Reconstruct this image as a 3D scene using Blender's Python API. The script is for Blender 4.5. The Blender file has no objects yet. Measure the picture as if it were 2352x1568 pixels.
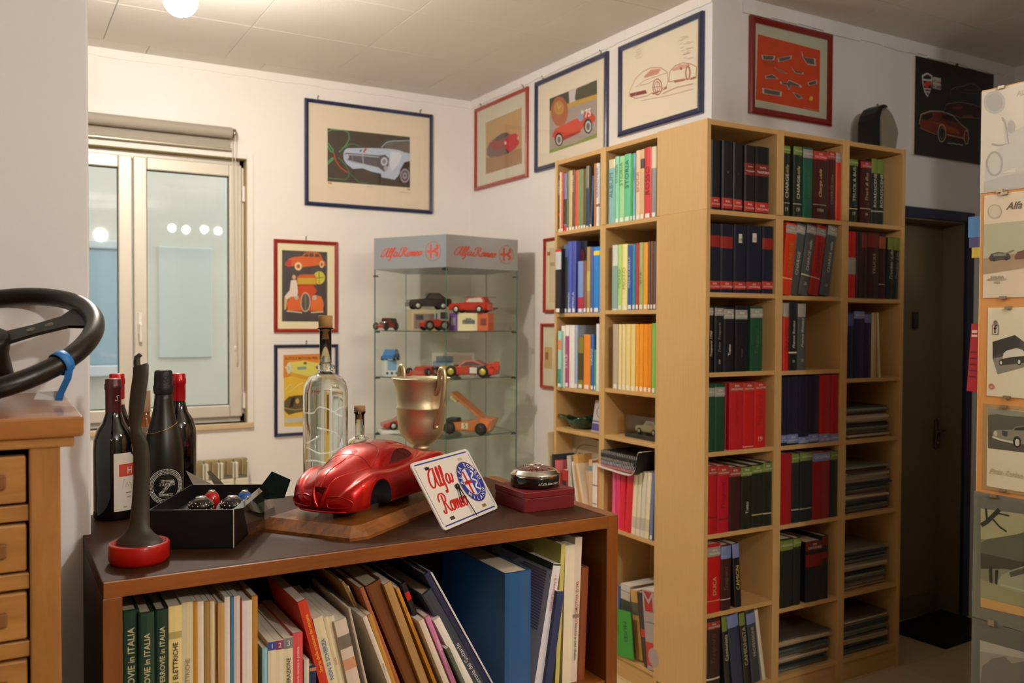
import bpy, bmesh, math, random
from mathutils import Vector, Matrix
from mathutils.bvhtree import BVHTree
random.seed(7)
scene = bpy.context.scene
COL = scene.collection
PI = math.pi

# ---------------------------------------------------------------- camera
cam_data = bpy.data.cameras.new('camera')
cam = bpy.data.objects.new('camera', cam_data)
COL.objects.link(cam)
cam_data.sensor_width = 36.0
cam_data.lens = 2030.23 / 2352 * 36.0
cam_data.clip_start = 0.05
_r = Vector((0.86405761, -0.50337543, 0.00419893))
_u = Vector((0.00764762, 0.02146674, 0.99974031))
_f = Vector((0.50333485, 0.86380111, -0.02239813))
cam.matrix_world = Matrix(((_r.x, _u.x, -_f.x, -2.3795), (_r.y, _u.y, -_f.y, -2.5899), (_r.z, _u.z, -_f.z, 1.579), (0, 0, 0, 1)))
cam_data.dof.use_dof = True
cam_data.dof.focus_distance = 2.0
cam_data.dof.aperture_fstop = 5.0
scene.camera = cam

# ---------------------------------------------------------------- world and view
world = bpy.data.worlds.new('world')
scene.world = world
world.use_nodes = True
_bg = world.node_tree.nodes['Background']
_bg.inputs[0].default_value = (0.80, 0.84, 0.86, 1)
_bg.inputs[1].default_value = 1.6
vs = scene.view_settings
vs.view_transform = 'Standard'
vs.look = 'None'
vs.gamma = 1.0
vs.use_curve_mapping = False
vs.exposure = 0.6
LAMP_A = 385.0      # emission of the ceiling globe near the window
LAMP_C = 520.0      # emission of the unseen globe added behind the camera for the low bookcase
LAMP_B = 120.0      # emission of the four hanging globes beside the camera

# ---------------------------------------------------------------- materials
def lin(h):
    h = h.lstrip('#')
    c = [int(h[i:i + 2], 16) / 255 for i in (0, 2, 4)]
    return tuple(((x + 0.055) / 1.055) ** 2.4 if x > 0.04045 else x / 12.92 for x in c) + (1,)

_M = {}
def M(col, rough=0.6, metal=0.0, coat=0.0, var=0.0, vscale=40, bump=0.0, bscale=200, spec=0.5, key=None):
    k = (col, rough, metal, coat, var, vscale, bump, bscale, spec, key)
    if k in _M:
        return _M[k]
    m = bpy.data.materials.new('mat_' + col.lstrip('#'))
    m.use_nodes = True
    nt = m.node_tree
    b = nt.nodes['Principled BSDF']
    b.inputs['Base Color'].default_value = lin(col)
    b.inputs['Roughness'].default_value = rough
    b.inputs['Metallic'].default_value = metal
    b.inputs['Coat Weight'].default_value = coat
    b.inputs['Coat Roughness'].default_value = 0.03
    b.inputs['Specular IOR Level'].default_value = spec
    if var or bump:
        tc = nt.nodes.new('ShaderNodeTexCoord')
        nz = nt.nodes.new('ShaderNodeTexNoise')
        nz.inputs['Scale'].default_value = vscale
        nz.inputs['Detail'].default_value = 4
        nt.links.new(tc.outputs['Object'], nz.inputs['Vector'])
        if var:
            mx = nt.nodes.new('ShaderNodeMix'); mx.data_type = 'RGBA'
            c = lin(col)
            mx.inputs['A'].default_value = tuple(x * (1 - var) for x in c[:3]) + (1,)
            mx.inputs['B'].default_value = tuple(min(1, x * (1 + var)) for x in c[:3]) + (1,)
            nt.links.new(nz.outputs['Fac'], mx.inputs['Factor'])
            nt.links.new(mx.outputs['Result'], b.inputs['Base Color'])
        if bump:
            n2 = nt.nodes.new('ShaderNodeTexNoise')
            n2.inputs['Scale'].default_value = bscale
            n2.inputs['Detail'].default_value = 3
            nt.links.new(tc.outputs['Object'], n2.inputs['Vector'])
            bp = nt.nodes.new('ShaderNodeBump')
            bp.inputs['Strength'].default_value = bump
            bp.inputs['Distance'].default_value = 0.002
            nt.links.new(n2.outputs['Fac'], bp.inputs['Height'])
            nt.links.new(bp.outputs['Normal'], b.inputs['Normal'])
    _M[k] = m
    return m

def wood(name, c1, c2, rough=0.45, axis='X', stretch=14.0, scale=6.0, coat=0.0, spec=0.5):
    k = ('wood', name)
    if k in _M:
        return _M[k]
    m = bpy.data.materials.new(name)
    m.use_nodes = True
    nt = m.node_tree
    b = nt.nodes['Principled BSDF']
    tc = nt.nodes.new('ShaderNodeTexCoord')
    mp = nt.nodes.new('ShaderNodeMapping')
    s = {'X': (1, stretch, stretch), 'Y': (stretch, 1, stretch), 'Z': (stretch, stretch, 1)}[axis]
    mp.inputs['Scale'].default_value = s
    nt.links.new(tc.outputs['Object'], mp.inputs['Vector'])
    nz = nt.nodes.new('ShaderNodeTexNoise')
    nz.inputs['Scale'].default_value = scale
    nz.inputs['Detail'].default_value = 6
    nz.inputs['Roughness'].default_value = 0.65
    nz.inputs['Distortion'].default_value = 0.6
    nt.links.new(mp.outputs['Vector'], nz.inputs['Vector'])
    n2 = nt.nodes.new('ShaderNodeTexNoise')
    n2.inputs['Scale'].default_value = scale * 0.35
    nt.links.new(tc.outputs['Object'], n2.inputs['Vector'])
    ad = nt.nodes.new('ShaderNodeMath'); ad.operation = 'ADD'
    nt.links.new(nz.outputs['Fac'], ad.inputs[0]); nt.links.new(n2.outputs['Fac'], ad.inputs[1])
    rp = nt.nodes.new('ShaderNodeMapRange')
    rp.inputs['From Min'].default_value = 0.7; rp.inputs['From Max'].default_value = 1.3
    nt.links.new(ad.outputs[0], rp.inputs['Value'])
    mx = nt.nodes.new('ShaderNodeMix'); mx.data_type = 'RGBA'
    mx.inputs['A'].default_value = lin(c1); mx.inputs['B'].default_value = lin(c2)
    nt.links.new(rp.outputs['Result'], mx.inputs['Factor'])
    nt.links.new(mx.outputs['Result'], b.inputs['Base Color'])
    b.inputs['Roughness'].default_value = rough
    b.inputs['Coat Weight'].default_value = coat
    b.inputs['Coat Roughness'].default_value = 0.12
    b.inputs['Specular IOR Level'].default_value = spec
    _M[k] = m
    return m

def pane_mat(name, tint='#dfe8e2', refl=0.10, rough=0.02):
    """thin sheet glass: mostly clear, mirrors a little more at grazing angles"""
    k = ('pane', name)
    if k in _M:
        return _M[k]
    m = bpy.data.materials.new(name)
    m.use_nodes = True
    nt = m.node_tree
    nt.nodes.clear()
    out = nt.nodes.new('ShaderNodeOutputMaterial')
    tr = nt.nodes.new('ShaderNodeBsdfTransparent'); tr.inputs[0].default_value = lin(tint)
    gl = nt.nodes.new('ShaderNodeBsdfGlossy'); gl.inputs['Roughness'].default_value = rough
    gl.inputs[0].default_value = (1, 1, 1, 1)
    lw = nt.nodes.new('ShaderNodeLayerWeight'); lw.inputs['Blend'].default_value = 0.5
    pw = nt.nodes.new('ShaderNodeMath'); pw.operation = 'POWER'; pw.inputs[1].default_value = 5.0
    nt.links.new(lw.outputs['Facing'], pw.inputs[0])
    mr = nt.nodes.new('ShaderNodeMath'); mr.operation = 'MULTIPLY_ADD'
    mr.inputs[1].default_value = 0.9; mr.inputs[2].default_value = refl
    mr.use_clamp = True
    nt.links.new(pw.outputs[0], mr.inputs[0])
    mx = nt.nodes.new('ShaderNodeMixShader')
    nt.links.new(mr.outputs[0], mx.inputs[0]); nt.links.new(tr.outputs[0], mx.inputs[1]); nt.links.new(gl.outputs[0], mx.inputs[2])
    nt.links.new(mx.outputs[0], out.inputs[0])
    _M[k] = m
    return m

def glass(name, col='#ffffff', ior=1.45, rough=0.0):
    k = ('glass', name)
    if k in _M:
        return _M[k]
    m = bpy.data.materials.new(name); m.use_nodes = True
    b = m.node_tree.nodes['Principled BSDF']
    b.inputs['Base Color'].default_value = lin(col)
    b.inputs['Transmission Weight'].default_value = 1.0
    b.inputs['Roughness'].default_value = rough
    b.inputs['IOR'].default_value = ior
    _M[k] = m
    return m

def emit(name, col, strength):
    m = bpy.data.materials.new(name); m.use_nodes = True
    nt = m.node_tree; nt.nodes.clear()
    o = nt.nodes.new('ShaderNodeOutputMaterial'); e = nt.nodes.new('ShaderNodeEmission')
    e.inputs[0].default_value = col; e.inputs[1].default_value = strength
    nt.links.new(e.outputs[0], o.inputs[0])
    return m

# ---------------------------------------------------------------- mesh builder
class MB:
    def __init__(self):
        self.v = []; self.f = []; self.m = []; self.mats = []; self.sm = []
    def mi(self, mat):
        if mat not in self.mats:
            self.mats.append(mat)
        return self.mats.index(mat)
    def add(self, vs_, fs, mat, T=None, smooth=False):
        o = len(self.v); i = self.mi(mat)
        if T is not None:
            vs_ = [tuple(T @ Vector(p)) for p in vs_]
        self.v += [tuple(p) for p in vs_]
        for f in fs:
            self.f.append([a + o for a in f]); self.m.append(i); self.sm.append(smooth)
        return self
    def box(self, x0, x1, y0, y1, z0, z1, mat, T=None):
        v = [(x, y, z) for z in (z0, z1) for y in (y0, y1) for x in (x0, x1)]
        return self.add(v, [(0, 2, 3, 1), (4, 5, 7, 6), (0, 1, 5, 4), (2, 6, 7, 3), (0, 4, 6, 2), (1, 3, 7, 5)], mat, T)
    def cbox(self, x0, x1, y0, y1, z0, z1, c, mat, T=None):
        """box with chamfered edges"""
        X, Y, Z = (x0, x1), (y0, y1), (z0, z1)
        bm = bmesh.new()
        vs_ = [bm.verts.new((x, y, z)) for z in Z for y in Y for x in X]
        for f in [(0, 2, 3, 1), (4, 5, 7, 6), (0, 1, 5, 4), (2, 6, 7, 3), (0, 4, 6, 2), (1, 3, 7, 5)]:
            bm.faces.new([vs_[i] for i in f])
        bmesh.ops.bevel(bm, geom=bm.edges[:], offset=c, segments=2, affect='EDGES', profile=0.5)
        bm.verts.index_update()
        self.add([v.co[:] for v in bm.verts], [[v.index for v in f.verts] for f in bm.faces], mat, T)
        bm.free()
        return self
    def prism(self, poly, a0, a1, mat, axis='y', T=None, smooth=False):
        """polygon in the two other axes, extruded along axis"""
        n = len(poly)
        def P(p, a):
            return {'y': (p[0], a, p[1]), 'z': (p[0], p[1], a), 'x': (a, p[0], p[1])}[axis]
        v = [P(p, a0) for p in poly] + [P(p, a1) for p in poly]
        fs = [list(range(n)), list(range(2 * n - 1, n - 1, -1))]
        self.add(v, fs, mat, T)
        self.add(v, [(i, i + n, (i + 1) % n + n, (i + 1) % n) for i in range(n)], mat, T, smooth)
        return self
    def lathe(self, prof, mat, n=32, T=None, smooth=True, a0=0.0, a1=2 * PI):
        full = abs(a1 - a0 - 2 * PI) < 1e-6
        k = n if full else n + 1
        v = []
        for r, z in prof:
            for i in range(k):
                a = a0 + (a1 - a0) * i / n
                v.append((r * math.cos(a), r * math.sin(a), z))
        fs = []
        for j in range(len(prof) - 1):
            for i in range(n):
                i2 = (i + 1) % k
                fs.append((j * k + i, j * k + i2, (j + 1) * k + i2, (j + 1) * k + i))
        self.add(v, fs, mat, T, smooth)
        if full:
            if prof[0][0] > 1e-6: self.add(v[:k], [list(range(k - 1, -1, -1))], mat, T)
            if prof[-1][0] > 1e-6: self.add(v[-k:], [list(range(k))], mat, T)
        return self
    def tube(self, path, r, mat, n=10, closed=False, T=None, flat=1.0):
        """round tube along a path; r may be a list; flat squashes it"""
        P = [Vector(p) for p in path]; L = len(P)
        R = r if isinstance(r, (list, tuple)) else [r] * L
        v = []; up = Vector((0, 0, 1))
        pn = None
        for i in range(L):
            if closed: t = P[(i + 1) % L] - P[i - 1]
            else: t = P[min(i + 1, L - 1)] - P[max(i - 1, 0)]
            t.normalize()
            if pn is None:
                ref = up if abs(t.z) < 0.9 else Vector((1, 0, 0))
                pn = (ref - t * ref.dot(t)).normalized()
            else:
                pn = (pn - t * pn.dot(t)).normalized()
            bn = t.cross(pn)
            for j in range(n):
                a = 2 * PI * j / n
                v.append(tuple(P[i] + pn * (R[i] * flat * math.cos(a)) + bn * (R[i] * math.sin(a))))
        fs = []
        for i in range(L if closed else L - 1):
            i2 = (i + 1) % L
            for j in range(n):
                j2 = (j + 1) % n
                fs.append((i * n + j, i * n + j2, i2 * n + j2, i2 * n + j))
        self.add(v, fs, mat, T, True)
        if not closed:
            self.add(v, [list(range(n - 1, -1, -1)), list(range((L - 1) * n, L * n))], mat, T)
        return self
    def ribbon(self, pts, w, y, mat, T=None, th=0.0):
        """flat line of width w in the local x-z plane at depth y (faces -y)"""
        n = len(pts); L = []; Rr = []
        for i in range(n):
            a = pts[max(0, i - 1)]; b = pts[min(n - 1, i + 1)]
            dx, dz = b[0] - a[0], b[1] - a[1]; l = math.hypot(dx, dz) or 1
            nx, nz = -dz / l * w / 2, dx / l * w / 2
            if isinstance(w, list): pass
            L.append((pts[i][0] + nx, y, pts[i][1] + nz)); Rr.append((pts[i][0] - nx, y, pts[i][1] - nz))
        self.add(L + Rr, [(i, i + 1, i + 1 + n, i + n) for i in range(n - 1)], mat, T)
        return self
    def build(self, name, parent=None, T=None, loc=None, rot=None):
        me = bpy.data.meshes.new(name)
        me.from_pydata(self.v, [], self.f)
        for m in self.mats: me.materials.append(m)
        me.polygons.foreach_set('material_index', self.m)
        me.polygons.foreach_set('use_smooth', self.sm)
        me.update()
        o = bpy.data.objects.new(name, me)
        COL.objects.link(o)
        if parent is not None: o.parent = parent
        if T is not None: o.matrix_basis = T
        if loc is not None: o.location = loc
        if rot is not None: o.rotation_euler = rot
        return o

def thing(name, label, cat, loc=(0, 0, 0), rz=0.0, group=None):
    o = bpy.data.objects.new(name, None)
    o.empty_display_size = 0.05
    COL.objects.link(o)
    o.location = loc; o.rotation_euler = (0, 0, rz)
    return tag(o, label, cat, group)
def tag(o, label, cat, group=None):
    o['label'] = label; o['category'] = cat
    if group: o['group'] = group
    return o
def struct(o, label=None):
    o['kind'] = 'structure'
    if label: o['label'] = label
    return o
def stuff(o):
    o['kind'] = 'stuff'
    return o
def smoothstep(a, b, x):
    t = min(1, max(0, (x - a) / (b - a))); return t * t * (3 - 2 * t)
def interp(tab, x):
    if x <= tab[0][0]: return tab[0][1]
    for (a, p), (b, q) in zip(tab, tab[1:]):
        if x <= b:
            t = (x - a) / (b - a); t = t * t * (3 - 2 * t) * 0.5 + t * 0.5
            return p + (q - p) * t
    return tab[-1][1]

# ---------------------------------------------------------------- lettering
_T = {}
def glyphs(s, shear=0.0, bold=0.0):
    k = (s, shear, bold)
    if k not in _T:
        c = bpy.data.curves.new('t', 'FONT')
        c.body = s; c.resolution_u = 2; c.shear = shear; c.offset = bold
        o = bpy.data.objects.new('t', c)
        me = bpy.data.meshes.new_from_object(o)
        v = [x.co[:] for x in me.vertices]; f = [list(p.vertices) for p in me.polygons]
        bpy.data.objects.remove(o); bpy.data.meshes.remove(me); bpy.data.curves.remove(c)
        if v:
            x0 = min(p[0] for p in v); x1 = max(p[0] for p in v); y0 = min(p[1] for p in v); y1 = max(p[1] for p in v)
            v = [(p[0] - x0, p[1] - y0) for p in v]
            _T[k] = (v, f, x1 - x0, y1 - y0)
        else:
            _T[k] = ([], [], 1, 1)
    return _T[k]
def letter(mb, s, mat, x, z, y, length=None, height=None, ang=0.0, shear=0.0, bold=0.0, center=True, T=None):
    """flat lettering in the local x-z plane facing -y; (x,z) is its centre (or its lower-left start)"""
    v, f, w, h = glyphs(s, shear, bold)
    if not v: return
    sx = (length / w) if length else None
    sz = (height / h) if height else None
    if sx is None: sx = sz
    if sz is None: sz = sx
    if length and height: sx = sz = min(sx, sz)
    ox, oz = (w / 2 * sx, h / 2 * sz) if center else (0, 0)
    ca, sa = math.cos(ang), math.sin(ang)
    P = []
    for a, b in v:
        a = a * sx - ox; b = b * sz - oz
        P.append((x + a * ca - b * sa, y, z + a * sa + b * ca))
    mb.add(P, f, mat, T)

# cursive strokes for the red script (unit: one em), drawn as broad-nib lines
SCRIPT = {
 'A': ([[(1.02, .98), (.86, 1.03), (.62, 1.0), (.36, .86), (.16, .60), (.08, .32), (.14, .10), (.32, .02), (.52, .14), (.70, .42), (.84, .76), (.90, .98), (.86, .60), (.82, .26), (.88, .06), (1.02, .02), (1.14, .12)]], 1.06),
 'l': ([[(.0, .12), (.14, .36), (.28, .74), (.30, 1.0), (.21, 1.04), (.13, .84), (.10, .40), (.14, .08), (.26, .02), (.38, .12)]], .34),
 'f': ([[(.0, .14), (.18, .42), (.34, .80), (.37, 1.02), (.28, 1.05), (.20, .84), (.16, .40), (.14, -.10), (.06, -.36), (-.06, -.40), (-.10, -.28)], [(.02, .44), (.36, .52)]], .38),
 'a': ([[(.50, .50), (.32, .54), (.14, .40), (.08, .18), (.18, .02), (.34, .08), (.46, .30), (.52, .50), (.48, .22), (.54, .04), (.66, .06), (.78, .26), (.82, .42), (.74, .50)]], .66),
 'R': ([[(.30, .96), (.26, .60), (.20, .22), (.08, .0), (-.08, .04), (-.10, .18)], [(-.14, .62), (-.12, .86), (.10, 1.02), (.44, 1.02), (.62, .84), (.54, .62), (.30, .52), (.44, .44), (.56, .18), (.72, .02), (.86, .10)]], .82),
 'o': ([[(.30, .50), (.14, .44), (.06, .20), (.16, .02), (.34, .06), (.42, .30), (.36, .50), (.28, .44), (.40, .38), (.56, .46)]], .46),
 'm': ([[(.0, .38), (.10, .50), (.12, .26), (.08, .02), (.16, .34), (.30, .50), (.36, .40), (.32, .02), (.40, .34), (.54, .50), (.60, .38), (.57, .10), (.66, .02), (.76, .14)]], .72),
 'e': ([[(.04, .20), (.26, .28), (.34, .42), (.24, .52), (.10, .40), (.08, .16), (.20, .02), (.36, .08), (.46, .20)]], .40),
}
def catmull(pts, n=5):
    out = []
    for i in range(len(pts) - 1):
        p0 = pts[max(0, i - 1)]; p1 = pts[i]; p2 = pts[i + 1]; p3 = pts[min(len(pts) - 1, i + 2)]
        for k in range(n):
            t = k / n
            out.append(tuple(0.5 * ((2 * p1[j]) + (-p0[j] + p2[j]) * t + (2 * p0[j] - 5 * p1[j] + 4 * p2[j] - p3[j]) * t * t + (-p0[j] + 3 * p1[j] - 3 * p2[j] + p3[j]) * t ** 3) for j in range(len(p1))))
    out.append(tuple(pts[-1]))
    return out
def script(mb, s, mat, x, z, y, size, T=None, ang=0.0, shear=0.18, nib=0.11, stretch=1.0):
    ca, sa = math.cos(ang), math.sin(ang); cx = 0.0; k = 0
    for ch in s:
        if ch == ' ':
            cx += .35; continue
        strokes, adv = SCRIPT[ch]
        for st in strokes:
            P = catmull(st)
            n = len(P); A = []; B = []
            for i, (px_, pz_) in enumerate(P):
                a = P[max(0, i - 1)]; b = P[min(n - 1, i + 1)]
                dx, dz = b[0] - a[0], b[1] - a[1]; l = math.hypot(dx, dz) or 1
                w = nib * (0.38 + 0.62 * abs(dz) / l) * (0.5 if i in (0, n - 1) else 1)
                nx, nz = -dz / l * w / 2, dx / l * w / 2
                for lst, sg in ((A, 1), (B, -1)):
                    ux = (px_ + sg * nx + cx) * stretch + (pz_ + sg * nz) * shear; uz = pz_ + sg * nz
                    ux *= size; uz *= size
                    lst.append((x + ux * ca - uz * sa, y - 0.00004 * (i % 3) - 0.00002 * k, z + ux * sa + uz * ca))
            mb.add(A + B, [(i, i + 1, i + 1 + n, i + n) for i in range(n - 1)], mat, T)
            k += 1
        cx += adv
    return cx * size * stretch

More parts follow.
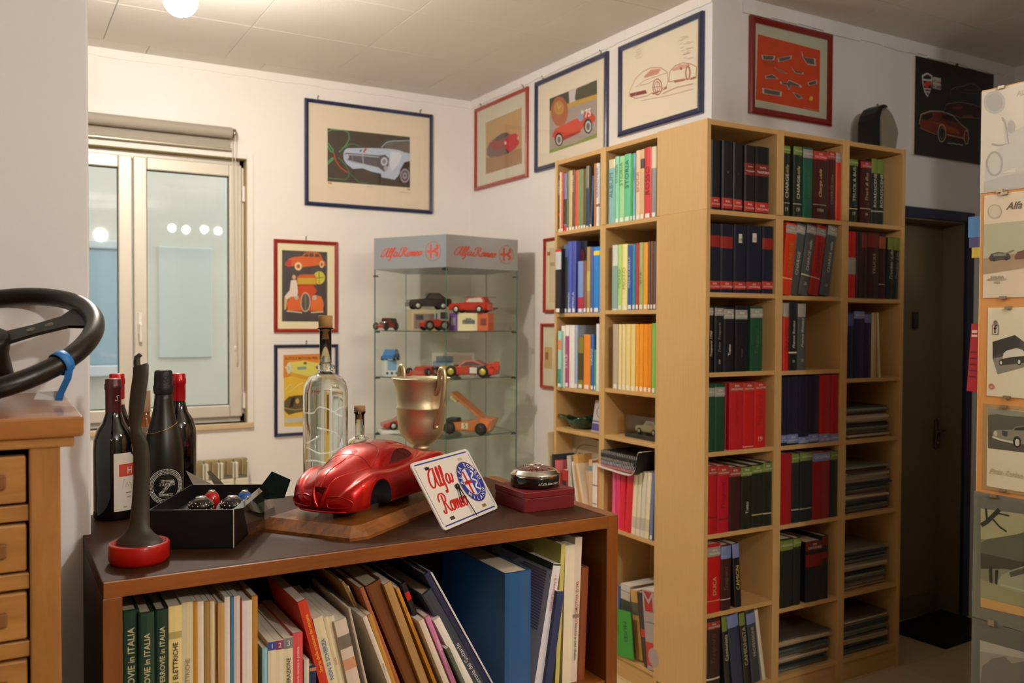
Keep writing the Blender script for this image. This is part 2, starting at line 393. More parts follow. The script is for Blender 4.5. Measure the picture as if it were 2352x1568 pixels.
# ---------------------------------------------------------------- measured data (metres; picture artwork in tenths of a millimetre)
SHELF = {
"L1":{"ax":"x","v":0.006,"z":2.012,"d":0.17,"p":"top shelf, bookcase with green glass dish","b":[
{"u":-1.0595,"w":0.021,"c":"#3b3936","l":"slim dark grey book with a red band","v":0.006,"h":0.284,"b":[[0.089,0.097,"#d8392e"]],"t":[["ABARTH","#d8d4c8",0.162,0.28]],"s":1},
{"u":-1.051,"w":0.016,"c":"#e8d3a8","l":"cream slim book","v":0.006,"h":0.297},
{"u":-1.034,"w":0.017,"c":"#d8433c","l":"red slim book beside the cream one","v":0.006,"h":0.294,"t":[["AUTO","#f2d8c8",0.177,0.275]],"s":1},
{"u":-1.012,"w":0.023,"c":"#7480a4","l":"slate blue book with a dark green foot","v":0.006,"h":0.287,"b":[[0.041,0.162,"#32432c"],[0.003,0.033,"#c0262c"]],"s":1},
{"u":-0.987,"w":0.018,"c":"#6b7250","l":"olive grey book","v":0.006,"h":0.292,"s":1},
{"u":-0.969,"w":0.028,"c":"#cbb989","l":"tan and olive book with worn spine","v":0.006,"h":0.293,"s":1},
{"u":-0.94,"w":0.023,"c":"#6d4c38","l":"brown book with pale lettering","v":0.006,"h":0.293,"t":[["MOTORI","#e8dcc8",0.166,0.289]],"s":1},
{"u":-0.915,"w":0.027,"c":"#df5230","l":"orange-red book with white foot","v":0.006,"h":0.287,"s":1},
{"u":-0.886,"w":0.019,"c":"#5c9f66","l":"mid green book","v":0.006,"h":0.286,"s":1},
{"u":-0.866,"w":0.019,"c":"#8e8a58","l":"khaki book","v":0.006,"h":0.286,"s":1},
{"u":-0.847,"w":0.022,"c":"#5c5128","l":"dark olive book","v":0.006,"h":0.283,"s":1},
{"u":-0.824,"w":0.021,"c":"#8b8779","l":"tall grey book with navy lower half","v":0.006,"h":0.294,"b":[[0.016,0.191,"#2e3c58"]],"s":1},
{"u":-0.8062,"w":0.014,"c":"#3d5b8e","l":"thin navy book leaning aside","v":0.016,"a":0.0741,"h":0.2457,"s":1},
{"u":-0.759,"w":0.013,"c":"#c67a26","l":"ochre brown slim book","v":0.006,"h":0.297},
{"u":-0.744,"w":0.027,"c":"#dfe0e6","l":"tall white book with blue print","v":0.006,"h":0.295,"b":[[0.096,0.108,"#8a6a50"]],"t":[["GRAND PRIX","#5a78b4",0.127,0.287]],"s":1}]},
"R1":{"ax":"x","v":0.006,"z":2.018,"d":0.17,"p":"top shelf, bookcase with boxed toy car","b":[
{"u":-0.649,"w":0.048,"c":"#cfc9a6","l":"thick cream and teal watercolour book","v":0.006,"h":0.289,"b":[[0.0,0.25,"#86b8b4"]],"t":[["ALBUM","#3f6f78",0.116,0.228]],"s":1},
{"u":-0.599,"w":0.028,"c":"#8ddbb2","l":"pale mint green book","v":0.006,"h":0.296,"t":[["STORIA","#3f8f6a",0.156,0.281]],"s":1},
{"u":-0.569,"w":0.035,"c":"#a4da9e","l":"light leaf green book","v":0.006,"h":0.292,"t":[["STORIA","#4f9055",0.151,0.276]],"s":1},
{"u":-0.533,"w":0.043,"c":"#60c592","l":"bright mint green thick book","v":0.006,"h":0.295,"t":[["STORIA","#2d7a55",0.146,0.27]],"s":1},
{"u":-0.489,"w":0.016,"c":"#34ae4e","l":"vivid green slim book","v":0.006,"h":0.29,"s":1},
{"u":-0.471,"w":0.018,"c":"#7cb3ce","l":"sky blue slim book","v":0.006,"h":0.291,"t":[["DIARIO","#35607c",0.14,0.262]],"s":1},
{"u":-0.451,"w":0.031,"c":"#ebc7a2","l":"peach coloured book","v":0.006,"h":0.298,"t":[["EPOCA","#cf6a48",0.119,0.208]],"s":1},
{"u":-0.42,"w":0.026,"c":"#d6b787","l":"tan book with a black label","v":0.006,"h":0.298,"b":[[0.217,0.258,"#3c3a36"]],"s":1},
{"u":-0.392,"w":0.044,"c":"#d62a33","l":"thick glossy red book","v":0.006,"h":0.301,"t":[["ROSSO","#8e1218",0.093,0.227]],"s":1},
{"u":-0.347,"w":0.034,"c":"#8e8e8c","l":"grey photographic book with cream head","v":0.006,"h":0.298,"b":[[0.207,0.296,"#e2d2b4"]],"s":1}]},
"L2":{"ax":"x","v":0.006,"z":1.622,"d":0.18,"p":"second shelf, bookcase with green glass dish","b":[
{"u":-1.043,"w":0.051,"c":"#1b1b1c","l":"black book with pale grey head","v":-0.022,"h":0.31,"b":[[0.298,0.31,"#d23030"],[0.211,0.297,"#c4c5ca"]],"s":1},
{"u":-1.033,"w":0.022,"c":"#26432f","l":"dark green slim book","v":0.006,"h":0.282,"s":1},
{"u":-1.01,"w":0.033,"c":"#4d6896","l":"steel blue slim book with black base","v":0.006,"h":0.332,"b":[[0.021,0.271,"#2a3326"]],"s":1},
{"u":-0.976,"w":0.035,"c":"#4f5fbd","l":"indigo blue book with white lettering","v":0.006,"h":0.344,"t":[["MONZA","#dfe4ff",0.025,0.098]],"s":1},
{"u":-0.939,"w":0.034,"c":"#4853ae","l":"indigo book with white lettering next to its twin","v":0.006,"h":0.343,"t":[["IMOLA","#dfe4ff",0.025,0.101]],"s":1},
{"u":-0.947,"w":0.088,"c":"#1c2132","l":"large black-navy book with a maroon disc","v":0.036,"h":0.342,"disc":1},
{"u":-0.884,"w":0.045,"c":"#7d99d8","l":"periwinkle blue book with a red foot","v":0.002,"h":0.244,"b":[[0.02,0.074,"#b8304a"]],"s":1},
{"u":-0.837,"w":0.027,"c":"#885a46","l":"brown short book","v":0.002,"h":0.244,"s":1},
{"u":-0.815,"w":0.026,"c":"#b39853","l":"mustard tan book","v":0.006,"h":0.307,"b":[[0.102,0.193,"#c8c062"]],"s":1},
{"u":-0.787,"w":0.024,"c":"#5565a0","l":"dusty blue slim book","v":0.006,"h":0.305,"s":1},
{"u":-0.762,"w":0.049,"c":"#1c88e2","l":"bright blue book with yellow band","v":0.006,"h":0.303,"b":[[0.264,0.284,"#f0d51c"]],"s":1}]},
"R2":{"ax":"x","v":0.006,"z":1.632,"d":0.17,"p":"second shelf, bookcase with boxed toy car","b":[
{"u":-0.618,"w":0.04,"c":"#d3dad2","l":"white book with teal lower half","v":0.006,"h":0.291,"b":[[0.007,0.198,"#8fb0ac"]],"s":1},
{"u":-0.576,"w":0.031,"c":"#b5d878","l":"lime green paperback","v":0.006,"h":0.29,"t":[["MOTO","#6f9a3c",0.078,0.203]],"s":1},
{"u":-0.544,"w":0.037,"c":"#f1e89b","l":"pale yellow paperback","v":0.006,"h":0.29,"t":[["MOTO","#b8a850",0.077,0.202]],"s":1},
{"u":-0.506,"w":0.034,"c":"#2e59ae","l":"royal blue paperback","v":0.006,"h":0.283,"t":[["PIEDE DI BIELLA","#d4e0f6",0.099,0.231]],"s":1},
{"u":-0.471,"w":0.021,"c":"#2a8eb0","l":"teal blue slim paperback","v":0.006,"h":0.286,"s":1},
{"u":-0.448,"w":0.022,"c":"#be333a","l":"crimson slim paperback","v":0.006,"h":0.287,"s":1},
{"u":-0.425,"w":0.029,"c":"#a3b66f","l":"sage green paperback","v":0.006,"h":0.288,"t":[["VITA","#5f7038",0.074,0.195]],"s":1},
{"u":-0.395,"w":0.03,"c":"#f4a02b","l":"amber orange paperback","v":0.006,"h":0.286,"s":1},
{"u":-0.364,"w":0.015,"c":"#6b4c3e","l":"dark brown slim paperback, one of three alike","v":0.006,"h":0.288,"g":"three brown slim paperbacks","s":1},
{"u":-0.347,"w":0.017,"c":"#6b4c3e","l":"dark brown slim paperback, one of three alike","v":0.006,"h":0.287,"g":"three brown slim paperbacks","s":1},
{"u":-0.329,"w":0.02,"c":"#6b4c3e","l":"dark brown slim paperback, one of three alike","v":0.006,"h":0.286,"g":"three brown slim paperbacks","s":1}]},
"L3":{"ax":"x","v":0.006,"z":1.262,"d":0.17,"p":"third shelf, bookcase with green glass dish","b":[
{"u":-1.034,"w":0.03,"c":"#a5d7cb","l":"mint book with an orange patch","v":-0.012,"h":0.273,"b":[[0.182,0.23,"#e2906a"],[0.017,0.087,"#3f9a92"]],"s":1},
{"u":-1.03,"w":0.033,"c":"#ece9e2","l":"white tall slim book","v":0.006,"h":0.298,"s":1},
{"u":-0.995,"w":0.034,"c":"#b2487c","l":"magenta book with white head","v":0.006,"h":0.302,"b":[[0.249,0.302,"#efe9e4"]],"t":[["STILE","#f4e4ea",0.037,0.218]],"s":1},
{"u":-0.96,"w":0.047,"c":"#e9e6df","l":"thick white book","v":0.006,"h":0.302,"s":1},
{"u":-0.911,"w":0.024,"c":"#9fb2cd","l":"pale grey-blue book","v":0.006,"h":0.302,"s":1},
{"u":-0.885,"w":0.044,"c":"#8d8332","l":"short olive book with black print","v":0.006,"h":0.247,"b":[[0.043,0.17,"#4a4526"]],"s":1},
{"u":-0.838,"w":0.055,"c":"#f08b26","l":"thick orange book","v":0.006,"h":0.259,"s":1},
{"u":-0.78,"w":0.027,"c":"#2c69b6","l":"royal blue slim book with white print","v":0.006,"h":0.26,"t":[["VIAGGI","#dce6f4",0.066,0.239]],"s":1},
{"u":-0.751,"w":0.015,"c":"#4aa06c","l":"short green slim book","v":0.006,"h":0.19,"s":1},
{"u":-0.736,"w":0.025,"c":"#f0efea","l":"tall white book","v":0.006,"h":0.309,"s":1}]},
"R3":{"ax":"x","v":0.006,"z":1.28,"d":0.16,"p":"third shelf, bookcase with boxed toy car","b":[
{"u":-0.61,"w":0.04,"c":"#bbb098","l":"grey taupe thick book","v":0.006,"h":0.29,"s":1},
{"u":-0.567,"w":0.023,"c":"#eedb9b","l":"cream yellow paperback, one of four alike","v":0.006,"h":0.29,"g":"four cream yellow paperbacks","s":1},
{"u":-0.542,"w":0.026,"c":"#eedb9b","l":"cream yellow paperback, one of four alike","v":0.006,"h":0.29,"g":"four cream yellow paperbacks","s":1},
{"u":-0.514,"w":0.032,"c":"#efd993","l":"cream yellow paperback, one of four alike","v":0.006,"h":0.291,"g":"four cream yellow paperbacks","s":1},
{"u":-0.48,"w":0.033,"c":"#efd488","l":"cream yellow paperback, one of four alike","v":0.006,"h":0.291,"g":"four cream yellow paperbacks","s":1},
{"u":-0.444,"w":0.022,"c":"#f2a02d","l":"orange paperback, one of four alike","v":0.006,"h":0.29,"g":"four orange paperbacks","s":1},
{"u":-0.421,"w":0.029,"c":"#f49c20","l":"orange paperback, one of four alike","v":0.006,"h":0.291,"g":"four orange paperbacks","s":1},
{"u":-0.391,"w":0.029,"c":"#f3981d","l":"orange paperback, one of four alike","v":0.006,"h":0.291,"g":"four orange paperbacks","s":1},
{"u":-0.361,"w":0.024,"c":"#e98716","l":"orange paperback, one of four alike","v":0.006,"h":0.292,"g":"four orange paperbacks","s":1},
{"u":-0.335,"w":0.027,"c":"#7ecd60","l":"fresh green slim paperback","v":0.006,"h":0.295,"s":1}]},
"R5":{"ax":"x","v":0.006,"z":0.656,"d":0.2,"p":"below white tray, bookcase with boxed toy car","b":[
{"u":-0.6081,"w":0.026,"c":"#ef5a90","l":"pink book","v":0.006,"a":0.0116,"h":0.265,"g":""},
{"u":-0.5801,"w":0.033,"c":"#e83468","l":"magenta pink book","v":0.006,"a":0.0114,"h":0.27},
{"u":-0.5493,"w":0.035,"c":"#de1238","l":"carmine book","v":0.006,"a":0.0303,"h":0.2741},
{"u":-0.5145,"w":0.0469,"c":"#d8142e","l":"thick scarlet book","v":0.006,"a":0.0594,"h":0.2775},
{"u":-0.4687,"w":0.0299,"c":"#e6dcc0","l":"cream book with grey foot","v":0.006,"a":0.0686,"h":0.2726,"b":[[0.029,0.079,"#c9c0ac"]],"g":"four cream books"},
{"u":-0.4365,"w":0.0269,"c":"#e4dabe","l":"cream book with grey foot","v":0.006,"a":0.0633,"h":0.2766,"b":[[0.031,0.081,"#c9c0ac"]],"g":"four cream books"},
{"u":-0.4093,"w":0.0299,"c":"#d9d3c2","l":"cream book with grey foot","v":0.006,"a":0.0687,"h":0.2817,"b":[[0.03,0.083,"#bdb5a4"]],"g":"four cream books"},
{"u":-0.3784,"w":0.0299,"c":"#e8dcba","l":"cream book with grey foot","v":0.006,"a":0.0713,"h":0.2857,"b":[[0.032,0.085,"#cfc4a6"]],"g":"four cream books"},
{"u":-0.3411,"w":0.019,"c":"#6d80b8","l":"dusty blue book at the shelf end","v":0.006,"a":0.0489,"h":0.2893,"s":1}]},
"C11":{"ax":"y","v":0.006,"z":2.02,"d":0.22,"p":"top shelf, corner bookcase","b":[
{"u":0.027,"w":0.049,"c":"#1d1e22","l":"plain black binder","v":0.006,"h":0.271,"b":[[0.01,0.049,"#b8362c","dott.","CACCAVALE"]]},
{"u":0.086,"w":0.055,"c":"#1d1e22","l":"black binder with a faint number","v":0.006,"h":0.274,"b":[[0.009,0.05,"#b8362c","dott.","CACCAVALE"]],"t":[["24","#8a8a8a",0.146,0.156]]},
{"u":0.145,"w":0.051,"c":"#1e1f23","l":"black binder with a fainter number","v":0.006,"h":0.273,"b":[[0.008,0.048,"#b8362c","dott.","CACCAVALE"]],"t":[["25","#6a6a6a",0.145,0.154]]},
{"u":0.207,"w":0.054,"c":"#1c1d20","l":"black binder with a narrow gilt-edged red band","v":0.006,"h":0.269,"b":[[0.006,0.046,"#b8362c","dott.","CACCAVALE"],[0.15,0.198,"#7c2a1e","TUTTO","TRASPORTI"]]},
{"u":0.266,"w":0.077,"c":"#1c1d20","l":"black binder with a wide gilt-edged red band","v":0.006,"h":0.27,"b":[[0.005,0.045,"#b8362c","dott.","CACCAVALE"],[0.151,0.199,"#7c2a1e","TUTTO","TRASPORTI"]]}]},
"C12":{"ax":"y","v":0.006,"z":1.697,"d":0.22,"p":"second shelf, corner bookcase","b":[
{"u":0.022,"w":0.058,"c":"#1b1f30","l":"navy binder with a torn red band","v":0.006,"h":0.268,"b":[[0.013,0.045,"#b8362c","dott.","CACCAVALE"],[0.178,0.223,"#8e2318"]]},
{"u":0.082,"w":0.066,"c":"#1b1f30","l":"navy binder with a red band","v":0.006,"h":0.27,"b":[[0.015,0.045,"#b8362c","dott.","CACCAVALE"],[0.175,0.221,"#8e2318"]]},
{"u":0.153,"w":0.066,"c":"#1b1f30","l":"navy binder with a small white number label","v":0.006,"h":0.272,"b":[[0.015,0.045,"#b8362c","dott.","CACCAVALE"]],"lab":[0.2,0.235,"10"]},
{"u":0.223,"w":0.081,"c":"#1b1f30","l":"wide navy binder with a white label","v":0.006,"h":0.273,"b":[[0.017,0.046,"#b8362c","dott.","CACCAVALE"]],"lab":[0.206,0.242,"11"]},
{"u":0.31,"w":0.062,"c":"#1b1f30","l":"navy binder with a wide red band by the partition","v":0.006,"h":0.275,"b":[[0.02,0.05,"#b8362c","dott.","CACCAVALE"],[0.181,0.226,"#8e2318"]]}]},
"C13":{"ax":"y","v":0.006,"z":1.383,"d":0.22,"p":"third shelf, corner bookcase","b":[
{"u":0.023,"w":0.025,"c":"#16171c","l":"black volume with a dated gilt title","v":0.006,"h":0.262,"b":[[0.224,0.254,"#9a9690","","CACCAVALE"]],"t":[["Trasporti 1990","#cfc8b0",0.017,0.209,1]]},
{"u":0.056,"w":0.046,"c":"#17181e","l":"black volume with number and silver label","v":0.006,"h":0.261,"b":[[0.223,0.253,"#9a9690","dott.","CACCAVALE"]],"t":[["Tutto Trasporti","#8a8678",0.08,0.197,1],["199","#d8cfa8",0.034,0.05]]},
{"u":0.103,"w":0.055,"c":"#17181f","l":"black volume with bold white lettering","v":0.006,"h":0.258,"b":[[0.211,0.249,"#9a9690","dott.","CACCAVALE"]],"t":[["Tutto","#f0ece0",0.066,0.109,0]]},
{"u":0.165,"w":0.066,"c":"#17181e","l":"widest black volume with faint lettering","v":0.006,"h":0.264,"b":[[0.21,0.247,"#9a9690","dott.","CACCAVALE"]],"t":[["Tutto","#6f6a60",0.059,0.091,0]]},
{"u":0.248,"w":0.068,"c":"#1d4a33","l":"dark green volume with silver label","v":0.006,"h":0.263,"b":[[0.216,0.253,"#9a9690","dott.","CACCAVALE"]],"t":[["Trasporti","#4f7048",0.071,0.172,1]]}]},
"C14":{"ax":"y","v":0.006,"z":1.07,"d":0.22,"p":"fourth shelf, corner bookcase","b":[
{"u":0.024,"w":0.035,"c":"#1e4630","l":"narrow dark green volume","v":0.006,"h":0.268,"b":[[0.219,0.253,"#9a9690","","CACCAVALE"]]},
{"u":0.06,"w":0.053,"c":"#1e4630","l":"dark green volume next to a narrower twin","v":0.006,"h":0.268,"b":[[0.217,0.254,"#9a9690","dott.","CACCAVALE"]]},
{"u":0.134,"w":0.021,"c":"#9c1a18","l":"slim dark red volume set back","v":0.026,"h":0.267},
{"u":0.137,"w":0.075,"c":"#bb1f26","l":"wide crimson volume with faded title","v":0.006,"h":0.269,"b":[[0.232,0.269,"#a8382c","dott.","CACCAVALE"]],"t":[["Tutto Trasporti","#8d1a1c",0.106,0.218,1]]},
{"u":0.213,"w":0.059,"c":"#c01d1e","l":"scarlet volume with a gilt foot line","v":0.006,"h":0.267,"b":[[0.232,0.267,"#b03a2a","dott.","CACCAVALE"],[0.007,0.01,"#d8c49a"]]},
{"u":0.273,"w":0.065,"c":"#c4201c","l":"scarlet volume numbered at the foot","v":0.006,"h":0.267,"b":[[0.235,0.267,"#b03a2c","dott.","CACCAVALE"]],"t":[["Trasporti","#93301c",0.089,0.218,1]],"num":[0.025,0.047,"19"]}]},
"C15":{"ax":"y","v":0.006,"z":0.745,"d":0.22,"p":"fifth shelf, corner bookcase","b":[
{"u":0.026,"w":0.049,"c":"#b41c22","l":"scarlet volume by the side panel","v":0.006,"h":0.27,"b":[[0.232,0.267,"#a8382c","dott.","CACCAVALE"],[0.063,0.069,"#7c2018"]]},
{"u":0.077,"w":0.061,"c":"#b81a28","l":"crimson volume with a faded script title","v":0.006,"h":0.266,"b":[[0.228,0.261,"#a8382c","dott.","CACCAVALE"],[0.051,0.057,"#7c2018"]],"t":[["Trasporti","#7a1418",0.097,0.206,1]]},
{"u":0.139,"w":0.064,"c":"#3f1e1e","l":"maroon volume with red label","v":0.006,"h":0.256,"b":[[0.218,0.255,"#98382c","dott.","CACCAVALE"]]},
{"u":0.205,"w":0.06,"c":"#23251c","l":"black-green volume with white lettering","v":0.006,"h":0.254,"b":[[0.215,0.251,"#74883a","dott.","CACCAVALE"]],"t":[["Tutto","#ece8dc",0.062,0.11,0]]},
{"u":0.266,"w":0.061,"c":"#22281f","l":"black-green volume with a gilt line","v":0.006,"h":0.257,"b":[[0.222,0.253,"#74883a","dott.","CACCAVALE"],[0.05,0.054,"#c8b46a"]]},
{"u":0.328,"w":0.051,"c":"#22281f","l":"black-green volume with a silver line","v":0.006,"h":0.261,"b":[[0.223,0.259,"#74883a","dott.","CACCAVALE"],[0.049,0.053,"#c8c4ae"]]}]},
"C16":{"ax":"y","v":0.006,"z":0.432,"d":0.22,"p":"sixth shelf, corner bookcase","b":[
{"u":0.029,"w":0.069,"c":"#bd161c","l":"thick scarlet volume standing upright","v":0.006,"h":0.273,"b":[[0.224,0.261,"#9a9690","dott.","CACCAVALE"],[0.046,0.049,"#c8a070"]],"t":[["DUCA","#d8b080",0.07,0.143,0]]},
{"u":0.1,"w":0.054,"c":"#40201e","l":"maroon volume with a blue flap","v":0.006,"h":0.262,"b":[[0.207,0.257,"#7684b8"],[0.042,0.045,"#d8d0c0"]],"t":[["Trasporti","#7a5a48",0.079,0.176,1]]},
{"u":0.178,"w":0.0369,"c":"#17181a","l":"black volume slumped against the maroon one","v":0.006,"a":-0.0732,"h":0.2597,"b":[[0.203,0.259,"#7684b8"]],"t":[["CAMION","#e0c060",0.071,0.17,0]]}]},
"C17":{"ax":"y","v":0.006,"z":0.105,"d":0.22,"p":"bottom shelf, corner bookcase","b":[
{"u":0.028,"w":0.071,"c":"#35201e","l":"dark maroon volume at the side panel","v":0.006,"h":0.305,"b":[[0.261,0.291,"#98382c","dott.","CACCAVALE"],[0.06,0.066,"#d8d0b8"]],"t":[["Trasporti","#6a4a3c",0.124,0.246,1]]},
{"u":0.1303,"w":0.0269,"c":"#1f2620","l":"black-green volume with cream lettering","v":0.006,"a":-0.0828,"h":0.306,"b":[[0.242,0.303,"#74883a"]],"t":[["Camionista","#e0d8b8",0.107,0.242,0]]},
{"u":0.1717,"w":0.0595,"c":"#303a52","l":"slate blue volume tilted","v":0.006,"a":-0.1275,"h":0.3045,"b":[[0.25,0.301,"#7684b8"]]},
{"u":0.2369,"w":0.0308,"c":"#20221f","l":"black volume with silver capital lettering","v":0.006,"a":-0.1244,"h":0.3054,"b":[[0.25,0.301,"#74883a"]],"t":[["CAMIONISTA","#b8b4a4",0.082,0.244,0]]},
{"u":0.2782,"w":0.0476,"c":"#3a3f44","l":"slate grey volume with silver lettering","v":0.006,"a":-0.1341,"h":0.3007,"b":[[0.248,0.292,"#7684b8"]],"t":[["PROFESSIONE","#c4c0b0",0.111,0.236,0]]},
{"u":0.3369,"w":0.0178,"c":"#d8d0bc","l":"thin white magazine standing at the end","v":0.006,"a":-0.1658,"h":0.3021}]},
"C21":{"ax":"y","v":0.006,"z":2.018,"d":0.22,"p":"top shelf, middle dim bookcase","b":[
{"u":0.4205,"w":0.044,"c":"#222c24","l":"black-green volume with white capitals by the partition","v":0.006,"h":0.292,"b":[[0.26,0.29,"#74883a","","CACCAVALE"],[0.055,0.057,"#d8d4c4"]],"t":[["CHARGE","#dcd8c8",0.077,0.176,0],["utile","#c8b878",0.172,0.214,1]],"num":[0.022,0.039,"19"]},
{"u":0.484,"w":0.051,"c":"#222c24","l":"black-green volume with white capitals beside a gap","v":0.006,"h":0.295,"b":[[0.259,0.293,"#74883a","","CACCAVALE"],[0.055,0.057,"#d8d4c4"]],"t":[["CHARGE","#dcd8c8",0.077,0.173,0],["utile","#c8b878",0.171,0.213,1]],"num":[0.024,0.042,"19"]},
{"u":0.542,"w":0.058,"c":"#235c48","l":"glossy bottle green volume with silver label","v":0.006,"h":0.297,"b":[[0.253,0.288,"#9a9690","","CACCAVALE"]],"t":[["Charge utile","#4a7850",0.087,0.195,1]]},
{"u":0.604,"w":0.081,"c":"#47201f","l":"wide maroon volume with gilt script","v":0.006,"h":0.29,"b":[[0.253,0.287,"#b83a30","dott.","CACCAVALE"],[0.061,0.063,"#d8c49a"]],"t":[["Charge utile","#d8b878",0.096,0.213,1]],"num":[0.031,0.047,"1984"]},
{"u":0.686,"w":0.057,"c":"#47201f","l":"maroon volume with grey capitals","v":0.006,"h":0.295,"b":[[0.261,0.294,"#a83a38","dott.","CACCAVALE"]],"t":[["CHARGE utile","#8a7470",0.07,0.196,0]]},
{"u":0.744,"w":0.034,"c":"#d6331e","l":"orange-red slim volume","v":0.006,"h":0.293,"b":[[0.252,0.291,"#9a9690","","CACCAVALE"]],"t":[["CHARGE utile","#9a6a20",0.069,0.22,1]]}]},
"C22":{"ax":"y","v":0.006,"z":1.692,"d":0.22,"p":"second shelf, middle dim bookcase","b":[
{"u":0.485,"w":0.028,"c":"#9e1f16","l":"dark red volume hidden behind the leaning row","v":0.066,"h":0.303},
{"u":0.4209,"w":0.0617,"c":"#d23a18","l":"orange-red leaning volume","v":0.006,"a":0.0976,"h":0.2984,"b":[[0.256,0.291,"#9a9690","dott.","CACCAVALE"],[0.066,0.07,"#e0c890"]],"t":[["CHARGE","#a87820",0.094,0.222,0]]},
{"u":0.4633,"w":0.0513,"c":"#4c4e4e","l":"grey leaning volume with white capitals","v":0.006,"a":0.1697,"h":0.3003,"b":[[0.259,0.292,"#9a9690","dott.","CACCAVALE"]],"t":[["CHARGE","#c8c6bc",0.085,0.182,0]]},
{"u":0.5224,"w":0.0561,"c":"#4f5152","l":"grey leaning volume numbered at the foot","v":0.006,"a":0.1731,"h":0.2995,"b":[[0.262,0.293,"#9a9690","dott.","CACCAVALE"],[0.082,0.087,"#d8cfa8"]],"t":[["CHARGE utile","#d0cec4",0.104,0.233,0]],"num":[0.042,0.056,"20"]},
{"u":0.5814,"w":0.0601,"c":"#9c1f1d","l":"dark red leaning volume between the grey ones","v":0.006,"a":0.1765,"h":0.2997,"b":[[0.255,0.287,"#8a8688","dott.","CACCAVALE"],[0.072,0.075,"#c8c0a0"]],"t":[["CHARGE","#702018",0.095,0.23,0]]},
{"u":0.6504,"w":0.0571,"c":"#505254","l":"grey leaning volume at the end of its row","v":0.006,"a":0.1723,"h":0.3065,"b":[[0.261,0.299,"#9a9690","dott.","CACCAVALE"]],"t":[["CHARGE utile","#d4d2c8",0.102,0.234,0]],"num":[0.038,0.051,"20"]}]},
"C23":{"ax":"y","v":0.006,"z":1.38,"d":0.22,"p":"third shelf, middle dim bookcase","b":[
{"u":0.4205,"w":0.015,"c":"#a81e18","l":"dark red slim volume by the partition","v":0.006,"h":0.283,"b":[[0.227,0.283,"#9a9690"]]},
{"u":0.436,"w":0.031,"c":"#c8261a","l":"scarlet slim volume with dim lettering","v":0.006,"h":0.282,"b":[[0.224,0.282,"#9a9690"]],"t":[["FRANCE","#8a3418",0.085,0.182,0]]},
{"u":0.468,"w":0.049,"c":"#20221e","l":"black-green volume with white script","v":0.006,"h":0.286,"b":[[0.072,0.078,"#d4ccb0"]],"t":[["France Routes","#dcd8cc",0.094,0.208,1]],"num":[0.034,0.045,"20"]},
{"u":0.52,"w":0.048,"c":"#4a4c50","l":"grey volume with white script","v":0.006,"h":0.28,"b":[[0.224,0.28,"#9a9690"]],"t":[["France Routes","#d4d0c4",0.097,0.218,1]],"num":[0.035,0.048,"20"]}]},
"C24":{"ax":"y","v":0.006,"z":1.068,"d":0.22,"p":"fourth shelf, middle dim bookcase","b":[
{"u":0.421,"w":0.042,"c":"#1b1d34","l":"narrow navy binder by the partition","v":0.006,"h":0.288,"b":[[0.013,0.044,"#7684b8","dott.","CACCAVALE"]]},
{"u":0.464,"w":0.066,"c":"#1b1d34","l":"navy binder with white-edged blue label","v":0.006,"h":0.287,"b":[[0.008,0.045,"#7684b8","dott.","CACCAVALE"]]},
{"u":0.532,"w":0.06,"c":"#1a1c30","l":"navy binder with a low blue label","v":0.006,"h":0.287,"b":[[0.003,0.03,"#7684b8","dott.","CACCAVALE"]]},
{"u":0.593,"w":0.062,"c":"#1a1c30","l":"navy binder beside the red ones","v":0.006,"h":0.287,"b":[[0.006,0.038,"#7684b8","dott.","CACCAVALE"]]},
{"u":0.658,"w":0.071,"c":"#aa1a14","l":"red binder beside navy ones","v":0.006,"h":0.288,"b":[[0.002,0.035,"#7684b8","dott.","CACCAVALE"]]},
{"u":0.731,"w":0.0485,"c":"#aa1a14","l":"red binder at the partition","v":0.006,"h":0.288,"b":[[0.0,0.03,"#7684b8","","CACCAVALE"]]}]},
"C25":{"ax":"y","v":0.006,"z":0.738,"d":0.22,"p":"fifth shelf, middle dim bookcase","b":[
{"u":0.422,"w":0.071,"c":"#a61a1e","l":"plain red volume by the partition","v":0.006,"h":0.296},
{"u":0.494,"w":0.046,"c":"#20282a","l":"black-green volume with lime label set in a row","v":0.006,"h":0.294,"b":[[0.255,0.292,"#74883a","","CACCAVALE"],[0.054,0.058,"#c8c4ae"]]},
{"u":0.544,"w":0.073,"c":"#20282a","l":"black-green volume with white-edged lime label","v":0.006,"h":0.294,"b":[[0.258,0.294,"#74883a","","CACCAVALE"],[0.053,0.056,"#c8c4ae"]]},
{"u":0.62,"w":0.108,"c":"#8e1a1c","l":"wide dark red volume with blue label","v":0.006,"h":0.288,"b":[[0.25,0.285,"#7684b8","","CACCAVALE"]]},
{"u":0.73,"w":0.0495,"c":"#20282a","l":"black-green volume at the partition","v":0.006,"h":0.287,"b":[[0.25,0.287,"#74883a","","CACCAVALE"]]}]},
"C26":{"ax":"y","v":0.006,"z":0.388,"d":0.22,"p":"sixth shelf, middle dim bookcase","b":[
{"u":0.426,"w":0.083,"c":"#1f2624","l":"black-green volume with lime label","v":0.006,"h":0.289,"b":[[0.241,0.283,"#74883a","","CACCAVALE"]]},
{"u":0.511,"w":0.044,"c":"#1f2624","l":"narrow black-green volume with lime label","v":0.006,"h":0.285,"b":[[0.248,0.283,"#74883a","","CACCAVALE"]]},
{"u":0.585,"w":0.102,"c":"#191a1e","l":"wide black binder with two red labels","v":0.006,"h":0.259,"b":[[0.22,0.259,"#6a2018","dott.","CACCAVALE"],[0.151,0.204,"#7a1a18"]]},
{"u":0.688,"w":0.037,"c":"#191a1e","l":"narrow black binder with red labels","v":0.006,"h":0.274,"b":[[0.234,0.274,"#6a2018"],[0.174,0.204,"#7a1a18"]]}]},
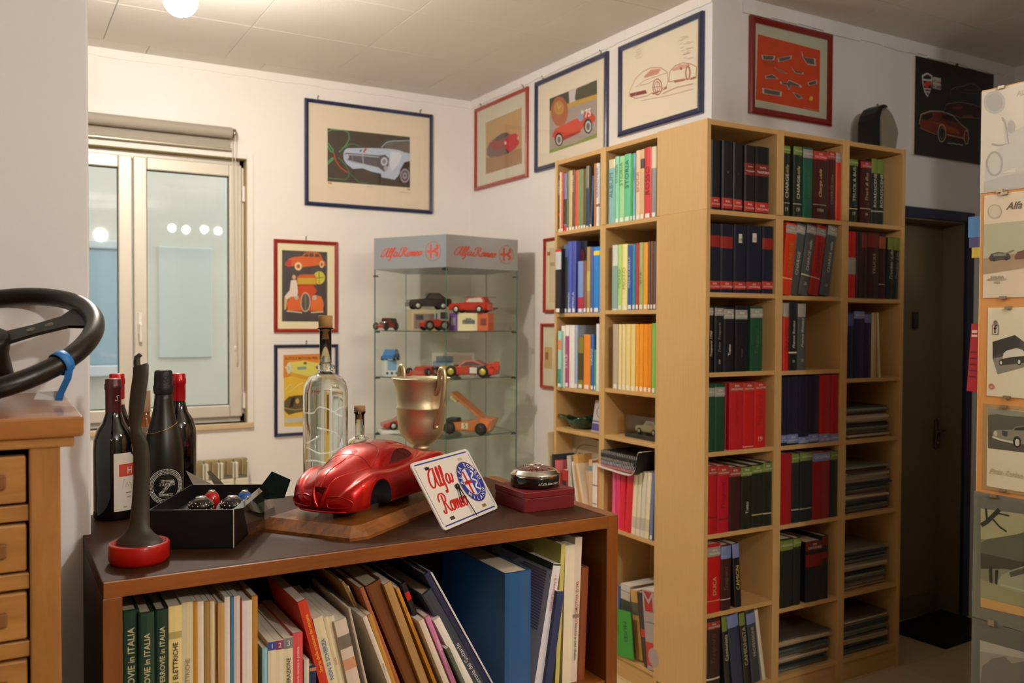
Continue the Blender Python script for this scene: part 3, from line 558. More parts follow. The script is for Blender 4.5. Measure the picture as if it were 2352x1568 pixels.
"C31":{"ax":"y","v":0.006,"z":2.015,"d":0.22,"p":"top shelf, bookcase by the door","b":[
{"u":0.829,"w":0.057,"c":"#1f2820","l":"black-green volume with cream capitals","v":0.006,"h":0.278,"b":[[0.25,0.278,"#74883a","","CACCAVALE"],[0.062,0.065,"#d8c890"]],"t":[["TRUCK & BUS","#d0ccb0",0.095,0.244,0]],"num":[0.034,0.05,"19"]},
{"u":0.904,"w":0.071,"c":"#3f1d1c","l":"maroon volume with gilt script","v":0.006,"h":0.282,"b":[[0.247,0.275,"#a83a38","dott.","CACCAVALE"],[0.068,0.07,"#d8d0b8"]],"t":[["Truck & Bus","#d0b080",0.105,0.227,1]],"num":[0.036,0.05,"19"]},
{"u":0.976,"w":0.04,"c":"#202a22","l":"black-green slim volume, one of two alike","v":0.006,"h":0.294,"b":[[0.23,0.294,"#74883a"],[0.06,0.063,"#e0dcc8"]],"t":[["ROADSCENE","#d8d4c4",0.08,0.228,0]],"g":"two alike black-green slim volumes"},
{"u":1.017,"w":0.044,"c":"#202a22","l":"black-green slim volume, one of two alike","v":0.006,"h":0.294,"b":[[0.231,0.294,"#74883a"],[0.061,0.064,"#e0dcc8"]],"t":[["ROADSCENE","#d8d4c4",0.081,0.229,0]],"g":"two alike black-green slim volumes"}]},
"C32":{"ax":"y","v":0.006,"z":1.688,"d":0.22,"p":"second shelf, bookcase by the door","b":[
{"u":0.828,"w":0.052,"c":"#bb1a14","l":"scarlet binder with grey label","v":0.006,"h":0.291,"b":[[0.104,0.177,"#9a9690"]]},
{"u":0.883,"w":0.034,"c":"#34191b","l":"plain maroon volume by the scarlet binder","v":0.006,"h":0.293},
{"u":0.918,"w":0.038,"c":"#34191b","l":"slim maroon volume with a vertical red label","v":0.006,"h":0.293,"b":[[0.225,0.287,"#78281c"]]},
{"u":0.958,"w":0.076,"c":"#36191b","l":"wide maroon volume with silver capitals","v":0.006,"h":0.293,"b":[[0.228,0.287,"#78281c"]],"t":[["TRUCKS","#b8b0a4",0.109,0.2,0]]},
{"u":1.035,"w":0.046,"c":"#36191b","l":"slim maroon volume with copper label","v":0.006,"h":0.291,"b":[[0.225,0.279,"#9a5238"],[0.064,0.067,"#c8c0a8"]]},
{"u":1.0825,"w":0.048,"c":"#1d2422","l":"black-green script volume, one of two alike","v":0.006,"a":0.0413,"h":0.2772,"b":[[0.222,0.275,"#74883a"]],"t":[["Truckin' Life","#c8c8bc",0.089,0.219,1]],"g":"two alike black-green script volumes"},
{"u":1.1256,"w":0.041,"c":"#1d2422","l":"black-green script volume, one of two alike","v":0.006,"a":0.0447,"h":0.2773,"b":[[0.221,0.276,"#74883a"]],"t":[["Truckin' Life","#8a8c84",0.091,0.212,1]],"g":"two alike black-green script volumes"}]},
"C33":{"ax":"y","v":0.006,"z":1.336,"d":0.22,"p":"third shelf, bookcase by the door","b":[
{"u":0.829,"w":0.042,"c":"#1a1c3c","l":"navy volume with a vertical blue label","v":0.006,"h":0.294,"b":[[0.231,0.284,"#4a5490"]]},
{"u":0.873,"w":0.068,"c":"#1a1c3c","l":"wide navy volume with pale blue label","v":0.006,"h":0.297,"b":[[0.263,0.294,"#7684b8","","CACCAVALE"]]},
{"u":0.942,"w":0.047,"c":"#1a1c3c","l":"navy volume beside the magazines","v":0.006,"h":0.288,"b":[[0.245,0.283,"#6a74a4"]]},
{"u":0.991,"w":0.017,"c":"#c8b48a","l":"worn cream magazine leaning on the navy volumes","v":0.006,"h":0.29},
{"u":1.009,"w":0.013,"c":"#b49c78","l":"tan magazine in the upright bundle","v":0.006,"h":0.29},
{"u":1.0436,"w":0.012,"c":"#cdb990","l":"pale magazine with frayed edge at the bundle end","v":0.006,"a":-0.0708,"h":0.2907}]},
"BR":{"ax":"y","v":-1.02,"z":0.8,"d":0.22,"p":"low brown bookcase","b":[
{"u":-2.2055,"w":0.027,"c":"#1f4034","l":"dark green railway volume against the side panel of the low brown bookcase","v":-1.02,"h":0.299,"t":[["Storia delle FERROVIE in ITALIA","#cfc79a",-0.002,0.274,2]]},
{"u":-2.181,"w":0.024,"c":"#1f4236","l":"second dark green railway volume in the low brown bookcase","v":-1.032,"h":0.295,"t":[["Storia delle FERROVIE in ITALIA","#cfc79a",-0.013,0.264,2]]},
{"u":-2.154,"w":0.021,"c":"#1d3c32","l":"third dark green railway volume beside the yellow one, low brown bookcase","v":-1.02,"h":0.293,"t":[["Storia delle FERROVIE in ITALIA","#cfc79a",-0.016,0.267,2]]},
{"u":-2.133,"w":0.021,"c":"#ead793","l":"pale yellow book with large dark capitals, low brown bookcase","v":-1.02,"h":0.296,"b":[[0.24,0.252,"#b8a868"]],"t":[["LOCOMOTIVE ELETTRICHE","#2a2622",-0.003,0.236,2]],"soft":1},
{"u":-2.112,"w":0.018,"c":"#d9cfa8","l":"cream book with faint grey print, low brown bookcase","v":-1.02,"h":0.299,"t":[["LE ELETTRICHE","#8a8268",0.049,0.203,2]],"soft":1},
{"u":-2.094,"w":0.008,"c":"#c08a2c","l":"ochre cardboard folder beside cream book, low brown bookcase","v":-1.02,"h":0.298,"soft":1},
{"u":-2.086,"w":0.01,"c":"#e6dccd","l":"white folder beside ochre one, low brown bookcase","v":-1.02,"h":0.297,"soft":1},
{"u":-2.075,"w":0.009,"c":"#a8834c","l":"brown paper folder with frayed edge, low brown bookcase","v":-1.02,"h":0.295,"soft":1},
{"u":-2.065,"w":0.007,"c":"#dccba6","l":"bundle of cream papers, low brown bookcase","v":-1.02,"h":0.294,"soft":1},
{"u":-2.056,"w":0.006,"c":"#b0905a","l":"tan folder next to the torn paper one, low brown bookcase","v":-1.01,"h":0.289,"soft":1},
{"u":-2.052,"w":0.011,"c":"#c69c5e","l":"torn tan paper folder, low brown bookcase","v":-1.02,"h":0.289,"soft":1},
{"u":-2.041,"w":0.009,"c":"#e5dbd4","l":"tall white folder beside the blue one, low brown bookcase","v":-1.02,"h":0.298,"soft":1},
{"u":-2.031,"w":0.006,"c":"#3d7ba6","l":"thin blue folder, low brown bookcase","v":-1.02,"h":0.297,"soft":1},
{"u":-2.025,"w":0.01,"c":"#ddcac2","l":"pinkish white folder, low brown bookcase","v":-1.02,"h":0.297,"soft":1},
{"u":-2.015,"w":0.004,"c":"#963a34","l":"thin dark red folder, low brown bookcase","v":-1.02,"h":0.29,"soft":1},
{"u":-2.011,"w":0.017,"c":"#e6dedd","l":"white folder between the dark red and ochre ones, low brown bookcase","v":-1.02,"h":0.286,"soft":1},
{"u":-1.994,"w":0.01,"c":"#b98632","l":"ochre folder with curved top corner, low brown bookcase","v":-1.02,"h":0.292,"soft":1},
{"u":-1.976,"w":0.009,"c":"#8fc4da","l":"light blue booklet beside the numbered set, low brown bookcase","v":-1.02,"h":0.196,"soft":1},
{"u":-1.966,"w":0.014,"c":"#e7dcbc","l":"cream book numbered one with a blue top, low brown bookcase","v":-1.02,"h":0.206,"b":[[0.19,0.206,"#3c50a8","1",""]],"soft":1},
{"u":-1.952,"w":0.014,"c":"#e7dcbc","l":"cream book numbered two with a purple top, low brown bookcase","v":-1.02,"h":0.206,"b":[[0.189,0.206,"#8c3c5e","2",""]],"soft":1},
{"u":-1.938,"w":0.017,"c":"#e7dcbc","l":"cream book numbered three with a grey top, low brown bookcase","v":-1.02,"h":0.208,"b":[[0.188,0.208,"#7f868c","3",""]],"t":[["GENERAZIONE","#2c2824",0.048,0.172,2]],"soft":1},
{"u":-1.921,"w":0.018,"c":"#e0535a","l":"coral red paperback beside numbered set, low brown bookcase","v":-1.02,"h":0.213,"t":[["Storia tecnica e pratica","#f0c8bc",-0.038,0.189,2]],"soft":1},
{"u":-1.9,"w":0.009,"c":"#d9d4ca","l":"short white booklet next to the coral paperback, low brown bookcase","v":-1.02,"h":0.161,"soft":1},
{"u":-1.89,"w":0.012,"c":"#23345e","l":"short navy booklet with small picture, low brown bookcase","v":-1.02,"h":0.147,"b":[[0.138,0.144,"#c88a5c"]],"soft":1},
{"u":-1.8418,"w":0.0164,"c":"#d33a1e","l":"orange-red leaning book with yellow script, low brown bookcase","v":-1.02,"a":-0.2563,"h":0.2771,"t":[["Storia della trazione ferroviaria","#f0c03c",-0.008,0.252,2]],"soft":1},
{"u":-1.8304,"w":0.0185,"c":"#e4d9b4","l":"cream leaning paperback with black author name, low brown bookcase","v":-1.02,"a":-0.2262,"h":0.2391,"t":[["NON SI SCHERZA","#3a74b8",0.068,0.199,2]],"soft":1},
{"u":-1.8129,"w":0.0088,"c":"#e2d6b2","l":"cream thin leaning paperback, low brown bookcase","v":-1.02,"a":-0.2167,"h":0.2376,"t":[["GUIDA","#cc6a48",0.079,0.159,2]],"soft":1},
{"u":-1.8033,"w":0.0108,"c":"#ddd2b4","l":"pale leaning booklet with green sketch, low brown bookcase","v":-1.014,"a":-0.2129,"h":0.2353,"soft":1},
{"u":-1.7957,"w":0.0234,"c":"#d8cbbf","l":"off-white leaning catalogue with orange figures, low brown bookcase","v":-1.024,"a":-0.2187,"h":0.2274,"b":[[0.13,0.151,"#cf9a78"],[0.172,0.197,"#7a7268"]],"soft":1},
{"u":-1.7596,"w":0.0039,"c":"#c9bfae","l":"tall thin grey-white leaning folder, low brown bookcase","v":-1.016,"a":-0.226,"h":0.2473,"soft":1},
{"u":-1.7058,"w":0.0084,"c":"#e0d6c6","l":"thick white leaning book with pencil-grey title, low brown bookcase","v":-1.02,"a":-0.3576,"h":0.2349,"t":[["INTERNI","#8f8478",0.096,0.133,2]],"soft":1},
{"u":-1.7009,"w":0.0085,"c":"#c18f3e","l":"ochre leaning folder behind the white book, low brown bookcase","v":-1.02,"a":-0.3343,"h":0.235,"soft":1},
{"u":-1.6752,"w":0.0045,"c":"#b08c50","l":"thin tan leaning folder, low brown bookcase","v":-0.96,"a":-0.4498,"h":0.3054,"soft":1},
{"u":-1.6804,"w":0.0027,"c":"#d6c8a2","l":"thin cream leaning sheet folder, low brown bookcase","v":-0.96,"a":-0.4145,"h":0.2895,"soft":1},
{"u":-1.6838,"w":0.0075,"c":"#b06a40","l":"thin rust leaning folder, low brown bookcase","v":-1.0,"a":-0.3617,"h":0.2887,"soft":1},
{"u":-1.6648,"w":0.0324,"c":"#7d4a26","l":"wide brown leather leaning volume, low brown bookcase","v":-1.005,"a":-0.388,"h":0.2938},
{"u":-1.6413,"w":0.015,"c":"#b48e56","l":"tan leaning folder beside the leather volume, low brown bookcase","v":-1.02,"a":-0.3595,"h":0.2948,"soft":1},
{"u":-1.6267,"w":0.0095,"c":"#3f6ea8","l":"steel blue leaning booklet, low brown bookcase","v":-0.99,"a":-0.3296,"h":0.2759,"soft":1},
{"u":-1.6141,"w":0.0065,"c":"#d18f24","l":"amber leaning book with brown capitals, low brown bookcase","v":-1.02,"a":-0.3834,"h":0.2857,"t":[["ATLANTE","#6a3a18",0.189,0.247,2]],"soft":1},
{"u":-1.599,"w":0.0102,"c":"#1b1d1f","l":"black leaning book with a red top label, low brown bookcase","v":-1.008,"a":-0.3767,"h":0.2882,"b":[[0.251,0.268,"#cc2222"]]},
{"u":-1.5278,"w":0.0226,"c":"#3a4452","l":"slate leaning book about a mountain railway, low brown bookcase","v":-1.026,"a":-0.5199,"h":0.2823,"t":[["La ferrovia del Gottardo","#c8ccd2",-0.033,0.154,2]]},
{"u":-1.5034,"w":0.0113,"c":"#232a52","l":"navy tall leaning book behind the slate one, low brown bookcase","v":-1.024,"a":-0.5119,"h":0.3257},
{"u":-1.4891,"w":0.0035,"c":"#dfe0e2","l":"white thin tall leaning folder beside the blue box file, low brown bookcase","v":-1.024,"a":-0.5098,"h":0.3277},
{"u":-1.599,"w":0.0111,"c":"#e0d5c2","l":"cream leaning booklet below the slate book, low brown bookcase","v":-1.038,"a":-0.3891,"h":0.2162,"soft":1},
{"u":-1.5828,"w":0.0093,"c":"#d483b0","l":"pink leaning booklet with white capitals, low brown bookcase","v":-1.038,"a":-0.3897,"h":0.2216,"t":[["I TRASPORTI SENZA FILI","#f6e6ee",0.007,0.17,2]],"soft":1},
{"u":-1.5477,"w":0.0142,"c":"#ece8e0","l":"white leaning booklet beside pink one, low brown bookcase","v":-1.036,"a":-0.475,"h":0.2193,"soft":1},
{"u":-1.5634,"w":0.0073,"c":"#5c6a5a","l":"short grey-green leaning booklet, low brown bookcase","v":-1.05,"a":-0.4292,"h":0.1529,"soft":1}]},
"BR2":{"ax":"y","v":-1.02,"z":0.8,"d":0.22,"p":"low brown bookcase","b":[
{"u":-1.494,"w":0.061,"c":"#235a92","l":"big blue cloth box file, low brown bookcase","v":-1.05,"h":0.269,"box":1,"dep":0.3},
{"u":-1.4083,"w":0.0197,"c":"#e4e2ea","l":"white book with red lettering and printed cover, low brown bookcase","v":-1.02,"a":0.1824,"h":0.2664,"b":[[0.262,0.266,"#4a5a3a"]],"t":[["la Ferrovia garganica","#c44a4a",0.154,0.248,3]],"dep":0.26,"soft":1,"cover":1},
{"u":-1.3547,"w":0.01,"c":"#c9c26a","l":"thin yellow-green folder, low brown bookcase","v":-1.02,"a":0.0484,"h":0.3034,"soft":1},
{"u":-1.3362,"w":0.025,"c":"#e6dfc6","l":"tall cream folder with curled corner, low brown bookcase","v":-1.02,"a":0.0208,"h":0.2991,"soft":1},
{"u":-1.3888,"w":0.0168,"c":"#2b3a66","l":"navy marbled booklet in front of the yellow folder, low brown bookcase","v":-1.032,"a":0.1539,"h":0.2075,"soft":1},
{"u":-1.3164,"w":0.018,"c":"#dcd2c0","l":"grey-white parts catalogue with red and black print, low brown bookcase","v":-1.02,"a":0.0395,"h":0.3132,"b":[[0.139,0.147,"#8f8a80"]],"t":[["LOCOMOTIVA D.245","#c05a48",0.16,0.22,2],["catalogo parti di ricambio","#4a4238",0.036,0.128,2]],"soft":1},
{"u":-1.2967,"w":0.02,"c":"#8a4a2a","l":"worn brown leather ledger at the end, low brown bookcase","v":-1.02,"a":0.0396,"h":0.2452}]},
"R6":{"ax":"x","v":0.006,"z":0.105,"d":0.2,"p":"bottom shelf, bookcase with boxed toy car","b":[
{"u":-0.653,"w":0.026,"c":"#e2dccb","l":"white magazine with a blue dot and curled top","v":0.056,"h":0.256,"soft":1,"disc":2},
{"u":-0.625,"w":0.016,"c":"#5468a8","l":"blue and white striped magazine","v":0.056,"h":0.276,"soft":1},
{"u":-0.595,"w":0.068,"c":"#c9c4ba","l":"grey-white magazine with a dark photo","v":0.051,"h":0.294,"b":[[0.264,0.266,"#3c3a38"],[0.154,0.227,"#3f4a42"]],"soft":1},
{"u":-0.4479,"w":0.0455,"c":"#c89a58","l":"ochre magazine with white zigzag edge","v":0.026,"a":-0.1516,"h":0.2984,"b":[[0.192,0.246,"#5a5a4a"]],"soft":1},
{"u":-0.3656,"w":0.0305,"c":"#3a3a38","l":"charcoal magazine with a red title block","v":0.006,"a":-0.1754,"h":0.3118,"b":[[0.123,0.157,"#c03428"]],"soft":1},
{"u":-0.3398,"w":0.0853,"c":"#a79a9a","l":"grey magazine with a large red capital letter","v":0.002,"a":-0.1307,"h":0.3318,"b":[[0.243,0.327,"#b02a26"],[0.016,0.115,"#c83a30"]],"soft":1,"disc":3}]},
"L5":{"ax":"x","v":0.006,"z":0.502,"d":0.21,"p":"below dish shelf, bookcase with green glass dish","b":[
{"u":-1.057,"w":0.013,"c":"#33363a","l":"charcoal magazine sticking out past the bookcase side","v":-0.024,"h":0.428,"soft":1},
{"u":-1.054,"w":0.012,"c":"#ef8088","l":"salmon pink magazine beside the portfolio","v":-0.014,"h":0.397,"soft":1},
{"u":-1.008,"w":0.036,"c":"#b8302a","l":"red and black magazine low in the row","v":0.006,"h":0.356,"b":[[0.28,0.304,"#2a2a28"]],"soft":1},
{"u":-0.9432,"w":0.0328,"c":"#c8c4b8","l":"grey-white curled magazine","v":0.016,"a":-0.1028,"h":0.4273,"soft":1},
{"u":-0.8405,"w":0.0127,"c":"#e6e0d2","l":"thin white leaning magazine","v":0.006,"a":-0.225,"h":0.4144,"soft":1},
{"u":-0.841,"w":0.0391,"c":"#d6a45e","l":"tan leaning magazine","v":0.016,"a":-0.2096,"h":0.4468,"soft":1},
{"u":-0.7598,"w":0.0181,"c":"#e0cdb4","l":"cream spotted leaning magazine","v":0.002,"a":-0.3123,"h":0.4203,"soft":1},
{"u":-0.8323,"w":0.0401,"c":"#8a6c4a","l":"brown leaning magazine","v":0.046,"a":-0.215,"h":0.4064,"soft":1},
{"u":-0.8061,"w":0.0415,"c":"#d0b496","l":"beige leaning magazine","v":0.036,"a":-0.1543,"h":0.3704,"soft":1},
{"u":-0.814,"w":0.026,"c":"#e0b890","l":"peach magazine with blue corner","v":0.026,"h":0.43,"b":[[0.378,0.401,"#6aa0b4"]],"soft":1},
{"u":-0.757,"w":0.038,"c":"#ece6de","l":"white magazine with navy lines","v":0.006,"h":0.423,"b":[[0.32,0.324,"#3c4468"],[0.234,0.237,"#3c4468"]],"soft":1},
{"u":-0.717,"w":0.008,"c":"#e86a40","l":"orange magazine at the row end","v":0.006,"h":0.446,"soft":1}]},
}
ART = {
"A":[["#4a4036",[[-2725,1515],[2565,1565],[2575,-1575],[-2725,-1615]]],["#5aa878",[[-2715,1325],[-2455,1455],[-1715,1515],[-1415,1375],[-1385,1025],[-1575,645],[-2015,175]],0.005],["#5aa878",[[-2715,655],[-2365,255],[-2405,135],[-2545,165],[-2715,485]],0.006],["#5aa878",[[-2715,-485],[-2385,-165],[-2355,-235],[-2715,-625]],0.006],["#5a8a5c",[[-1665,455],[-1385,705],[-1055,765],[-725,645]],0.004],["#4f8a62",[[-2065,-135],[-1665,-475],[-1385,-945],[-1435,-1265],[-1665,-1435],[-2715,-1435]],0.004],["#4a7a5c",[[-1385,-985],[-1005,-1315],[-725,-1515],[-245,-1525]],0.004],["#c24c2c",[[-2345,125],[-2225,-355],[-1945,-725],[-1485,-995]],0.007],["#6a625c",[[865,715],[1015,1055],[1205,1155],[2555,1345],[2555,515],[1855,675]]],["#b4c0d6",[[-1735,135],[-1665,345],[-1485,465],[-245,605],[1205,705],[1855,675],[2205,575],[2565,545],[2565,75],[2405,45],[2155,-215],[1955,-605],[1755,-945],[1555,-1165],[675,-1085],[645,-855],[525,-865],[-55,-785],[-535,-645],[-1155,-745],[-1575,-465],[-1735,-215]]],["#cfd6e2",[[1255,525],[1855,565],[2005,375],[1855,-145],[1355,-655],[1215,-205]]],["#5f5862",[[-1665,145],[-1485,185],[525,225],[915,315],[1185,105],[1135,-355],[865,-745],[525,-545],[-535,-415],[-1195,-345],[-1575,-245]]],["#b8bcca",[[-1405,-45],[-1415,-95],[-1425,-135],[-1455,-175],[-1485,-195],[-1515,-205],[-1555,-205],[-1585,-185],[-1605,-155],[-1625,-115],[-1635,-65],[-1625,-15],[-1605,25],[-1585,65],[-1555,85],[-1515,95],[-1485,95],[-1455,75],[-1425,45],[-1415,5]]],["#c6cad4",[[1085,-95],[1075,-175],[1035,-245],[985,-305],[925,-355],[855,-375],[785,-365],[725,-335],[675,-285],[645,-215],[635,-135],[645,-55],[675,15],[725,75],[785,125],[855,145],[925,135],[985,105],[1035,55],[1075,-15]]],["#8d8a98",[[995,-105],[985,-155],[965,-205],[935,-245],[895,-265],[855,-275],[815,-275],[775,-255],[745,-225],[725,-175],[715,-125],[725,-75],[745,-25],[775,15],[815,35],[855,45],[895,45],[935,25],[965,-5],[985,-55]]],["#a4a4b2",[[1115,-505],[1105,-555],[1085,-595],[1055,-635],[1015,-655],[965,-675],[915,-665],[875,-645],[845,-615],[825,-575],[815,-525],[825,-485],[845,-435],[875,-395],[915,-375],[965,-365],[1005,-365],[1055,-385],[1085,-415],[1105,-455]]],["#c8ccd8",[[-1665,75],[-585,115],[525,115]],0.004],["#b4b4c2",[[-1575,-245],[-535,-395],[525,-525]],0.004],["#b0aeba",[[-555,255],[-485,-395]],0.005],["#8d8894",[[-1195,145],[-1175,-295]],0.004],["#a8b4c8",[[665,715],[1015,1085],[1405,1195],[2555,1355]],0.005],["#b8452e",[[-535,315],[-385,565],[-245,575],[-435,305]]],["#33343c",[[-745,325],[-665,465],[-585,465],[-665,315]]],["#33302a",[[1905,-515],[2205,-25],[2555,45],[2555,-1385],[1855,-1305]]],["#9a92a2",[[2535,-835],[2525,-975],[2475,-1105],[2405,-1205],[2315,-1275],[2215,-1305],[2115,-1295],[2025,-1245],[1955,-1145],[1915,-1025],[1895,-895],[1915,-755],[1955,-625],[2025,-525],[2115,-455],[2215,-425],[2315,-435],[2405,-485],[2475,-585],[2525,-705]]],["#5f5860",[[2455,-845],[2445,-955],[2415,-1045],[2355,-1135],[2295,-1185],[2215,-1205],[2145,-1195],[2075,-1155],[2025,-1085],[1985,-995],[1975,-885],[1985,-775],[2025,-685],[2075,-605],[2145,-545],[2215,-525],[2295,-535],[2355,-575],[2415,-645],[2445,-735]]],["#a09aa4",[[2365,-855],[2355,-915],[2335,-975],[2305,-1025],[2265,-1055],[2215,-1065],[2165,-1065],[2125,-1035],[2095,-995],[2075,-945],[2065,-875],[2075,-815],[2095,-755],[2125,-705],[2165,-675],[2215,-665],[2265,-665],[2305,-695],[2335,-735],[2355,-785]]],["#4a464a",[[2275,-855],[2275,-885],[2265,-905],[2255,-925],[2235,-945],[2215,-945],[2195,-945],[2185,-935],[2165,-915],[2155,-895],[2155,-875],[2155,-845],[2165,-825],[2185,-805],[2195,-785],[2215,-785],[2235,-785],[2255,-795],[2265,-815],[2275,-835]]],["#3a332c",[[525,-955],[645,-965],[645,-1565],[525,-1545]]],["#c8794a",[[-2705,-1675],[-2465,-1685],[-2465,-1755],[-2705,-1755]]],["#a8988a",[[-2705,-1965],[-2475,-1975]],0.002],["#a8988a",[[-295,-1725],[115,-1725]],0.002],["#a8826a",[[2385,-1655],[2575,-1665],[2575,-1725],[2385,-1725]]],["#a8988a",[[1855,-1905],[2565,-1895]],0.002]],
"B":[["#4a4447",[[-1430,2070],[1270,2060],[1270,-2070],[-1440,-2060]]],["#d6652a",[[-1260,1300],[-1030,1570],[-720,1700],[-220,1760],[-100,1950],[210,2020],[680,2030],[880,1880],[990,1610],[1150,1460],[1190,1270],[990,1190],[760,1270],[-260,1110],[-720,1170],[-1030,1120],[-1220,1190]]],["#bf3f3c",[[-1270,1300],[-1030,1560],[-840,1500],[-890,1140],[-1110,1120]]],["#5e463a",[[-170,1740],[-40,1910],[130,1940],[130,1740]]],["#5e463a",[[180,1740],[180,1950],[430,1960],[460,1740]]],["#5e463a",[[520,1740],[520,1940],[760,1910],[820,1740]]],["#e6d09c",[[-260,1170],[-270,1090],[-300,1020],[-350,970],[-410,930],[-480,920],[-540,930],[-600,960],[-650,1010],[-680,1080],[-690,1150],[-680,1230],[-650,1300],[-600,1350],[-540,1390],[-480,1400],[-410,1390],[-350,1360],[-300,1310],[-270,1240]]],["#b2502c",[[-370,1160],[-370,1130],[-390,1090],[-410,1060],[-440,1050],[-480,1040],[-510,1040],[-540,1060],[-560,1090],[-580,1120],[-590,1160],[-580,1190],[-560,1230],[-540,1260],[-510,1270],[-480,1280],[-440,1280],[-410,1260],[-390,1230],[-370,1200]]],["#e2c890",[[1070,1330],[1070,1260],[1050,1200],[1010,1150],[980,1120],[930,1110],[890,1120],[850,1150],[820,1190],[800,1250],[790,1320],[800,1390],[820,1450],[850,1500],[890,1530],[930,1540],[980,1530],[1020,1500],[1050,1460],[1070,1400]]],["#b2502c",[[1000,1330],[1000,1290],[990,1260],[970,1240],[950,1220],[930,1220],[910,1220],[890,1240],[870,1260],[860,1290],[860,1320],[860,1360],[870,1390],[890,1410],[910,1430],[930,1430],[950,1430],[970,1410],[990,1390],[1000,1360]]],["#d0c848",[[1130,540],[1110,420],[1060,310],[980,220],[880,160],[770,140],[660,160],[560,210],[480,290],[430,400],[420,520],[430,640],[490,740],[560,830],[660,890],[770,910],[880,900],[980,850],[1060,760],[1110,660]]],["#6a6a2a",[[770,870],[770,200]],0.004],["#6a6a2a",[[480,500],[1070,560]],0.004],["#d65e1e",[[-560,540],[-380,680],[480,710],[600,560],[630,100],[-570,70]]],["#c9a93e",[[-520,480],[570,510],[570,150],[-530,120]]],["#cf4a1c",[[-460,40],[400,80],[640,-240],[400,-590],[320,-1440],[-360,-1450],[-430,-610],[-530,-230]]],["#dd662c",[[-1150,-1040],[-960,-630],[-530,-540],[-260,-870],[-300,-1430],[-1110,-1420]]],["#e2702e",[[270,-870],[520,-480],[910,-590],[1060,-1010],[990,-1450],[280,-1420]]],["#c8c0ac",[[240,-920],[230,-1100],[190,-1260],[120,-1390],[40,-1470],[-50,-1500],[-150,-1480],[-230,-1400],[-290,-1270],[-330,-1110],[-350,-930],[-330,-750],[-290,-590],[-230,-460],[-140,-370],[-50,-340],[40,-370],[120,-450],[190,-580],[230,-740]]],["#5f564e",[[200,-920],[180,-1080],[150,-1230],[90,-1340],[20,-1420],[-50,-1440],[-130,-1420],[-200,-1350],[-250,-1230],[-290,-1090],[-300,-930],[-290,-770],[-250,-620],[-200,-510],[-130,-430],[-50,-400],[20,-430],[90,-500],[150,-610],[180,-760]]],["#a89c90",[[-50,-420],[-50,-1430]],0.003],["#b8b0a6",[[-460,-650],[-460,-690],[-480,-730],[-510,-770],[-550,-790],[-590,-790],[-630,-790],[-660,-770],[-690,-740],[-710,-700],[-720,-650],[-710,-610],[-690,-570],[-660,-540],[-630,-510],[-590,-510],[-550,-510],[-510,-530],[-480,-560],[-460,-600]]],["#b8b0a6",[[610,-650],[610,-700],[590,-740],[560,-770],[520,-790],[480,-800],[440,-790],[400,-770],[370,-740],[350,-700],[350,-660],[350,-610],[370,-570],[400,-540],[440,-520],[480,-510],[520,-520],[560,-540],[590,-570],[610,-610]]],["#d0bfa0",[[-1170,-1450],[-260,-1540]],0.008],["#d0bfa0",[[270,-1530],[1030,-1480]],0.008],["#e2d2c6",[[-920,330],[-610,370],[-530,0],[-510,-460],[-610,-610],[-920,-620],[-1190,-850],[-1300,-630],[-990,-240]]],["#d6a686",[[-630,530],[-640,480],[-650,440],[-680,410],[-710,390],[-740,390],[-770,390],[-800,410],[-830,440],[-840,480],[-850,520],[-840,560],[-830,600],[-800,630],[-770,650],[-740,660],[-710,650],[-680,630],[-650,600],[-640,570]]],["#d4ac6e",[[-1300,-700],[-1110,-770],[-1210,-1390],[-1320,-1350]]]],
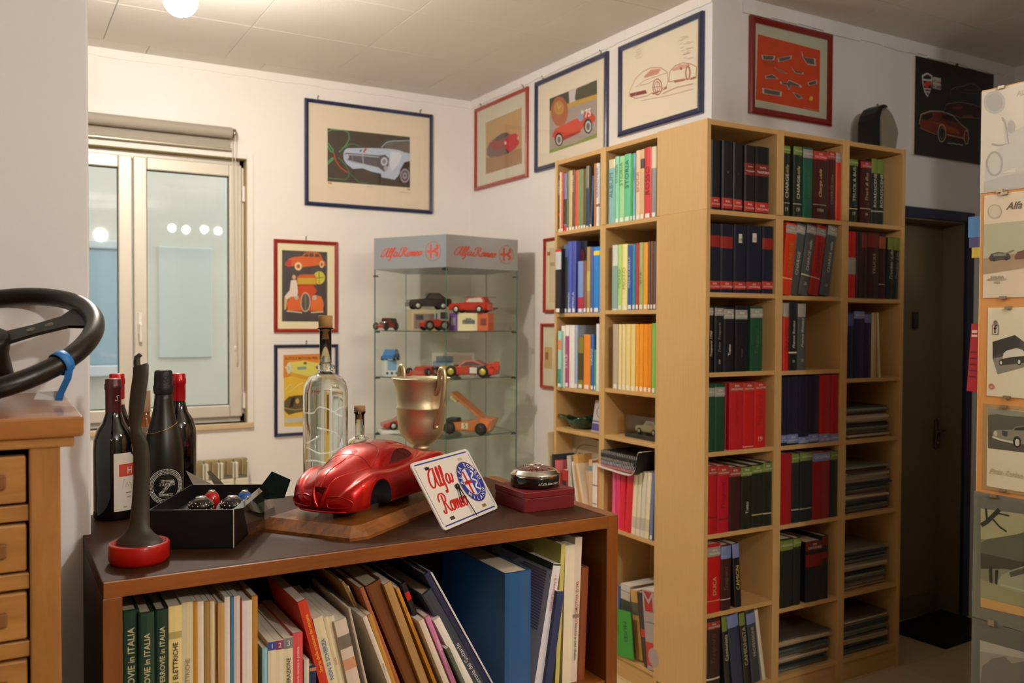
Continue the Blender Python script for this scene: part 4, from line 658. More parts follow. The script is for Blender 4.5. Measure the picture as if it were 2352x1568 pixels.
"C":[["#e8bf3e",[[-1370,2060],[1300,2120],[1300,-2210],[-1320,-2110]]],["#de8828",[[-1370,2060],[1300,2120],[1300,1310],[-1370,720]]],["T","AUTO E MOTORI PER TUTTI","#5c3216",[-1290,1780],[1270,1850]],["#e2d768",[[-1280,1330],[-970,1650],[-200,1710],[1060,1510],[1280,1380],[1280,760],[110,550],[-820,810]]],["#d8a838",[[-1240,1140],[110,790],[1280,920],[1280,750],[110,550],[-820,790]]],["#d4d8c2",[[-900,1290],[-900,1200],[-930,1110],[-960,1040],[-1000,990],[-1050,980],[-1100,1000],[-1140,1040],[-1170,1110],[-1190,1200],[-1200,1300],[-1190,1400],[-1170,1490],[-1140,1560],[-1100,1600],[-1050,1620],[-1000,1600],[-960,1550],[-920,1480],[-900,1390]]],["#8a8a70",[[-1000,1300],[-1000,1260],[-1010,1230],[-1020,1210],[-1030,1200],[-1050,1190],[-1070,1200],[-1080,1210],[-1090,1240],[-1100,1270],[-1100,1300],[-1100,1330],[-1090,1360],[-1080,1380],[-1070,1400],[-1050,1400],[-1030,1400],[-1020,1380],[-1010,1360],[-1000,1330]]],["#8fa6a0",[[-550,1350],[0,1370],[-10,1200],[-550,1180]]],["#6a5c40",[[30,1560],[20,1540],[10,1520],[-20,1500],[-50,1490],[-80,1490],[-120,1490],[-150,1510],[-170,1520],[-190,1550],[-190,1570],[-190,1590],[-170,1610],[-150,1630],[-120,1640],[-80,1640],[-50,1640],[-20,1630],[10,1610],[20,1590]]],["#e4e0c8",[[-1290,1360],[-800,1220]],0.003],["#e4e0c8",[[-970,1680],[-1130,900]],0.003],["#efe2a2",[[-1240,70],[-970,370],[-740,-20],[-1050,-120],[-510,280],[-200,420]],0.004],["#675530",[[-1340,-640],[-1050,-370],[-590,-300],[110,-320],[350,-750],[270,-1210],[-670,-1330],[-1050,-1430],[-1330,-1170]]],["#1d1a18",[[-1050,-1030],[-900,-490],[-670,-390],[-800,-950]]],["#cbb05a",[[-440,-660],[-450,-700],[-460,-750],[-490,-780],[-520,-800],[-550,-810],[-580,-800],[-620,-770],[-640,-740],[-650,-700],[-660,-650],[-650,-600],[-640,-560],[-610,-530],[-580,-510],[-550,-500],[-520,-510],[-490,-530],[-460,-570],[-450,-610]]],["#b8a878",[[-1330,-1020],[-670,-1170],[270,-1060]],0.004],["#c9c4b6",[[-1300,-1610],[350,-1580],[350,-1870],[-1300,-1930]]]],
"r1":[["#bf9a6d",[[-1885,1500],[2515,1540],[2565,-1700],[-1835,-1720]]],["#a88262",[[-1845,-710],[2555,-820],[2565,-1700],[-1835,-1720]]],["#7d6660",[[-1705,-130],[-1385,150],[-645,330],[75,450],[695,430],[1305,200],[1815,190],[2155,-80],[2235,-510],[1825,-720],[1135,-860],[85,-890],[-1285,-760],[-1725,-510]]],["#c52f38",[[345,-60],[1135,180],[1815,180],[2155,-80],[2235,-510],[1655,-690],[1135,-820],[655,-540]]],["#9e4a4a",[[-1475,80],[-645,250],[345,120],[345,-450],[-825,-390]]],["#5f5350",[[-645,310],[75,440],[785,410],[1065,200],[-105,100],[-625,150]]],["#e0d6cc",[[755,-210],[745,-240],[725,-270],[705,-280],[665,-290],[635,-290],[595,-280],[555,-260],[535,-230],[515,-200],[505,-170],[515,-140],[525,-120],[555,-100],[595,-100],[625,-100],[665,-110],[705,-130],[725,-150],[745,-180]]],["#d8b8a8",[[2205,-190],[2195,-220],[2185,-250],[2165,-270],[2145,-280],[2115,-280],[2095,-270],[2065,-260],[2055,-230],[2035,-190],[2035,-160],[2035,-130],[2045,-100],[2065,-80],[2095,-70],[2115,-70],[2145,-80],[2165,-90],[2185,-120],[2195,-160]]],["#3f3334",[[705,-530],[1135,-840],[875,-880]]]],
"b2":[["#a79a92",[[-1990,1330],[2490,1340],[2530,-1600],[-1960,-1690]]],["#cdc4c6",[[-220,1310],[750,1330],[750,550],[-210,570]]],["#4c4a3c",[[-1990,1330],[-90,1330],[-20,710],[-540,450],[-1980,650]]],["#55543f",[[620,1290],[1140,1300],[1600,1290],[1980,1330],[2490,1320],[2500,610],[750,550],[500,780]]],["#c49e4a",[[-1980,650],[-130,690],[2500,620],[2500,370],[-130,440],[-1980,490]]],["#8b994e",[[-1960,-1490],[460,-1530],[2520,-1360],[2530,-1600],[-1960,-1690]]],["#ad6440",[[-130,260],[-170,20],[-280,-180],[-460,-320],[-690,-390],[-950,-380],[-1220,-290],[-1460,-130],[-1650,90],[-1780,340],[-1820,600],[-1780,850],[-1660,1050],[-1470,1190],[-1230,1260],[-970,1240],[-710,1140],[-480,980],[-290,760],[-170,520]]],["#bd8a4c",[[-510,520],[-530,410],[-600,310],[-710,250],[-850,220],[-1010,240],[-1170,290],[-1310,370],[-1430,480],[-1500,600],[-1530,730],[-1500,850],[-1430,940],[-1320,1000],[-1180,1030],[-1020,1010],[-860,960],[-720,870],[-610,770],[-540,640]]],["#dcc88a",[[-1140,900],[-1050,560],[-800,740]],0.004],["#cf482e",[[-1720,-800],[-1380,-440],[-540,-370],[760,-260],[1390,-90],[2000,-200],[2340,-480],[2380,-710],[2010,-830],[1390,-780],[1080,-960],[-530,-1010],[-1370,-970]]],["#a83420",[[-1370,-970],[-530,-1010],[1080,-960],[1050,-1070],[-530,-1210],[-1290,-1150]]],["#8aa0b8",[[790,-280],[1000,-100],[1360,-110],[1310,-450],[1000,-520]]],["#e0d8d0",[[1360,-80],[1350,-100],[1330,-130],[1310,-140],[1270,-150],[1230,-150],[1190,-130],[1160,-110],[1130,-90],[1110,-60],[1110,-20],[1110,0],[1130,30],[1160,40],[1190,50],[1230,50],[1270,30],[1300,10],[1330,-10],[1350,-40]]],["#2c2a28",[[-590,-1140],[-610,-1250],[-670,-1350],[-760,-1410],[-870,-1450],[-990,-1440],[-1120,-1400],[-1240,-1330],[-1330,-1230],[-1390,-1120],[-1410,-1000],[-1390,-890],[-1330,-800],[-1240,-730],[-1130,-700],[-1000,-700],[-880,-750],[-760,-820],[-670,-920],[-620,-1030]]],["#cbc4c4",[[-690,-1150],[-710,-1240],[-750,-1310],[-810,-1360],[-890,-1380],[-980,-1380],[-1070,-1350],[-1150,-1300],[-1210,-1230],[-1260,-1140],[-1270,-1050],[-1260,-970],[-1220,-900],[-1150,-850],[-1070,-820],[-980,-830],[-900,-860],[-810,-910],[-750,-980],[-710,-1070]]],["#6e6764",[[-800,-1140],[-800,-1190],[-830,-1240],[-870,-1270],[-920,-1290],[-980,-1290],[-1040,-1270],[-1090,-1230],[-1130,-1190],[-1160,-1130],[-1170,-1070],[-1160,-1020],[-1130,-970],[-1090,-940],[-1040,-920],[-980,-920],[-930,-940],[-870,-970],[-830,-1020],[-810,-1080]]],["#2c2a28",[[2110,-940],[2100,-1060],[2050,-1160],[1960,-1230],[1860,-1270],[1740,-1260],[1620,-1220],[1510,-1150],[1430,-1040],[1370,-920],[1350,-800],[1370,-680],[1420,-580],[1500,-510],[1610,-470],[1730,-470],[1850,-520],[1960,-590],[2040,-700],[2100,-820]]],["#cbc4c4",[[2040,-950],[2030,-1040],[1990,-1110],[1930,-1170],[1850,-1190],[1770,-1190],[1680,-1160],[1610,-1110],[1540,-1030],[1500,-940],[1490,-850],[1500,-760],[1540,-690],[1600,-640],[1680,-610],[1760,-610],[1850,-640],[1920,-700],[1990,-770],[2030,-860]]],["#6e6764",[[1950,-940],[1940,-990],[1910,-1040],[1870,-1080],[1820,-1100],[1770,-1090],[1710,-1070],[1660,-1040],[1620,-990],[1590,-930],[1580,-870],[1590,-810],[1620,-760],[1660,-720],[1710,-710],[1760,-710],[1820,-730],[1870,-770],[1910,-820],[1940,-870]]],["T","75","#efe4dc",[1470,-410],[2000,-410]]],
"b3":[["#b8685a",[[-2195,-335],[-2145,-95],[-1705,375],[-1185,575],[-555,615],[185,435],[605,135],[675,-265],[555,-505],[225,-545]],0.003],["#b8685a",[[-2195,-335],[-1695,-565],[-785,-635],[-515,-575]],0.003],["#b8685a",[[-1695,-35],[-1055,135],[-295,125],[615,95]],0.002],["#b8685a",[[-1375,-25],[-795,-75],[-355,-25]],0.002],["#cf9484",[[-1055,325],[-555,525],[185,385],[-55,205],[-1025,245]]],["#8a3c32",[[-2145,-235],[-925,-335],[-815,-515],[-2065,-415]]],["#b8685a",[[245,-455],[235,-545],[205,-625],[155,-695],[95,-735],[15,-755],[-65,-745],[-155,-715],[-225,-665],[-295,-595],[-345,-505],[-385,-415],[-395,-315],[-385,-225],[-355,-145],[-305,-75],[-235,-35],[-155,-15],[-75,-25],[5,-55],[85,-115],[155,-185],[205,-265],[235,-365],[245,-455]],0.005],["#a85a4c",[[125,-435],[115,-495],[95,-545],[65,-585],[25,-615],[-15,-625],[-65,-625],[-115,-605],[-165,-565],[-205,-525],[-245,-465],[-265,-405],[-265,-345],[-265,-285],[-245,-225],[-215,-185],[-175,-155],[-125,-145],[-75,-155],[-25,-175],[25,-205],[65,-255],[95,-305],[115,-365],[125,-435]],0.003],["#b8685a",[[-75,-85],[-65,-705]],0.002],["#b8685a",[[-355,-335],[225,-425]],0.002],["#b06a5c",[[-515,-575],[255,-615],[615,-515],[595,-615],[-355,-675]]],["#b8685a",[[735,-355],[785,95],[1135,275],[1715,285],[2275,75],[2585,-115],[2555,-555],[2195,-585]],0.003],["#b8685a",[[775,-345],[1605,-475],[2055,-505]],0.003],["#d8a898",[[965,165],[1485,245],[2165,125],[1945,5],[1025,75]]],["#a85a4c",[[1645,35],[1645,15],[1635,5],[1615,-5],[1595,-15],[1575,-15],[1555,-5],[1535,15],[1525,25],[1515,55],[1505,75],[1515,95],[1525,115],[1535,125],[1555,125],[1575,125],[1595,115],[1615,105],[1635,85],[1645,65]]],["#b8685a",[[2155,-275],[2155,-345],[2145,-405],[2115,-465],[2095,-505],[2065,-525],[2025,-525],[1995,-505],[1955,-475],[1925,-415],[1905,-355],[1895,-285],[1885,-205],[1895,-135],[1905,-65],[1925,-15],[1955,25],[1985,45],[2015,45],[2055,25],[2085,-5],[2115,-65],[2135,-125],[2155,-195],[2155,-275]],0.006],["#b06a5c",[[1085,-355],[1835,-445],[1835,-535],[1145,-475]]],["#b06a5c",[[2195,-505],[2525,-515],[2505,-595],[2225,-595]]],["#c89888",[[-1295,-765],[685,-955],[2395,-1035]],0.002],["#c89888",[[325,-785],[1265,-715],[2395,-795]],0.004],["#d8b0a0",[[-1825,-655],[-1565,-225]],0.002],["#b0a89e",[[1535,1445],[1965,1405]],0.0015],["#b0a89e",[[1645,1355],[2065,1335]],0.0015],["#b0a89e",[[1425,1325],[1735,1305]],0.0015],["#b0a89e",[[2005,1055],[2335,1035]],0.0015],["#b0a89e",[[1905,1125],[2105,1115]],0.0015],["#b0a89e",[[1745,1105],[2145,1025]],0.0015],["#b0a89e",[[1495,1145],[1675,1175]],0.0015],["#b0a89e",[[1535,955],[1775,965]],0.0015],["#b0a89e",[[1945,815],[2245,785]],0.0015],["#b0a89e",[[1925,855],[2375,785]],0.0015],["#b0a89e",[[1595,825],[1875,795]],0.0015],["#b0a89e",[[1885,665],[2225,625]],0.0015],["#b0a89e",[[1985,695],[2245,715]],0.0015],["#b0a89e",[[1805,605],[2055,615]],0.0015],["#b0a89e",[[1735,645],[2155,575]],0.0015],["#b0a89e",[[1715,615],[1885,615]],0.0015],["#b0a89e",[[2025,365],[2405,345]],0.0015],["#b0a89e",[[1765,465],[1995,455]],0.0015],["#b8b0a6",[[-1915,2045],[-1525,2035]],0.0015],["#b8b0a6",[[-1805,1915],[-1415,1915]],0.0015],["#b8b0a6",[[-1965,1865],[-1575,1855]],0.0015],["#b8b0a6",[[-1705,1695],[-1315,1695]],0.0015],["#b8b0a6",[[-1625,1585],[-1235,1575]],0.0015],["#b8b0a6",[[-1605,1475],[-1215,1475]],0.0015],["#b8b0a6",[[-1685,1405],[-1295,1395]],0.0015],["#b8b0a6",[[-1595,1285],[-1205,1285]],0.0015]],
"or":[["#c8451f",[[-2145,1400],[1875,1310],[1845,-1550],[-2225,-1490]]],["#b9b4ae",[[-1925,510],[-1045,610],[-1125,390],[-1845,320]]],["#5d5956",[[-1835,500],[-1135,580],[-1195,410],[-1775,340]]],["#b9b4ae",[[-935,520],[5,800],[-45,610],[-855,350]]],["#5d5956",[[-845,530],[-85,750],[-125,600],[-775,390]]],["#b9b4ae",[[615,1090],[805,830],[1555,880],[1595,540],[1015,530],[685,810]]],["#5d5956",[[695,1030],[855,820],[1445,860],[1485,590],[1015,580],[755,800]]],["#b9b4ae",[[-1175,100],[-715,20],[-235,-70],[-715,-70]]],["#5d5956",[[-1085,80],[-715,10],[-325,-60],[-705,-60]]],["#b9b4ae",[[-65,240],[205,130],[765,130],[735,30],[225,20]]],["#5d5956",[[25,220],[235,130],[685,130],[665,50],[255,40]]],["#b9b4ae",[[-1695,-380],[-1225,-230],[-835,-400],[-1645,-500]]],["#5d5956",[[-1625,-380],[-1245,-260],[-935,-390],[-1585,-480]]],["#b9b4ae",[[-785,-500],[-305,-480],[-185,-340],[-35,-360],[655,-500],[635,-590],[-25,-550],[-175,-810],[-335,-600],[-745,-590]]],["#5d5956",[[-655,-500],[-265,-490],[-175,-380],[-55,-400],[495,-500],[485,-570],[-45,-550],[-165,-760],[-295,-590],[-625,-580]]],["#b9b4ae",[[1025,-290],[1645,-80],[1665,-280],[1105,-440]]],["#5d5956",[[1095,-290],[1595,-120],[1605,-280],[1155,-410]]],["#b9b4ae",[[-1865,-930],[-615,-940],[-675,-1160],[-1845,-1180]]],["#5d5956",[[-1745,-960],[-735,-960],[-785,-1140],[-1725,-1150]]],["#b9b4ae",[[35,-870],[445,-910],[745,-1050],[425,-1150]]],["#5d5956",[[105,-890],[435,-930],[675,-1040],[425,-1120]]],["#d6b83c",[[1405,-980],[1395,-1010],[1375,-1050],[1355,-1070],[1315,-1090],[1275,-1100],[1235,-1100],[1205,-1090],[1175,-1070],[1155,-1050],[1155,-1010],[1155,-980],[1175,-950],[1205,-930],[1235,-910],[1275,-900],[1315,-900],[1345,-910],[1375,-930],[1395,-950]]],["#a85030",[[-1805,280],[-1145,350],[-1225,180],[-1755,130]]],["#d8a088",[[765,-1490],[1675,-1500]],0.002],["#a05038",[[-1455,1170],[-925,1180]],0.003]],
"bp":[["#c9c9c4",[[-2790,1570],[-2360,1760],[-1940,1670],[-1970,1220],[-2120,820],[-2320,530],[-2570,760],[-2740,1160]]],["#2a2522",[[-2700,1510],[-2360,1680],[-2020,1610],[-2040,1460],[-2660,1400]]],["#2a2522",[[-2690,1310],[-2010,1370],[-2040,1060],[-2160,810],[-2320,620],[-2510,800],[-2640,1020]]],["#c83a2a",[[-2660,1180],[-2350,1330],[-1950,1300],[-2200,1130],[-2330,1010],[-2600,1050]]],["#c9c9c4",[[-2620,920],[-2060,960]],0.006],["#c9c9c4",[[-2510,780],[-2130,810]],0.006],["#c6c2b9",[[-1910,1610],[-1250,1630],[-1230,1030],[-1890,1030]]],["T","4C","#2a2522",[-1870,1340],[-1630,1340]],["T","ANNI","#c83a2a",[-1610,1340],[-1250,1360]],["T","SCARB","#2a2522",[-1870,1070],[-1250,1090]],["#8f857e",[[-400,920],[-370,1180],[-60,1330],[660,1470],[1090,1670],[1670,1720],[2270,1490]],0.0025],["#6f655e",[[370,1150],[1240,1180],[2050,1330]],0.002],["#6f655e",[[660,1290],[2120,1470]],0.002],["#40201c",[[-880,250],[-530,470],[390,630],[1110,620],[2120,580],[2130,-20],[410,-150],[-800,-40]]],["#8f857e",[[-940,30],[-810,350],[250,610],[1110,630],[2120,600]],0.0025],["#7a3436",[[-180,320],[680,450],[540,280],[-240,160]]],["#82404a",[[550,-70],[1420,70],[1570,-60],[700,-180]]],["#8f857e",[[-800,-80],[410,-180],[2130,-20]],0.002],["#6e2c1c",[[-2980,-680],[-2780,-380],[-1980,-140],[-1150,-80],[-310,-170],[420,-500],[1080,-770],[1160,-1210],[870,-1430],[440,-1300],[-770,-1340],[-920,-830],[-1160,-730],[-1440,-890],[-1600,-1310],[-2900,-1090]]],["#9a4426",[[-1960,-690],[-1000,-650],[280,-860],[360,-1070],[-710,-1060],[-1410,-800]]],["#2a211e",[[-1120,-270],[-800,-120],[120,-270],[340,-490],[-440,-470],[-1000,-410]]],["#241c19",[[-2840,-670],[-2710,-420],[-1950,-200],[-1900,-430],[-2370,-650]]],["#cfc8c2",[[-3010,-940],[-2850,-420],[-2110,-160],[-1150,-60],[-230,-160],[420,-500],[1080,-760],[1190,-1250]],0.003],["#a89c94",[[-2970,-1100],[-1600,-1310]],0.002],["#c8beb6",[[-820,-1140],[-820,-1260],[-850,-1370],[-900,-1470],[-970,-1550],[-1040,-1600],[-1130,-1620],[-1210,-1620],[-1290,-1580],[-1350,-1520],[-1410,-1430],[-1440,-1330],[-1460,-1210],[-1450,-1100],[-1420,-990],[-1370,-890],[-1310,-810],[-1230,-760],[-1150,-730],[-1060,-740],[-990,-770],[-920,-840],[-870,-920],[-830,-1030],[-820,-1140]],0.005],["#8f8680",[[-960,-1160],[-960,-1230],[-980,-1310],[-1000,-1370],[-1040,-1420],[-1080,-1450],[-1130,-1470],[-1180,-1460],[-1220,-1440],[-1260,-1400],[-1290,-1340],[-1310,-1270],[-1320,-1200],[-1310,-1120],[-1300,-1050],[-1270,-990],[-1230,-940],[-1190,-900],[-1140,-890],[-1100,-890],[-1050,-920],[-1010,-960],[-980,-1010],[-960,-1080],[-960,-1160]],0.003],["#c8beb6",[[1140,-1140],[1140,-1230],[1120,-1320],[1100,-1400],[1060,-1470],[1010,-1510],[960,-1520],[920,-1520],[870,-1490],[830,-1430],[800,-1360],[780,-1270],[770,-1180],[770,-1080],[790,-990],[820,-910],[850,-850],[900,-810],[950,-790],[990,-800],[1040,-830],[1080,-880],[1110,-960],[1140,-1040],[1140,-1140]],0.004],["#c8beb6",[[-770,-1200],[440,-1240],[800,-1240]],0.003],["#c8c0b6",[[-660,-1630],[-380,-1630],[-200,-1590],[90,-1630],[370,-1590],[660,-1630]],0.004]],
"p1":[["#b9b7b4",[[-770,1290],[-780,1190],[-820,1110],[-890,1050],[-980,1030],[-1070,1030],[-1170,1070],[-1260,1130],[-1340,1220],[-1380,1320],[-1400,1420],[-1390,1520],[-1340,1610],[-1270,1660],[-1180,1690],[-1090,1680],[-990,1650],[-900,1580],[-830,1490],[-780,1390]]],["#aeacaa",[[-840,1310],[-850,1230],[-880,1170],[-940,1120],[-1000,1100],[-1080,1100],[-1150,1130],[-1220,1180],[-1270,1250],[-1310,1330],[-1320,1410],[-1310,1480],[-1280,1550],[-1230,1590],[-1160,1610],[-1080,1610],[-1010,1580],[-940,1530],[-890,1460],[-850,1390]]],["T","ALFA ROMEO","#b0aca4",[-460,1380],[790,1410]],["#c9c5be",[[-1210,-1000],[-1350,-880],[-1270,-240],[-1030,10],[-750,140],[-800,610],[-660,770],[-520,700],[-470,460],[-220,550],[-200,-1040]]],["#bcb8b4",[[-1330,-1120],[-1350,-840],[-730,-740],[-200,-720],[-190,-1130]]],["#aeaaa6",[[-830,-400],[-840,-480],[-860,-560],[-890,-620],[-930,-660],[-990,-690],[-1040,-690],[-1100,-670],[-1150,-630],[-1200,-570],[-1230,-500],[-1260,-420],[-1270,-330],[-1260,-250],[-1240,-170],[-1200,-110],[-1160,-60],[-1110,-40],[-1050,-40],[-1000,-60],[-940,-100],[-900,-160],[-860,-230],[-840,-310],[-830,-400]],0.006],["#aeaaa6",[[-1130,210],[-940,130],[-650,130],[-760,740],[-850,900]],0.004],["#d8d2c6",[[-780,-640],[-450,-570],[-450,-680],[-780,-670]]],["#b4b0ae",[[-490,560],[-490,500],[-510,450],[-530,420],[-560,390],[-590,390],[-620,410],[-650,440],[-670,480],[-690,540],[-690,590],[-690,650],[-670,700],[-650,740],[-620,760],[-590,760],[-560,740],[-530,710],[-510,670],[-490,610]]]],
"p2":[["#b5b49c",[[-1330,1160],[-180,1160],[-160,-150],[-1340,-260]]],["#a58f72",[[-1330,190],[-160,300],[-160,-130],[-1340,-260]]],["#b4ac9c",[[-810,1470],[-820,1410],[-850,1350],[-890,1310],[-950,1290],[-1020,1290],[-1080,1300],[-1140,1340],[-1190,1390],[-1220,1450],[-1230,1510],[-1220,1580],[-1190,1630],[-1150,1670],[-1090,1700],[-1020,1700],[-960,1680],[-900,1650],[-850,1590],[-820,1530]]],["#cfc3b2",[[-850,1470],[-850,1420],[-880,1380],[-920,1350],[-960,1330],[-1020,1320],[-1070,1340],[-1120,1370],[-1160,1410],[-1180,1460],[-1190,1510],[-1190,1560],[-1160,1610],[-1120,1640],[-1080,1660],[-1020,1660],[-970,1650],[-920,1620],[-880,1580],[-860,1530]]],["T","Alfa","#6e5c4a",[-700,1500],[-250,1560],1],["#4f4542",[[-1170,200],[-1100,310],[-890,350],[-600,290],[-530,190],[-570,120],[-1120,110]]],["#8a8a80",[[-1030,290],[-880,320],[-670,280],[-670,230],[-1030,240]]],["#6e4a40",[[-440,190],[-350,320],[-160,360],[-160,120],[-410,110]]],["#8a7a66",[[-740,280],[-460,370]],0.004],["#2c2826",[[-970,140],[-970,120],[-980,110],[-990,100],[-1000,100],[-1010,90],[-1030,100],[-1040,100],[-1050,120],[-1060,130],[-1060,140],[-1060,160],[-1060,170],[-1040,180],[-1030,190],[-1020,190],[-1000,180],[-990,180],[-980,170],[-970,150]]],["#2c2826",[[-610,140],[-610,130],[-620,120],[-630,110],[-640,100],[-650,100],[-670,100],[-680,110],[-690,120],[-700,140],[-700,150],[-700,160],[-690,180],[-680,190],[-670,190],[-660,190],[-640,190],[-630,180],[-620,170],[-610,160]]],["T","BERLINA","#8f8574",[-1100,-390],[-720,-370]],["T","MONOSCOCCA","#8f8574",[-1190,-450],[-640,-430]],["T","1950","#8f8574",[-1000,-540],[-830,-520]]],
"p3":[["#4c4844",[[-1020,680],[-390,880],[-120,690],[-110,10],[-860,-230],[-1010,200]]],["#34322f",[[-1020,680],[-390,880],[-250,760],[-260,550],[-710,390],[-1000,240]]],["#8a8478",[[-1010,200],[-120,440],[-110,10],[-860,-230]]],["#d8d2c6",[[-700,360],[-620,440],[-350,520],[-170,480],[-120,410],[-110,270],[-410,190],[-740,100]]],["#3a3735",[[-830,140],[-740,210],[-420,280],[-110,310],[-110,130],[-700,30],[-820,70]]],["#2a2826",[[-710,110],[-710,80],[-720,50],[-730,40],[-750,20],[-760,20],[-780,20],[-800,30],[-810,50],[-820,70],[-820,100],[-820,130],[-810,150],[-800,170],[-790,180],[-770,190],[-750,190],[-730,170],[-720,160],[-710,130]]],["#d8d2c6",[[-730,100],[-730,90],[-740,70],[-750,60],[-750,60],[-770,50],[-780,60],[-780,60],[-790,70],[-800,90],[-800,100],[-800,120],[-790,130],[-790,140],[-780,150],[-770,150],[-760,150],[-750,140],[-740,130],[-740,120]]],["#2a2826",[[-190,140],[-190,120],[-200,90],[-220,70],[-230,60],[-250,50],[-270,50],[-290,70],[-310,90],[-310,110],[-320,140],[-320,170],[-310,190],[-290,210],[-280,230],[-260,230],[-240,230],[-220,220],[-210,200],[-200,170]]],["#d8d2c6",[[-220,140],[-220,130],[-230,110],[-230,100],[-240,90],[-250,90],[-270,90],[-280,100],[-280,110],[-290,120],[-290,140],[-290,160],[-280,170],[-280,190],[-270,200],[-260,200],[-250,200],[-240,190],[-230,180],[-220,160]]],["#6a655e",[[-1030,1170],[-850,1170],[-850,880],[-1030,890]]],["#d2c8b0",[[-1010,1140],[-870,1150],[-870,900],[-1010,900]]],["T","f","#2a2826",[-990,920],[-880,920],0],["#7a746a",[[-1000,1190],[-990,1260],[-950,1290],[-890,1260],[-880,1190]]],["#c8705a",[[-970,-580],[-970,-590],[-970,-600],[-980,-620],[-1000,-630],[-1010,-630],[-1030,-640],[-1040,-640],[-1060,-630],[-1070,-620],[-1080,-610],[-1080,-600],[-1090,-580],[-1080,-570],[-1080,-550],[-1070,-540],[-1060,-530],[-1040,-520],[-1030,-520],[-1010,-520],[-1000,-530],[-990,-540],[-980,-550],[-970,-560],[-970,-580]],0.004]],
"p4":[["#69654f",[[-1120,1450],[-90,1440],[-70,320],[-1100,310]]],["#8f9080",[[-1120,1450],[-90,1440],[-90,1300],[-1120,1250]]],["#59594a",[[-1120,1250],[-860,1300],[-500,1280],[-90,1300],[-80,930],[-1110,820]]],["#55524a",[[-1110,780],[-80,830],[-70,330],[-1100,320]]],["#8b8879",[[-980,720],[-920,840],[-420,910],[-310,1010],[-80,1050],[-70,550],[-340,510],[-700,580],[-960,620]]],["#3f3c36",[[-700,860],[-540,840],[-560,700],[-700,720]]],["#c2bda8",[[-830,760],[-840,730],[-840,710],[-850,690],[-870,680],[-880,670],[-900,680],[-920,690],[-930,700],[-930,720],[-940,750],[-940,770],[-930,790],[-920,810],[-900,830],[-890,830],[-870,830],[-860,820],[-850,800],[-840,780]]],["#cfcaba",[[-980,650],[-740,590],[-380,560]],0.005],["#2a2826",[[-170,600],[-170,550],[-180,500],[-210,460],[-240,430],[-270,420],[-310,430],[-340,450],[-370,480],[-380,520],[-390,570],[-390,620],[-370,670],[-350,710],[-310,730],[-280,750],[-250,740],[-210,720],[-190,690],[-170,650]]],["#c8c2b4",[[-210,580],[-210,550],[-220,520],[-230,500],[-250,480],[-270,480],[-290,480],[-310,490],[-320,510],[-330,540],[-330,570],[-330,600],[-320,630],[-310,650],[-290,670],[-270,670],[-250,670],[-230,660],[-220,640],[-210,610]]],["#33302c",[[-330,970],[-80,1030],[-80,930],[-360,900]]],["T","Pinin Farina","#c8bb98",[-1050,-390],[-110,-300],1]],
"p5":[["#7f8068",[[-1290,1560],[-40,1630],[10,-1180],[-1240,-1260]]],["#a3a27c",[[-1290,1560],[-40,1630],[-30,1120],[-650,780],[-1270,680]]],["#565c4c",[[-1270,580],[-1080,720],[-240,1040],[-30,1150],[-20,310],[-1270,290]]],["#3a3d32",[[-1270,290],[-20,310],[-10,40],[-570,0],[-1260,-170]]],["#8f8f6c",[[-1260,-480],[-10,-430],[0,-920],[-1250,-1010]]],["#c39a5a",[[-1250,-990],[0,-940],[10,-1180],[-1240,-1260]]],["#2c2c26",[[-1260,1080],[-1090,1220],[-740,1630]],0.012],["#2c2c26",[[-1090,1220],[-1130,1590]],0.006],["#2c2c26",[[-950,1350],[-730,1150],[-520,1050]],0.005],["#2c2c26",[[-810,1520],[-450,1510]],0.004],["#949a80",[[-770,-430],[-640,-190],[-360,20],[-20,210],[0,-570],[-350,-560],[-700,-550]]],["#4a4c40",[[-430,-60],[-20,170],[-10,0],[-390,-190]]],["#1c1c1a",[[-1010,-30],[-920,-30],[-900,-500],[-990,-480]]],["#1c1c1a",[[-830,-100],[-740,-70],[-760,-500],[-830,-480]]],["#a8a890",[[-670,-470],[0,-470]],0.006]],
"p6":[["#8d8b83",[[-1250,1280],[20,1340],[40,510],[-1230,50]]],["#6c6b66",[[-1160,560],[-880,870],[-530,1050],[-320,920],[30,1100],[40,510],[-1210,60]]],["#a3a199",[[-1250,1280],[20,1340],[30,1170],[-1240,960]]]],
}
# ================================================================ the room
WALL = M('#ebe5e0', 0.85, var=0.04, vscale=3, bump=0.25, bscale=60)
WALL_COOL = M('#e2e2e4', 0.85, var=0.03, vscale=3, bump=0.2, bscale=60)
WALL_DIM = M('#8c8274', 0.85)
CEIL = M('#e2ddd6', 0.9, var=0.03, vscale=4, bump=0.5, bscale=160)
JOINT = M('#f0ece6', 0.9)
XW2, YW3, YW1, ZC, XR = 0.28, 0.28, 2.513, 3.0, 2.508
XB, YB = -5.2, -5.2
WX0, WX1, WZ0, WZ1 = -2.34, -1.149, 1.0, 2.492      # window opening

